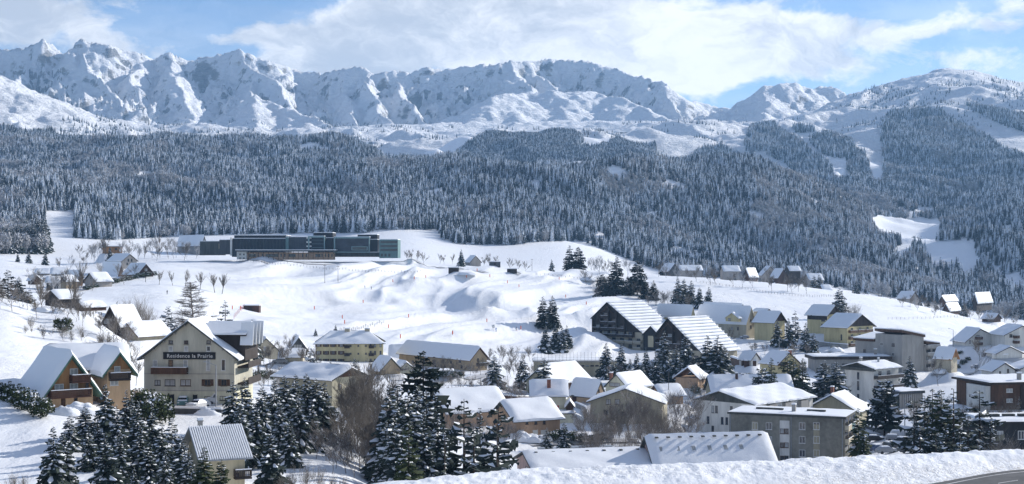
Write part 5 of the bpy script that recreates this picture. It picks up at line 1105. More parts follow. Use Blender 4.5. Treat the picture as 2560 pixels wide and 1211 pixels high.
# ------------------------------------------------------------------ ground, hills, mountain, road
grid_object('snowy_ground', 0, iN, MT['field'], 'snow covered fields, village slopes and ploughed roadside bank')
grid_object('hills', iN - 1, iM, MT['field'], 'snow covered lower hills beneath the forest')
grid_object('mountain', iM - 1, len(YR), MT['mountain'], 'snow covered rocky mountain range behind the village')
def road():
    mb = MB(); xs = np.linspace(1500, 2980, 120)
    ft = np.interp(xs, PX, FOOTY) - .35
    V = []; 
    for j in range(9):
        t = j / 8
        for i, px in enumerate(xs):
            Y = 79 + (ft[i] - 79) * t; V.append(((px - CX) / F * Y, Y, gz(px, Y) + .012))
    n = len(xs); Fq = [[j*n+i, j*n+i+1, (j+1)*n+i+1, (j+1)*n+i] for j in range(8) for i in range(n-1)]
    o = link('road', npmesh('road', V, Fq, [MT['asphalt']])); tag(o, 'cleared grey asphalt road in front of the ploughed snow bank', kind='structure')
    for off, wd, nm in ((1.3, .14, 'solid'), (5.2, .12, 'dash')):
        V = []; Fq = []
        for i, px in enumerate(xs):
            for s in (-wd, wd):
                Y = ft[i] - off * (1 + .35 * (2560 - px) / 300 if px < 2560 else 1) + s; V.append(((px - CX) / F * Y, Y, gz(px, Y) + .02))
        for i in range(n - 1):
            if nm == 'dash' and (i // 4) % 2: continue
            Fq.append([2*i, 2*i+2, 2*i+3, 2*i+1])
        o = link('road_marking', npmesh('road_marking', V, Fq, [MT['white_paint']])); tag(o, 'worn white line along the grey asphalt road', kind='structure')
road()
# ------------------------------------------------------------------ woods
def inpoly(x, y, poly):
    c = np.zeros(len(x), bool); n = len(poly)
    for i in range(n):
        x0, y0 = poly[i]; x1, y1 = poly[(i + 1) % n]
        if y0 == y1: continue
        c ^= ((y0 > y) != (y1 > y)) & (x < (x1 - x0) * (y - y0) / (y1 - y0) + x0)
    return c
def candidates(n, y0, y1, pa=-400, pb=2960, seed=1):
    r = np.random.default_rng(seed); Y = np.sqrt(r.uniform(y0 * y0, y1 * y1, n)); px = r.uniform(pa, pb, n)
    z = gz(px, Y); return px, Y, z, HY - z / Y * F
PTS = []; KND = []; SCL = []
def put(px, Y, z, keep, h0, h1, seed, decid=.0, frost_py=None):
    px, Y, z = px[keep], Y[keep], z[keep]; r = np.random.default_rng(seed); n = len(px)
    x = (px - CX) / F * Y; PTS.append(np.stack([x, Y, z - .3], 1))
    cl = fbm(x / 130, Y / 130, 3, 201) + fbm(x / 30, Y / 30, 2, 203) * .4
    ppx, ppy = px, HY - z / Y * F; extra = .55 * ((ppx > 1880) & (ppx < 2330) & (ppy > 430) & (ppy < 640) & (Y < 2600)) + .45 * ((ppx < 420) & (Y > 1700) & (Y < 2700)) + .5 * ((ppx < 120) & (Y < 1450)) + .4 * ((ppx > 1440) & (Y < 1400)) + .3 * ((ppx > 290) & (ppx < 480) & (Y < 1350))
    cl = cl + r.normal(0, .28, n)
    k = np.where(cl > .74 - decid - extra, r.integers(6, 8, n), r.integers(0, 6, n))
    KND.append(k); SCL.append(r.uniform(h0, h1, n) * np.where(k > 5, .8, 1.0) * (1 + .25 * np.clip(fbm(x / 60, Y / 60, 2, 207), -1, 1)))
EDGE = [(-420,610),(0,612),(60,615),(112,600),(118,560),(130,535),(178,535),(184,596),(290,602),(340,598),(500,590),(700,585),(925,583),(930,575),(1096,576),(1104,600),(1150,612),(1290,614),(1345,606),(1450,603),(1500,622),(1620,668),(1700,690),(1900,700),(2100,722),(2160,735),(2300,756),(2560,800),(2980,820)]
ex, ey = zip(*EDGE)
MAPEX = [[(2180,560),(2196,532),(2250,526),(2310,546),(2352,556),(2345,600),(2322,618),(2262,612),(2195,592)], [(2310,640),(2322,604),(2434,602),(2442,645),(2440,690),(2410,700),(2395,672),(2330,664)], [(2215,640),(2262,606),(2276,606),(2276,645),(2235,652)],
         [(2250,515),(2380,525),(2440,538),(2440,548),(2300,540),(2240,530)]]
px, Y, z, py = candidates(285000, 1060, 2850, seed=3)
keep = (py < np.interp(px, ex, ey)) & (py > 300)
keep &= ~((px > 1120) & (Y > 2300) & (py > 60) & (px < 1800) & (Y < 2900) & (RNG.random(len(px)) < .75))      # hidden far side of the mound
for p in MAPEX: keep &= ~inpoly(px, py, p)
keep &= ~((px > 112) & (px < 186) & (py > 528)); keep &= ~((px < 112) & (Y < 1100)); keep &= (RNG.random(len(px)) < np.clip(1.15 - (Y - 1100) / 4200, .62, 1))
hx = np.array([o.location[:2] for o in COL.objects if o.name.startswith('valley_house')]); xx = (px - CX) / F * Y
for q_ in hx: keep &= ~((np.abs(xx - q_[0] - 3) < 10) & (Y - q_[1] > -26) & (Y - q_[1] < 20))
keep &= ~((px > 1600) & (Y < 1180) & (RNG.random(len(px)) < .55))
gapn = fbm((px - CX) / F * Y / 70, Y / 70, 4, 401); keep &= gapn > -.62; KEEPF = keep; put(px, Y, z, keep & (RNG.random(len(px)) < .95), 8.5, 15.5, 5, .0)
px, Y, z, py = candidates(5000, 930, 1110, -400, 112, seed=4); put(px, Y, z, (py < 636) & (RNG.random(len(px)) < .5), 13, 20, 6, .6)
# second mound and the broken woods of the upper right
px, Y, z, py = candidates(110000, 2900, 3480, 1080, 1640, seed=7)
put(px, Y, z, inpoly(px, py, [(1090,430),(1150,385),(1220,340),(1300,318),(1420,330),(1460,355),(1430,380),(1500,375),(1560,345),(1640,350),(1640,440),(1090,440)]) & (RNG.random(len(px)) < .75), 12, 20, 8, .05)
R_IN = [[(1866,340),(1880,318),(1935,312),(1950,330),(2000,352),(2020,377),(1960,372),(1900,362)], [(1860,352),(1930,368),(2010,378),(2060,400),(2085,430),(2088,470),(2060,500),(1900,480),(1850,440),(1870,400)],
        [(2020,352),(2060,338),(2110,345),(2165,385),(2165,410),(2100,398),(2050,385)], [(2112,395),(2150,390),(2172,410),(2185,470),(2160,520),(2110,520)],
        [(2200,330),(2215,292),(2260,276),(2355,276),(2390,310),(2462,342),(2534,388),(2980,490),(2980,620),(2560,600),(2440,560),(2300,545),(2180,560),(2160,520),(2205,480),(2208,410)],
        [(1735,392),(1760,374),(1800,368),(1840,385),(1880,410),(1900,470),(1800,440)], [(2412,262),(2560,292),(2980,310),(2980,400),(2560,332),(2480,305)], [(1980,320),(2030,318),(2040,330),(1990,334)]]
R_OUT = [[(2086,398),(2116,396),(2122,485),(2080,485)], [(2172,413),(2206,410),(2200,440),(2210,500),(2185,500),(2180,450)], [(2275,540),(2320,492),(2378,448),(2408,450),(2375,500),(2330,545)],
         [(1860,388),(1900,380),(1965,412),(2000,450),(1975,466),(1910,425)], [(2130,372),(2204,370),(2200,391),(2150,388)], [(2400,478),(2455,488),(2455,508),(2405,500)], [(2510,455),(2570,450),(2570,482),(2510,480)], [(2240,440),(2252,438),(2262,448),(2246,450)], [(2205,505),(2225,500),(2270,528),(2320,540),(2290,546),(2240,535)]]
px, Y, z, py = candidates(190000, 2200, 4650, 1700, 2980, seed=9)
keep = np.zeros(len(px), bool)
for p in R_IN: keep |= inpoly(px, py, p)
for p in R_OUT: keep &= ~inpoly(px, py, p)
keep &= (Y > 2500) | (px > 2120); put(px, Y, z, keep & (RNG.random(len(px)) < .85), 12, 20, 10, .1)
# sparse trees at the tree line
px, Y, z, py = candidates(60000, 2700, 4700, -400, 2960, seed=12); x = (px - CX) / F * Y
clump = fbm(x / 160, Y / 160, 4, 301)
tl = ((px < 1120) & (py > 300) & (py < 352) & (clump > .28)) | ((px > 180) & (px < 320) & (py > 290) & (clump > .0)) | ((px > 560) & (px < 960) & (py > 325) & (clump > .15)) | \
     ((px > 2080) & (py > 185) & (py < 330) & (clump > .18)) | ((px > 1450) & (px < 2100) & (py > 300) & (py < 400) & (clump > .35)) | ((px > 1120) & (px < 1700) & (py > 300) & (py < 345) & (clump > .42))
put(px, Y, z, tl & (RNG.random(len(px)) < .55), 8, 15, 13)
PTS = np.concatenate(PTS); KND = np.concatenate(KND); SCL = np.concatenate(SCL)
print('forest trees', len(PTS))
# the nearest row stands as single trees
FRONT = np.argsort(PTS[:, 1] + np.where(np.abs(PTS[:, 0] / PTS[:, 1]) > .37, 9999, 0) + np.where(KND > 5, 400, 0))[:170]
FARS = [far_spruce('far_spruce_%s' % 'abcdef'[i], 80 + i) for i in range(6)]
def far_round(name, seed):
    rd = random.Random(seed); V = []; Fc = []
    for i in range(170):
        d = Vector((rd.gauss(0, 1), rd.gauss(0, 1), rd.gauss(0, 1))).normalized(); p = Vector((d.x * .26, d.y * .26, .6 + d.z * .36)) * 1.0 * Vector((1, 1, 1)).length / 1.732
        p = Vector((d.x * .27 * rd.uniform(.6, 1), d.y * .27 * rd.uniform(.6, 1), .58 + d.z * .40 * rd.uniform(.6, 1))); e = Vector((rd.uniform(-1, 1), rd.uniform(-1, 1), rd.uniform(0, 1.5))).normalized() * .10; f = e.cross(d).normalized() * .018 if e.cross(d).length > 0 else Vector((.02, 0, 0))
        b = len(V); V += [tuple(p - e * .5 - f), tuple(p + f * 1.2), tuple(p + e)]; Fc.append([b, b+1, b+2])
    for i in range(5):
        a = rd.uniform(0, 6.28); b = len(V); V += [(-.012, 0, 0), (.012, 0, 0), (.15 * math.cos(a), .15 * math.sin(a), .7)]; Fc.append([b, b+1, b+2])
    return npmesh(name, V, Fc, [MT['frost']])
RND = [far_round('frosted_tree_a', 90), far_round('frosted_tree_b', 91)]
mask = np.ones(len(PTS), bool); mask[FRONT] = False
def scatter(name, label, pts, knd, scl, meshes):
    src = bpy.data.collections.new(name + '_source')
    for i, m in enumerate(meshes): src.objects.link(bpy.data.objects.new('%s_%02d' % (name, i), m))
    me = bpy.data.meshes.new(name); me.vertices.add(len(pts)); me.vertices.foreach_set('co', pts.astype(np.float32).ravel())
    a = me.attributes.new('kind_index', 'INT', 'POINT'); a.data.foreach_set('value', knd.astype(np.int32))
    a = me.attributes.new('size', 'FLOAT', 'POINT'); a.data.foreach_set('value', scl.astype(np.float32))
    a = me.attributes.new('turn', 'FLOAT', 'POINT'); a.data.foreach_set('value', np.random.default_rng(5).uniform(0, 6.28, len(pts)).astype(np.float32))
    o = link(name, me); tag(o, label, kind='stuff')
    ng = bpy.data.node_groups.new(name, 'GeometryNodeTree'); ng.interface.new_socket('Geometry', in_out='INPUT', socket_type='NodeSocketGeometry'); ng.interface.new_socket('Geometry', in_out='OUTPUT', socket_type='NodeSocketGeometry')
    N = ng.nodes; L = ng.links; gi = N.new('NodeGroupInput'); go = N.new('NodeGroupOutput'); ip = N.new('GeometryNodeInstanceOnPoints')
    ci = N.new('GeometryNodeCollectionInfo'); ci.inputs[0].default_value = src; ci.inputs['Separate Children'].default_value = True; ci.inputs['Reset Children'].default_value = True
    def at(n_, t):
        x = N.new('GeometryNodeInputNamedAttribute'); x.data_type = t; x.inputs[0].default_value = n_; return [s_ for s_ in x.outputs if s_.enabled and s_.name == 'Attribute'][0]
    L.new(gi.outputs[0], ip.inputs['Points']); L.new(ci.outputs[0], ip.inputs['Instance']); ip.inputs['Pick Instance'].default_value = True
    L.new(at('kind_index', 'INT'), ip.inputs['Instance Index'])
    cb = N.new('ShaderNodeCombineXYZ'); L.new(at('turn', 'FLOAT'), cb.inputs[2]); L.new(cb.outputs[0], ip.inputs['Rotation']); L.new(at('size', 'FLOAT'), ip.inputs['Scale'])
    L.new(ip.outputs[0], go.inputs[0]); md = o.modifiers.new('scatter', 'NODES'); md.node_group = ng; return o
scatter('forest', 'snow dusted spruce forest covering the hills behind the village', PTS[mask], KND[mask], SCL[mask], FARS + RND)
ZN = [(120, 'left of the far left clearing'), (300, 'right of the far left clearing'), (930, 'behind the glass clinic'), (1110, 'above the snowfield right of the clinic'), (1350, 'on the wooded spur over the snowfield'), (1650, 'behind the great dark fir pair'), (2110, 'behind the houses of the hollow'), (9999, 'above the right hand valley')]
for i in FRONT:
    zn = [t for lim, t in ZN if CX + F * PTS[i, 0] / PTS[i, 1] < lim][0]
    k = int(KND[i]); h = float(SCL[i]) * 1.05
    if k < 6: m = trng.choice(SP + SP_SNOW)[0]; s_ = h / 10; nm = 'spruce_tree'; lb = 'snow laden spruce at the forest edge ' + zn
    else: m = trng.choice(FROSTED)[0]; s_ = h / 8; nm = 'frosted_tree'; lb = 'pale frosted bare tree at the forest edge ' + zn
    o = link(nm, m, None, PTS[i], (0, 0, trng.uniform(0, 6.28)), (s_, s_, s_)); tag(o, lb, 'tree', ('spruces' if k < 6 else 'frosted trees') + ' at the forest edge ' + zn)

# ------------------------------------------------------------------ the trees of the village, one by one
def T(kinds, name, lab, lst, group=None, wide=1.0, h=None):
    for i, t in enumerate(sorted(lst, key=lambda q: q[0])):
        px, top, Y = t[:3]; tree(name, kinds, px, top, Y, t[3] if len(t) > 3 else nth(lab, i, len(lst)), 'tree', group, h, wide)
T(SP + SP_SNOW, 'spruce_tree', 'tall snow laden spruce in the stand between chalet and shed', [(263,957,176),(316,972,180),(381,1013,172),(430,1041,164),(244,1037,168),(292,1010,166),(345,1000,170),(405,1050,158),(350,1060,152),(300,1075,150),(455,1085,150),(375,1100,142),(415,1120,138),(222,1060,160),(330,990,186),(470,1110,140)], 'spruces in the stand between chalet and shed')
T(SP_SNOW + SP, 'spruce_tree', '', [(133,1062,136,'left of two snowy spruces at the bottom left of the photo'),(160,1080,138,'right of two snowy spruces at the bottom left of the photo'),(263,1077,132,'lone slim snowy spruce at the bottom, right of the pair'),(335,1165,126,'small spruce tip poking up at the bottom edge'),(675,1074,142,'slender young spruce alone on the snow, right of the ribbed roof shed')])
T(SP_SNOW, 'spruce_tree', '', [(175,1035,172,'low bushy snow covered spruce beside the orange chalet'),(213,1012,178,'snow heaped young spruce under the orange chalet')], wide=1.5)
T(SP_GREEN, 'fir_tree', '', [(510,1112,132,'green loose fir in front of the ribbed metal roof'),(553,1142,126,'olive green fir at the foot of the cream shed')], wide=1.3)
T(SP, 'spruce_tree', 'dark snowy spruce in the clump left of the brown gabled house', [(583,952,196),(612,940,204),(655,960,202),(686,945,208),(712,937,214),(739,932,218),(766,930,222),(790,944,220),(811,952,224),(600,1000,186),(640,1010,190),(700,1000,196),(745,990,200),(780,1000,204),(725,1040,188)], 'spruces in the clump left of the brown gabled house')
T(SP, 'spruce_tree', '', [(777,873,335,'single snowy spruce before the cream three storey block'),(887,893,340,'snowy spruce behind the ridge of the brown gabled house'),(826,902,345,'small round topped spruce under the cream block'),(800,893,350,'low spruce beneath the windows of the cream block')])
T(SP, 'spruce_tree', 'tall dark snowy spruce of the centre clump', [(975,960,192),(994,955,204),(1020,975,196),(1043,962,214),(1066,972,200),(1089,984,206),(985,1030,176),(1060,1030,180),(1005,1060,168),(1095,1040,190),(965,1050,182)], 'spruces in the centre clump')
T(SP_DARK, 'spruce_tree', '', [(1058,871,236,'tallest narrow spruce rising above the centre clump')])
T(SP_GREEN, 'fir_tree', '', [(1022,1048,160,'green sparse fir in front of the centre clump')])
T(SP_THIN, 'spruce_tree', '', [(1112,1064,158,'young spiky spruce at the right foot of the centre clump'),(1200,1014,205,'narrow spruce between two open firs left of the apricot house')])
T(SP_OPEN, 'fir_tree', '', [(1160,990,190,'open branched snowy fir before the bright long roof'),(1246,1000,196,'open dark fir left of the apricot terrace'),(1243,1045,176,'drooping snow draped fir in front of the apricot terrace'),(1185,1060,170,'low open fir near the ploughed bank, centre')])
T(SP_SNOW, 'spruce_tree', '', [(1411,1053,292,'small round snowy spruce in the garden of the garage'),(1367,1068,296,'small snowy spruce beside the pale garage doors')])
T(SP_SNOW, 'spruce_tree', '', [(1236,885,430,'single snowy conical spruce right of the beige terrace'),(1308,893,440,'dark bushy snowy spruce left of the brown steep house'),(1360,893,410,'slim spruce in front of the dark brown steep house')], wide=1.2)
T(SP_DARK, 'fir_tree', '', [(1357,740,668,'left of two dark firs alone on the ski slope'),(1381,738,672,'right of two dark firs alone on the ski slope')])
T(SP, 'spruce_tree', 'snowy dark spruce at the foot of the ski slope', [(1364,812,590),(1390,808,600),(1405,815,594),(1417,812,604)], 'spruces at the foot of the ski slope', 1.15)
T(SP, 'spruce_tree', 'snow flecked spruce in the row below the two timber hotels', [(1516,855,500),(1554,857,505),(1592,880,490),(1615,868,495),(1575,895,478),(1640,885,485),(1660,826,500),(1691,864,492),(1714,834,498),(1535,900,480),(1605,905,470),(1700,895,475),(1730,880,488)], 'spruces in the row below the hotels')
T(SP_OPEN + SP, 'fir_tree', 'snowy fir of the trio right of the second hotel', [(1769,837,482),(1794,838,478),(1809,860,484)], 'firs right of the second hotel', 1.2)
T(PINE, 'pine_tree', '', [(1905,919,398,'bushy pine standing before the long blue shaded roof'),(2211,950,338,'big broad pine with bare lower trunk above the car park')], wide=1.0)
T(SP_GREEN, 'fir_tree', '', [(1929,893,418,'green fir left of the stepped gable chalet'),(1969,880,440,'green fir directly before the stepped gable chalet'),(1984,887,436,'green fir at the right corner of the stepped gable chalet'),(2007,893,430,'snow flecked fir right of the stepped gable chalet'),(2147,1017,282,'thin olive conifer hugging the side of the charcoal block'),(2160,1060,276,'lower olive conifer in front of the parking, beside the charcoal block')])
T(SP, 'spruce_tree', '', [(1943,798,604,'left of two snowy spruces by the tall plain yellow house'),(1971,794,600,'right of two snowy spruces by the tall plain yellow house'),(2015,805,588,'spruce in front of the joined yellow apartment houses'),(2034,832,582,'broad low spruce below the joined yellow apartment houses')])
T(SP_OPEN, 'pine_tree', '', [(1988,775,632,'open crowned pine standing on the snow left of the yellow apartments')])
T(SP_SNOW, 'spruce_tree', '', [(2060,900,440,'left of two wide snow bent conifers before the flat roofed house'),(2090,903,436,'right of two wide snow bent conifers before the flat roofed house')], wide=1.5)
T(SP_OPEN + SP_GREEN, 'fir_tree', 'tall dark thin topped fir in the row behind the ploughed bank', [(2285,994,226),(2312,985,232),(2331,967,238),(2353,969,230),(2384,967,224),(2420,1030,215),(2449,970,228),(2300,1050,205),(2365,1060,208),(2400,1070,205),(2340,1075,202)], 'firs in the row behind the bank on the right', 1.15)
T(SP_THIN, 'spruce_tree', '', [(2477,1036,225,'narrow dark young fir beside the black low block'),(2548,990,300,'small snowy spruce in front of the dark brown block')])
T(SP, 'spruce_tree', '', [(2275,888,492,'spruce in front of the grey stepped apartment block')])
T(SP_DARK, 'fir_tree', '', [(1424,612,905,'left trunk of the great dark fir pair on the crest'),(1446,616,908,'right trunk of the great dark fir pair on the crest')], wide=1.1)
T(SP_DARK, 'fir_tree', 'dark snowless fir of the copse above the timber hotel', [(1506,684,800),(1542,640,812),(1593,650,806),(1612,698,790),(1525,700,795),(1570,690,798),(1634,700,785)], 'firs of the copse above the hotel', 1.15)
T(SP, 'spruce_tree', 'dark spruce of the small group on the right field brow', [(1695,694,768),(1710,696,772),(1728,700,764),(1749,717,752),(1772,716,748)], 'spruces on the brow of the right field')
T(SP_SNOW, 'spruce_tree', '', [(2098,719,742,'large snowy spruce on the brow behind the yellow apartments')], wide=1.3)
T(SP_SNOW + SP_OPEN, 'cedar_tree', 'broad dark snow laden conifer at the left edge above the fields', [(20,672,345),(48,690,338),(75,720,332),(-10,680,340)], 'conifers at the left edge', 1.5)
T(SP_OPEN, 'fir_tree', '', [(420,763,425,'open snow layered fir left of the grey residence gable'),(563,749,440,'snowy fir right of the tall larch below the slope')], wide=1.25)
T(SP, 'spruce_tree', '', [(630,797,418,'conical spruce right of the residence roof'),(293,752,405,'tiny dark spruce beside the brown thicket'),(331,778,398,'small spruce before the blue shaded cabin'),(312,785,395,'smallest spruce left of the blue shaded cabin'),(275,616,885,'dark spruce in front of the red eaved chalet'),(44,632,860,'left small spruce on the far left field'),(72,628,865,'second small spruce on the far left field'),(113,626,862,'third small spruce on the far left field'),(839,811,585,'small spruce peeping over the cream block roof'),(789,820,580,'smallest spruce left above the cream block'),(1153,622,960,'dark spruce beside the lone farmhouse'),(1379,648,1010,'dark spruce by itself below the forest on the snowfield')])
T(SHRUB, 'evergreen_shrub', '', [(158,790,292,'round olive evergreen shrub on the left slope')], wide=1.3)
T(SP_GREEN, 'fir_tree', '', [(207,836,288,'small green fir right of the olive shrub')])
T(LARCH, 'larch_tree', '', [(486,700,432,'tall bare larch standing alone left of the residence roof')], wide=1.2)
T(POLL, 'pollarded_tree', 'bare round headed tree in the row of six on the field', [(398,674,648),(432,673,650),(463,670,655),(500,676,658),(537,680,662),(555,680,664)], 'row of six bare trees on the field')
T(POLL, 'bare_tree', '', [(174,640,380,'tall bare tree with thick dark trunk before the hamlet'),(57,762,318,'bare forked tree on the near left slope'),(105,695,395,'dark bare tree beside the dark barn')])
T(BR + BRS, 'bare_tree', 'leafless tree on the bright left slope', [(100,808,285),(128,820,282),(232,752,330),(252,775,322),(245,830,270),(262,820,268),(340,860,262),(80,830,280),(300,880,262)], 'leafless trees on the left slope')
T(BRU, 'brown_thicket', 'brown leafless thicket tree in the hollow left of the larch', [(318,735,410),(345,728,412),(360,738,408),(338,750,402),(370,770,400)], 'brown thicket on the left')
T(BRU + BR, 'bare_tree', 'brown leafless tree crowded between the brown gabled house and centre clump', [(850,930,236),(872,905,244),(895,890,252),(915,890,252),(932,910,244),(965,935,236),(865,960,224),(893,945,226),(925,950,224),(950,965,222),(870,1020,206),(945,1030,204),(860,925,232),(885,915,240),(905,900,248),(925,905,240),(940,930,232),(955,920,236),(880,985,214),(915,975,212),(940,985,208),(850,1010,205),(900,1030,198),(930,1020,200)], 'brown trees in the centre')
T(BRS + BRUS, 'bare_tree', 'snow lined bare tree in front of the brown gabled house', [(790,1060,196),(815,1040,200),(840,1075,190),(865,1080,188),(830,1100,182),(885,1095,186)], 'snow lined trees below the brown gabled house')
T(BRU, 'bare_shrub', 'leafless grey bush stems at the bottom edge of the photo', [(30,1160,128),(60,1175,124),(730,1150,128),(765,1140,130),(800,1150,128),(835,1165,126),(705,1170,124),(860,1180,122)], 'grey bushes at the bottom edge')
T(BR + BRU, 'bare_tree', 'brown bare tree among the roofs left of the cream block', [(640,905,330),(670,900,326),(700,900,322),(720,915,318),(655,930,310),(690,930,306),(742,905,330)], 'brown trees among the central roofs')
T(BR, 'bare_tree', '', [(722,830,480,'wide bare tree left of the small grey house'),(1285,860,485,'rounded bare tree left of the spruces at the slope foot'),(1160,905,440,'brown bare bush tree before the beige terrace gable'),(1825,815,610,'bare tree before the large pale yellow house'),(2447,835,540,'dark bare tree in front of the white gabled house'),(2345,885,488,'bare tree beside the orange timber gable'),(1750,925,432,'leafless tree by the small orange house')])
T(BRS, 'bare_tree', 'snow lined garden tree among the houses left of the chimney house', [(1100,935,400),(1130,930,405),(1155,925,400),(1180,935,395),(1215,935,390),(1250,940,385),(1280,935,380),(1300,945,375),(1120,960,370),(1240,965,365)], 'snow lined garden trees in the centre')
T(BRS + BRU, 'bare_tree', 'snow lined leafless tree before the wide khaki gable', [(1470,1000,298),(1515,985,304),(1545,975,310),(1575,965,314),(1605,965,316),(1635,975,312),(1490,1045,286),(1560,1060,282),(1600,1065,280),(1640,1065,282),(1665,1020,300),(1480,1030,292),(1500,1010,300),(1530,990,305),(1560,985,308),(1590,975,312),(1620,985,308),(1650,1000,302),(1540,1040,288),(1580,1035,286),(1620,1040,284),(1500,1060,280),(1460,1070,284)], 'leafless trees before the wide khaki gable')
T(BRS + BRUS, 'bare_tree', 'snow lined leafless tree left of the white apartment block', [(1690,960,335),(1710,975,328),(1725,1000,320),(1700,1020,312),(1740,950,345),(1675,1040,300),(1780,1060,330),(1795,1075,325)], 'leafless trees left of the white apartment block')
T(BRUS, 'snowy_shrub', 'snow covered leafless shrub behind the bank at the far right', [(2490,1060,215),(2515,1050,220),(2540,1070,212),(2470,1100,205),(2505,1100,203),(2555,1100,206),(2435,1110,200)], 'snowy shrubs at the far right')
T(BR + FROSTED, 'bare_tree', 'bare tree beside the far clinic or hamlet', [(380,590,960),(400,585,970),(420,588,965),(440,592,960),(360,600,950),(345,605,940),(465,600,945),(490,605,930),(330,595,930),(245,600,900),(235,610,890),(215,625,860),(255,605,905),(150,640,800),(175,635,820)], 'bare trees beside the clinic and hamlet')
T(BR, 'bare_tree', 'thin bare tree on the open snow right of the clinic', [(1030,620,960),(1042,622,958),(1060,628,930),(1020,624,965),(1100,632,980),(1110,635,978),(1130,632,985),(1210,640,990),(1225,630,985),(1240,636,990),(1275,642,985),(1295,645,990),(1315,650,985)], 'thin bare trees right of the clinic')
T(BR + FROSTED, 'bare_tree', 'leafless tree in the hollow beyond the right field', [(1480,640,950),(1500,635,960),(1515,650,940),(1530,645,955),(1665,665,1020),(1690,668,1020),(1720,666,1080),(1740,668,1070),(1765,672,1070),(1790,670,1080),(1830,675,1060),(1855,680,1040),(1915,690,1020),(1960,690,1010),(1995,690,1010),(2015,695,1000),(2070,705,990),(2130,722,960),(2160,728,960),(2200,732,960),(2220,736,950),(2310,738,960),(2330,742,955),(2420,755,940),(2450,758,940),(2510,765,930),(2535,768,930),(2340,760,940),(2375,765,930)], 'leafless trees in the hollow on the right')
T(SP_DARK + SP, 'spruce_tree', 'dark spruce standing among the houses in the hollow', [(1653,672,1000),(1685,680,1000),(1820,690,1000),(1838,688,1005),(1880,695,1000),(1900,692,1005),(2035,688,1000),(2047,686,1005),(2300,742,960),(2320,745,965),(2410,752,950),(2340,750,970),(1930,690,1005),(2140,700,1020),(2050,690,1010)], 'spruces among the houses in the hollow')
T(BRUS, 'snowy_shrub', 'snow covered shrub at the brow beside the dark fir copse', [(1640,720,760),(1655,725,755),(1670,715,770),(1620,730,760),(2125,745,720),(2140,750,715),(1490,700,790)], 'shrubs at the brow')
T(HEDGE, 'snowy_hedge_bush', 'snow topped evergreen hedge bush on the bank left of the chalet', [(10,985,205),(30,1000,200),(50,1015,196),(70,1025,193),(90,1035,190),(105,1045,188)], 'hedge bushes left of the chalet', h=2.6)
T(HEDGE, 'snowy_hedge_bush', 'snow topped hedge bush between the chalet and the residence', [(340,985,212),(362,975,214),(385,985,212),(400,1000,208),(375,1000,206),(395,970,216),(350,965,220)], 'hedge bushes beside the residence', h=3.6)
T(HEDGE, 'snowy_hedge_bush', 'snow topped garden hedge bush below the garden shed', [(1832,912,492),(1845,914,490),(1858,914,489),(1870,913,490),(1820,908,494)], 'hedge bushes by the garden shed', h=3.2)

def row(kinds, name, label, pts, n, h0, h1, jit=14, wide=1.1):
    out = []
    for i in range(n):
        t = (i + .5) / n * (len(pts) - 1); k = min(int(t), len(pts) - 2); f = t - k
        px = pts[k][0] * (1 - f) + pts[k+1][0] * f + trng.uniform(-jit, jit); py = pts[k][1] * (1 - f) + pts[k+1][1] * f + trng.uniform(-jit, jit) * .5
        out.append((px, rayY(px, py, 130, 1250)))
    for i, (px, Y) in enumerate(sorted(out)): tree(name, kinds, px, 0, Y, nth(label, i, n), 'tree', label, trng.uniform(h0, h1), wide)
row(BR + BRU, 'bare_tree', 'brown leafless tree behind the residence', [(610,900),(690,912),(800,918)], 16, 4.5, 7.5)
row(BR + BRS, 'bare_tree', 'leafless tree amid the central gardens', [(1000,950),(1120,948),(1240,945),(1330,950)], 18, 4.5, 7.5)
row(BR + BRU, 'bare_tree', 'brown tree at the foot of the ski slope', [(1215,900),(1280,905),(1340,898)], 7, 5, 8)
row(BR + BRS, 'bare_tree', 'leafless tree on the near left slope', [(10,770),(90,790),(170,800),(270,840),(340,890)], 18, 4, 7.5, 20)
row(BRU + BRUS, 'bare_shrub', 'leafless shrub on the bright left slope', [(60,830),(150,850),(260,860),(330,900)], 12, 2, 4, 20)
row(BRS + BRUS, 'bare_tree', 'snow lined tree in the dip right of the centre clump', [(1110,1085),(1180,1110),(1300,1120)], 10, 4, 7.5)
row(BRUS + BRS, 'snowy_shrub', 'snow covered bush in the dip left of the centre clump', [(640,1110),(760,1130),(870,1150),(930,1165)], 15, 2.5, 5.5, 22)
row(BR + BRS, 'bare_tree', 'leafless tree between the white blocks', [(1990,985),(2060,990),(2110,1000)], 6, 5, 8)
row(BR + BRS, 'bare_tree', 'leafless tree below the yellow apartments', [(1860,885),(1950,900),(2040,890)], 7, 4, 7)
row(BR + BRU, 'bare_tree', 'brown leafless tree behind the bank on the right', [(2290,1085),(2400,1080),(2540,1085)], 14, 6, 9, 20)
row(BR + BRS, 'bare_tree', 'leafless tree in the row under the hotels', [(1420,945),(1540,950),(1700,945),(1760,940)], 12, 5, 8)
row(BR + FROSTED, 'bare_tree', 'bare tree of the left hamlet', [(60,715),(150,735),(230,720),(340,700)], 16, 6, 10, 16)
row(BR + FROSTED, 'bare_tree', 'bare tree left of the clinic', [(190,640),(340,645),(480,650)], 16, 7, 12, 16)
row(BR + BRU, 'bare_tree', 'bare tree of the copse over the hotel', [(1470,712),(1550,735),(1650,755),(1720,765)], 16, 7, 11)
row(FROSTED + BR, 'bare_tree', 'bare tree in the right valley', [(2230,765),(2340,785),(2440,800),(2540,815)], 16, 6, 10, 16)
row(BRU + BRS, 'bare_shrub', 'leafless bush by the wide khaki gable', [(1430,1075),(1540,1085),(1680,1085)], 14, 3, 6)
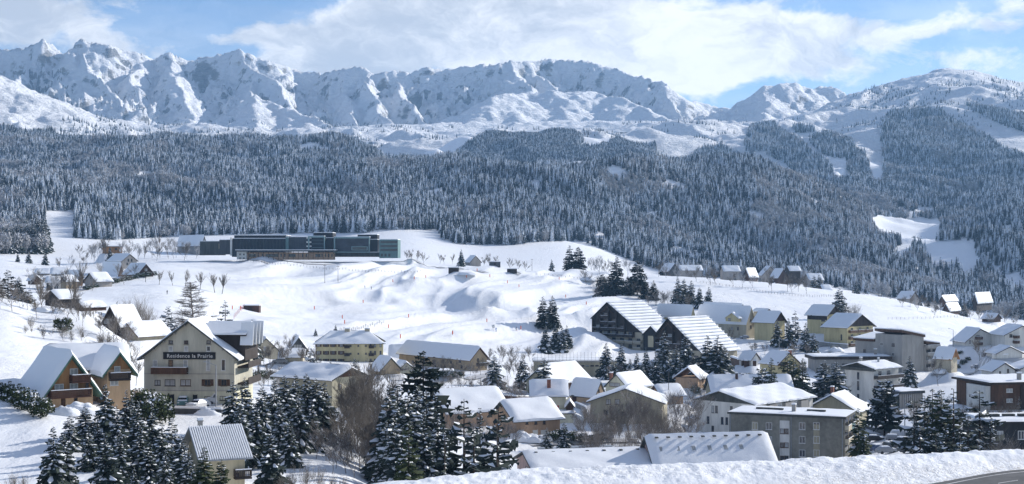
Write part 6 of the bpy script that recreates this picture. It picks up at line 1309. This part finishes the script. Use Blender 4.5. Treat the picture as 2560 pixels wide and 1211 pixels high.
row(BR + FROSTED, 'bare_tree', 'pale bare tree in front of the hollow woods', [(1480,690),(1700,705),(1900,722),(2040,738)], 19, 8, 13, 16)
# ------------------------------------------------------------------ cars, lamps, markers, fences, walls, people
def gpt(px, py, lo=130, hi=1000): Y = rayY(px, py, lo, hi); return (px - CX) / F * Y, Y, float(gz(px, Y))
def car_meshes(kind):
    L, Wd, Hh = (4.2, 1.75, 1.45) if kind != 'van' else (5.2, 1.95, 2.1)
    pr = {'hatch': [(-2.1,.35),(-2.1,.85),(-1.95,1.0),(-1.15,1.08),(-.55,1.45),(1.35,1.45),(1.85,1.02),(2.08,.92),(2.1,.35)],
          'wagon': [(-2.1,.35),(-2.1,.85),(-1.95,.98),(-1.0,1.05),(-.4,1.46),(1.75,1.46),(2.02,1.0),(2.1,.9),(2.1,.35)],
          'van': [(-2.6,.35),(-2.6,1.0),(-2.4,1.15),(-1.75,1.25),(-1.2,2.0),(2.55,2.05),(2.6,1.9),(2.6,.35)]}[kind]
    V = []; Fc = []; n = len(pr)
    for s_ in (-1, 1):
        for x, z in pr: ins = .16 if z > 1.1 else 0; V.append((x, s_ * (Wd / 2 - ins), z))
    Fc = [list(range(n))[::-1], list(range(n, 2 * n))] + [[i, (i + 1) % n, n + (i + 1) % n, n + i] for i in range(n)]
    wl = MB(); wl.tube((0, -.1, 0), (0, .1, 0), .33, .33, 12)
    gl = MB(); a, b = (-.48, 1.2) if kind != 'van' else (-1.1, -.1); t = .32 if kind != 'van' else .5; z0 = 1.05 if kind != 'van' else 1.3
    for s_ in (-1, 1): y = s_ * (Wd / 2 - .05); gl.hexa([(a - .3, y, z0), (b + .3, y, z0), (b, y - s_ * .1, z0 + t), (a, y - s_ * .1, z0 + t)], [(a - .3, y + s_ * .02, z0), (b + .3, y + s_ * .02, z0), (b, y - s_ * .08, z0 + t), (a, y - s_ * .08, z0 + t)])
    i = 3 if kind != 'van' else 3; (xa, za), (xb, zb) = pr[i], pr[i + 1]; gl.hexa([(xa + .1, -.65, za + .08), (xa + .1, .65, za + .08), (xb - .05, .6, zb - .05), (xb - .05, -.6, zb - .05)], [(xa + .05, -.65, za + .12), (xa + .05, .65, za + .12), (xb - .1, .6, zb - .01), (xb - .1, -.6, zb - .01)])
    sn = MB(); top = pr[4][1]; x0, x1 = pr[4][0], (pr[5][0]); sn.hexa([(x0, -.66, top), (x1, -.66, top), (x1, .66, top), (x0, .66, top)], [(x0 + .1, -.55, top + .16), (x1 - .15, -.55, top + .16), (x1 - .15, .55, top + .16), (x0 + .1, .55, top + .16)])
    sn.hexa([(pr[2][0] + .05, -.75, pr[2][1] + .01), (xa, -.75, za + .01), (xa, .75, za + .01), (pr[2][0] + .05, .75, pr[2][1] + .01)], [(pr[2][0] + .12, -.68, pr[2][1] + .11), (xa, -.68, za + .1), (xa, .68, za + .1), (pr[2][0] + .12, .68, pr[2][1] + .11)])
    return V, Fc, wl, gl, sn, L, Wd
MT['lamp_glass'] = mat('headlight_glass', (.6,.6,.6), .2, .05)
CARC = {'black': (.012,.013,.015), 'silver': (.32,.33,.35), 'white': (.62,.62,.62), 'green': (.05,.16,.17), 'grey': (.09,.10,.11), 'blue': (.03,.06,.14)}
_CM = {}
def car(px, py, kind, colr, rot, label, grp=None, buried=False):
    if kind not in _CM:
        V, Fc, wl, gl, sn, L, Wd = car_meshes(kind); _CM[kind] = (V, Fc, npmesh('wheel', wl.V, wl.F, [MT['post']]), npmesh('window', gl.V, gl.F, [MT['pane']]), npmesh('snow_cover', sn.V, sn.F, [MT['roofsnow']]), L, Wd)
    V, Fc, w, gl, sn, L, Wd = _CM[kind]
    k = (kind, colr)
    if k not in _CM: m = mat(colr + '_car_paint', CARC[colr], .3, .08, 2, spec=.6); _CM[k] = npmesh('body', V, Fc, [m])
    x, y, z = gpt(px, py); r = link('van' if kind == 'van' else 'parked_car', None, None, (x, y, z + .02), (0, 0, math.radians(rot))); tag(r, label, 'van' if kind == 'van' else 'car', grp)
    link('body', _CM[k], r); link('window', gl, r); link('snow_cover', sn, r, None, None, (1, 1, 2.2) if buried else None) if not buried else link('snow_cover', sn, r, (0, 0, -.02), None, (1.04, 1.08, 1.03))
    hl = MB()
    for sx in (-1, 1):
        for sy in (-1, 1): link('wheel', w, r, (sx * L * .31, sy * (Wd / 2 - .08), .33))
        mb = MB(); mb.box(-L / 2 - .03, -L / 2 + .1, sx * Wd * .36 - .16, sx * Wd * .36 + .16, .68, .84); mb.build('headlight', MT['lamp_glass'], r)
    return r
car(457, 1017, 'hatch', 'green', 100, 'small green car with snow topped roof parked before the grey residence', 'cars before the residence')
car(496, 1024, 'hatch', 'white', 60, 'white snow covered car parked between green car and street lamp', 'cars before the residence')
car(553, 1012, 'van', 'white', 12, 'white van parked right of the street lamp by the residence')
PK = 'cars in the car park behind the bank'
car(2187, 1106, 'hatch', 'black', 175, 'black hatchback parked alone beside the charcoal apartment block', PK)
car(2238, 1106, 'wagon', 'silver', 170, 'silver snow topped car in the back row of the car park', PK)
car(2264, 1112, 'wagon', 'black', 165, 'black estate car in the back row beneath the dark firs', PK)
car(2232, 1124, 'wagon', 'grey', 200, 'dark grey estate car in the middle of the car park', PK)
car(2216, 1136, 'hatch', 'silver', 190, 'silver car at the front of the car park', PK)
car(2196, 1131, 'hatch', 'blue', 205, 'dark blue car nearest the charcoal apartment block', PK)
car(2272, 1134, 'hatch', 'grey', 185, 'grey snow capped hatchback half hidden by the dark firs', PK)
car(2250, 1094, 'wagon', 'white', 175, 'white estate car parked behind the back row', PK)
car(1861, 848, 'hatch', 'silver', 15, 'silver car parked before the large pale yellow house')
for px, py, k_, c_, r_, lb in ((1355,1108,'hatch','white',20,'snow covered white car by the apricot terrace'),(1510,1103,'wagon','grey',15,'grey estate car on the lane behind the long pink hall'),(1912,903,'hatch','blue',40,'dark blue car on the lane by the garden shed'),(1125,953,'hatch','silver',10,'silver car on the lane before the beige terrace'),(2075,1012,'wagon','white',5,'white snow covered estate car left of the white block'),(700,915,'hatch','grey',0,'grey car beside the low garage beyond the residence'),(2440,930,'hatch','silver',30,'silver car on the lane below the white houses'),(1330,1003,'hatch','blue',80,'blue car under the central garden carports')): car(px, py, k_, c_, r_, lb, 'cars on the village lanes', True)
def lamp(px, py, h, label, arm=-1.6):
    x, y, z = gpt(px, py); r = link('street_lamp', None, None, (x, y, z)); tag(r, label, 'street lamp', 'street lamps')
    mb = MB(); mb.tube((0, 0, -.5), (0, 0, h), .14, .09, 8); mb.build('pole', MT['metal'], r)
    mb = MB(); mb.tube((0, 0, h - .1), (arm, 0, h + .5), .06, .05, 6); mb.build('arm', MT['metal'], r)
    mb = MB(); mb.hexa([(arm - .5, -.14, h + .45), (arm + .1, -.14, h + .42), (arm + .1, .14, h + .42), (arm - .5, .14, h + .45)], [(arm - .45, -.1, h + .6), (arm + .05, -.1, h + .6), (arm + .05, .1, h + .6), (arm - .45, .1, h + .6)]); mb.build('lamp_head', MT['metal'], r)
lamp(540, 1027, 7.2, 'tall grey street lamp in front of the grey residence'); lamp(2383, 868, 7.0, 'slim street lamp on the snow left of the white houses'); lamp(2262, 1100, 9.0, 'street lamp beside the car park under the firs', 1.4); lamp(1948, 880, 6.5, 'street lamp on the snowy lane below the tall plain yellow house')
def pole(px, py, h, label):
    x, y, z = gpt(px, py); r = link('utility_pole', None, None, (x, y, z)); tag(r, label, 'pole', 'utility poles'); mb = MB(); mb.tube((0, 0, -.4), (0, 0, h), .13, .09, 6); mb.build('pole', MT['bark'], r); mb = MB(); mb.box(-.9, .9, -.06, .06, h - .7, h - .55); mb.build('crossarm', MT['bark'], r)
pole(812, 708, 10, 'thin utility pole on the plateau field below the clinic'); pole(1330, 662, 10, 'thin pole on the far snowfield right of the farmhouse'); pole(364, 706, 8, 'small pole on the field above the hedge'); pole(845, 705, 9, 'second utility pole on the plateau field')
mk = MB(); mk.tube((0, 0, 0), (0, 0, 2.2), .05, .05, 5); pm = npmesh('pole', mk.V, mk.F, [MT['post']]); mk = MB(); mk.tube((0, 0, .4), (0, 0, 1.9), .2, .2, 8); fm = npmesh('padding', mk.V, mk.F, [MT['orange']])
MK = [(560+a/3.364, 520+b/3.364) for a, b in ((1600,610),(1697,603),(2040,600),(1170,808),(760,866),(995,940),(1015,985),(1553,957),(1383,1027),(1484,1105),(1922,1078),(318,1045),(1420,630),(70,860),(140,862),(262,868))] + [(1120+a/3.364, 540+b/3.364) for a, b in ((352,522),(500,574),(597,610),(990,690),(327,903),(613,972),(1163,762),(40,1008),(245,478),(935,545))]
MK.sort()
for mi_, (px, py) in enumerate(MK):
    x, y, z = gpt(px, py, 300, 990); r = link('piste_marker', None, None, (x, y, z)); tag(r, nth('orange padded marker post on the ski slope', mi_, len(MK)), 'marker post', 'orange markers on the ski slope'); link('post', pm, r); link('padding', fm, r)
def person(px, py, label, m1, m2, rot):
    if 'body' not in _CM:
        me = bpy.data.meshes.new('body'); v = [(0,0,.92),(0,0,1.15),(0,0,1.42),(0,0,1.52),(0,0,1.64),(.11,0,.88),(.14,-.06,.48),(.15,.02,.08),(.16,-.12,.04),(-.11,0,.88),(-.14,-.12,.5),(-.15,-.02,.08),(-.16,-.16,.04),(.2,0,1.40),(.3,-.08,1.15),(.28,-.28,1.0),(-.2,0,1.40),(-.3,-.08,1.15),(-.28,-.28,1.0),(.28,-.36,.97),(-.28,-.36,.97)]
        e = [(0,1),(1,2),(2,3),(3,4),(0,5),(5,6),(6,7),(7,8),(0,9),(9,10),(10,11),(11,12),(2,13),(13,14),(14,15),(2,16),(16,17),(17,18),(15,19),(18,20)]
        rr = [.16,.15,.17,.065,.11,.1,.075,.055,.05,.1,.075,.055,.05,.075,.055,.045,.075,.055,.045,.04,.04]
        me.from_pydata(v, e, []); o = bpy.data.objects.new('t', me); COL.objects.link(o); o.modifiers.new('s', 'SKIN')
        for i, r_ in enumerate(rr): me.skin_vertices[0].data[i].radius = (r_, r_)
        me.skin_vertices[0].data[0].use_root = True; o.modifiers.new('b', 'SUBSURF').levels = 1; bpy.context.view_layer.update()
        _CM['body'] = bpy.data.meshes.new_from_object(o.evaluated_get(bpy.context.evaluated_depsgraph_get())); bpy.data.objects.remove(o)
    b = _CM['body'].copy(); b.materials.clear(); b.materials.append(m1); x, y, z = gpt(px, py, 300, 990)
    r = link('person', None, None, (x, y, z), (0, 0, rot)); tag(r, label, 'person', 'skiers on the slope'); link('clothed_body', b, r)
    for sx in (-.16, .16): mb = MB(); mb.box(sx - .05, sx + .05, -1.0, .7, 0, .03); mb.build('ski', m2, r)
    mb = MB(); mb.tube((0, 0, 1.66), (0, 0, 1.80), .13, .07, 8); mb.build('helmet', m2, r)
person(560+1238/3.364, 520+688/3.364, 'person in dark clothes skiing down between the snow mounds', MT['black_board'], MT['red'], 1.0)
person(1120+404/3.364, 540+978/3.364, 'person in blue standing beside the snow gun', MT['blue'], MT['post'], .3)
person(1120+574/3.364, 540+975/3.364, 'person in dark blue skiing near the lower marker posts', MT['slate'], MT['red'], 2.0)
person(560+1184/3.364, 520+680/3.364, 'person in grey clothes on the upper ski run', MT['slate'], MT['post'], 2.0)
person(418, 736, 'person walking on the field below the six bare trees', MT['black_board'], MT['post'], .2)
x, y, z = gpt(1233, 830, 300, 990); r = link('snow_gun', None, None, (x, y, z)); tag(r, 'white snow gun on a small stand on the lower ski run', 'snow gun')
mb = MB(); mb.tube((-.6, 0, 1.7), (.7, 0, 2.0), .65, .8, 12); mb.build('fan_housing', MT['frame'], r); mb = MB(); [mb.tube((0, 0, 1.6), (1.0 * math.cos(a), 1.0 * math.sin(a), 0), .06, .06, 5) for a in (.5, 2.6, 4.7)]; mb.build('stand', MT['metal'], r)
def hut(px, py, w, h, m, label):
    x, y, z = gpt(px, py, 300, 990); r = link('hut', None, None, (x, y, z)); tag(r, label, 'hut'); mb = MB(); mb.box(-w/2, w/2, 0, w*.7, -1, h); mb.build('wall', MT[m], r); mb = MB(); mb.box(-w/2-.3, w/2+.3, -.3, w*.7+.3, h+.01, h+.4); mb.build('roof_snow', MT['roofsnow'], r); mb = MB(); mb.box(-.4, .4, -.05, 0, 0, h*.75); mb.build('door', MT['dark_wood'], r)
hut(1280, 683, 6, 2.6, 'dark_wood', 'small dark hut on the crest of the ski slope'); hut(1237, 668, 7, 2.4, 'slate', 'little grey hut among trees on the crest'); hut(628, 778, 7, 2.4, 'red_wood', 'red brown ski lift cabin left of the mounds'); hut(1134, 682, 6, 2.5, 'dark_wood', 'small dark shed at the end of the plateau fence')
def fence(pts, label, n, h=1.3, m='bark', lo=130, hi=1000):
    W_ = []
    for i in range(n):
        t = i / (n - 1) * (len(pts) - 1); k = min(int(t), len(pts) - 2); f = t - k; W_.append(gpt(pts[k][0] * (1 - f) + pts[k+1][0] * f, pts[k][1] * (1 - f) + pts[k+1][1] * f, lo, hi))
    r = link('fence', None, None, W_[0]); tag(r, label, 'fence'); o = Vector(W_[0]); mb = MB(); mb.tube((0, 0, -.3), (0, 0, h), .07, .06, 5); me = npmesh('post', mb.V, mb.F, [MT[m]])
    for w_ in W_: link('post', me, r, Vector(w_) - o)
    for zz in (h * .5, h * .92):
        mb = MB()
        for a, b in zip(W_[:-1], W_[1:]):
            if abs(a[1] - b[1]) < 60: mb.tube(Vector(a) - o + Vector((0, 0, zz)), Vector(b) - o + Vector((0, 0, zz)), .025, .025, 3)
        mb.build('rail', MT[m], r)
fence([(600,653),(700,664),(820,676),(940,683),(1060,684)], 'long post fence running down across the plateau field below the clinic', 60, 1.3)
fence([(1340,690),(1440,698),(1500,705)], 'post fence along the crest near the great dark fir pair', 20)
fence([(1750,708),(1850,722),(1940,738),(2030,744),(2100,742)], 'wire fence of thin posts across the right field', 50)
fence([(2220,800),(2330,798),(2420,790)], 'short post fence on the right field above the white houses', 22)
fence([(585,800),(600,780),(612,770)], 'red safety net fence on the edge of the ski slope', 12, 1.8, 'red')
fence([(850,830),(900,826),(960,815)], 'low fence line under the ski mounds above the cream block', 22, 1.2)
def wall(pts, h, label, m='concrete', t=.4, snow=.35):
    W_ = [gpt(*p) for p in pts]; o = Vector(W_[0]); r = link('garden_wall', None, None, o); tag(r, label, 'wall'); mb = MB(); ms = MB()
    for a, b in zip(W_[:-1], W_[1:]):
        a, b = Vector(a) - o, Vector(b) - o; d = (b - a).normalized(); n = Vector((-d.y, d.x, 0)).normalized() * t / 2
        mb.hexa([a - n + Vector((0,0,-2)), b - n + Vector((0,0,-2)), b + n + Vector((0,0,-2)), a + n + Vector((0,0,-2))], [a - n + Vector((0,0,h)), b - n + Vector((0,0,h)), b + n + Vector((0,0,h)), a + n + Vector((0,0,h))])
        n = n * 1.2; ms.hexa([a - n + Vector((0,0,h+.002)), b - n + Vector((0,0,h+.002)), b + n + Vector((0,0,h+.002)), a + n + Vector((0,0,h+.002))], [a - n*.6 + Vector((0,0,h+snow)), b - n*.6 + Vector((0,0,h+snow)), b + n*.6 + Vector((0,0,h+snow)), a + n*.6 + Vector((0,0,h+snow))])
    mb.build('wall_body', MT[m], r); ms.build('snow_cap', MT['roofsnow'], r)
wall([(430,1036),(500,1040),(555,1038)], .9, 'low dark retaining wall below the parking of the residence', 'slate')
wall([(2030,862),(2075,868),(2120,876)], 1.6, 'retaining wall under the yellow apartment houses')
wall([(1990,990),(2060,1000),(2105,1002)], 1.2, 'dark garden wall left of the white block', 'slate')
wall([(1235,1000),(1290,1006),(1322,1006)], 1.5, 'red brown low wall of carports in the central gardens', 'brown_wood')
wall([(1440,1018),(1465,1030),(1470,1048)], 1.2, 'grey terrace wall between garage and wide khaki gable')
wall([(2160,1072),(2220,1088),(2290,1094)], .8, 'dark curb wall along the back of the car park', 'slate')
wall([(1830,905),(1860,925),(1890,918)], 1.8, 'hedge shaped dark wall below the garden shed', 'brown_wood', 1.6, .5)
wall([(2480,900),(2520,898),(2560,890)], 1.4, 'white garden wall before the right white houses', 'white_wall')
def hedge(pts, n, label, h=1.6):
    for i in range(n):
        t = i / (n - 1) * (len(pts) - 1); k = min(int(t), len(pts) - 2); f = t - k; px, py = pts[k][0] * (1 - f) + pts[k+1][0] * f, pts[k][1] * (1 - f) + pts[k+1][1] * f
        Y = rayY(px, py); tree('snowy_hedge_bush', HEDGE, px, 0, Y, nth(label, i, n), 'shrub', label, h * trng.uniform(.8, 1.2), 1.2)
hedge([(215,726),(270,712),(330,700),(385,690)], 22, 'low snow dusted hedge along the lane above the field', 2.2)
hedge([(850,1005),(870,1015),(900,1018)], 5, 'snowy garden bushes below the brown gabled house', 2)
hedge([(1380,1105),(1440,1110),(1500,1108)], 6, 'brown and white garden bushes behind the long pink hall', 2)
hedge([(2160,955),(2200,962),(2260,960)], 7, 'snowy bushes under the flat roofed house', 2)
hedge([(2390,905),(2420,915),(2380,925)], 7, 'snowy shrubs on the slope beside the orange gable house', 1.6)
hedge([(1740,985),(1790,990),(1820,985)], 5, 'garden bushes under the long blue shaded roof', 2)
hedge([(620,960),(650,945),(680,950)], 6, 'bushes right of the residence balconies', 2.4)
hedge([(1040,945),(1090,950),(1150,945)], 8, 'snowy bushes before the beige terrace', 2.2)
# tiny mountain buildings
def faraway(px, py, Y, w, h, label):
    x, z = (px - CX) / F * Y, float(gz(px, Y)); r = link('mountain_hut', None, None, (x, Y, z)); tag(r, label, 'lift station'); mb = MB(); mb.box(-w/2, w/2, 0, 14, -8, h); mb.build('wall', MT['charcoal'], r); mb = MB(); mb.box(-w/2-1, w/2+1, -1, 15, h+.02, h+2); mb.build('roof_snow', MT['roofsnow'], r)
faraway(2135, 250, 4350, 60, 9, 'lift station building on the shoulder of the right mountain'); faraway(1572, 335, 3750, 45, 6, 'dark restaurant building at the top of the pistes'); faraway(2160, 246, 4360, 14, 14, 'small square lift tower beside the mountain station')
for i, (px, py, Y) in enumerate(((1200,300,1),)): pass

# packed lanes between the houses
MT['lane'] = snowmat('packed_dirty_snow', (.50, .50, .51), .6, .10)
def lane(pts, w):
    P_ = []
    for k in range(len(pts) - 1):
        (ax, ay), (bx, by) = pts[k], pts[k + 1]
        a, b = Vector(gpt(ax, ay)[:2]), Vector(gpt(bx, by)[:2]); n = max(2, int((b - a).length / 2.0))
        for i in range(n + (k == len(pts) - 2)): P_.append(a.lerp(b, i / n))
    for _ in range(6): P_ = [P_[0]] + [(P_[i-1] + P_[i] * 2 + P_[i+1]) / 4 for i in range(1, len(P_) - 1)] + [P_[-1]]
    V = []; Fq = []; m = 6
    for i, p in enumerate(P_):
        d = (P_[min(i + 1, len(P_) - 1)] - P_[max(i - 1, 0)]).normalized(); nn = Vector((-d.y, d.x))
        for j in range(m + 1):
            t = j / m * 2 - 1; q = p + nn * w / 2 * t; V.append((q.x, q.y, gxy(q.x, q.y) + .10 + (.22 if abs(t) > .99 else -.0) - (.04 if abs(abs(t) - .34) < .05 else 0)))
    for i in range(len(P_) - 1):
        for j in range(m): k = i * (m + 1) + j; Fq.append([k, k + 1, k + m + 2, k + m + 1])
    o = link('lane', npmesh('lane', V, Fq, [MT['lane']], smooth=True)); tag(o, 'packed greyish snow lane between the houses', kind='structure')
lane([(405,1022),(470,1030),(560,1030),(600,1024)], 7); lane([(1900,905),(1960,890),(2020,872),(2110,858),(2135,856)], 5); lane([(2150,1115),(2230,1108),(2300,1110),(2400,1108)], 12)
lane([(1320,1112),(1400,1108),(1500,1104),(1600,1108)], 5); lane([(1760,990),(1850,1010),(1990,1012),(2100,1015)], 4.5); lane([(2100,1060),(2200,1080),(2330,1084),(2470,1078)], 5)
lane([(1230,960),(1300,985),(1330,1000),(1310,1030)], 4); lane([(2340,950),(2420,935),(2480,915),(2560,905)], 4); lane([(970,955),(1080,960),(1180,950),(1230,935)], 4.5); lane([(655,915),(700,915),(770,912),(800,915)], 4)
lane([(100,735),(160,735),(220,722),(300,702)], 4); lane([(600,655),(760,660),(1000,655),(1130,672),(1300,690)], 4.5); lane([(1340,930),(1420,965),(1480,1000),(1466,1040)], 4)
# ploughed and shovelled heaps
def heap(px, py, w, h, sd, label):
    x, y, z = gpt(px, py); r = np.random.default_rng(sd); n = 18; V = []; Fq = []
    gx, gy = np.meshgrid(np.linspace(-1, 1, n), np.linspace(-1, 1, n)); hh = np.maximum(0, 1 - gx**2 - gy**2) ** .6 * h * (1 + .4 * fbm(gx * 2 + sd, gy * 2, 3, sd)) - .15
    for j in range(n):
        for i in range(n): V.append((gx[j, i] * w, gy[j, i] * w * .6, hh[j, i]))
    for j in range(n - 1):
        for i in range(n - 1): k = j * n + i; Fq.append([k, k + 1, k + n + 1, k + n])
    o = link('snow_heap', npmesh('snow_heap', V, Fq, [MT['roofsnow']], smooth=True), None, (x, y, z)); tag(o, label, 'snow heap', 'ploughed snow heaps')
for i, (px, py, w, h, lb) in enumerate(((200,1035,3,1.5,'rounded snow heap below the orange chalet'),(160,1038,2.4,1.1,'small snow heap at the foot of the chalet hedge'),(520,1040,2.5,1.2,'snow heap beside the street lamp of the residence'),(1300,1105,3,1.8,'snow heap at the end of the apricot terrace'),(1330,1110,3,1.5,'low snow heap right of the apricot terrace'),(2165,1105,3,1.4,'snow heap beside the black hatchback'),(2305,1118,3.5,1.5,'snow heap at the right of the car park'),(1900,905,4,2,'snow heap by the garden shed lane'),(2090,880,3.5,1.6,'snow heap under the yellow apartments'),(850,1055,4,2.5,'big snow heap below the brown gabled house'),(2350,940,3,1.5,'snow heap under the orange gable house'),(1165,690,7,1.8,'long ploughed snow heap on the crest left of the hut'),(1470,705,6,2,'snow heap on the crest by the great firs'),(105,780,3,1.2,'snow heap before the dark barn'),(140,785,2.6,1.0,'second snow heap before the dark barn'))): heap(px, py, w, h, i + 3, lb)
# ------------------------------------------------------------------ valley air
def haze():
    mb = MB(); mb.box(-3600, 3600, -30, 8200, float(Z.min()) - 40, 1120); m = bpy.data.materials.new('haze_air'); m.use_nodes = True; q = NG(m.node_tree)
    q.n.clear(); o = q.node('ShaderNodeOutputMaterial'); pv = q.node('ShaderNodeVolumePrincipled')
    pv.inputs['Color'].default_value = (.36, .64, 1.0, 1); pv.inputs['Density'].default_value = 5.2e-5; pv.inputs['Anisotropy'].default_value = .2
    q.l.new(pv.outputs[0], o.inputs['Volume']); h = mb.build('haze', m); tag(h, 'pale blue winter haze in the valley air', kind='stuff')
haze()
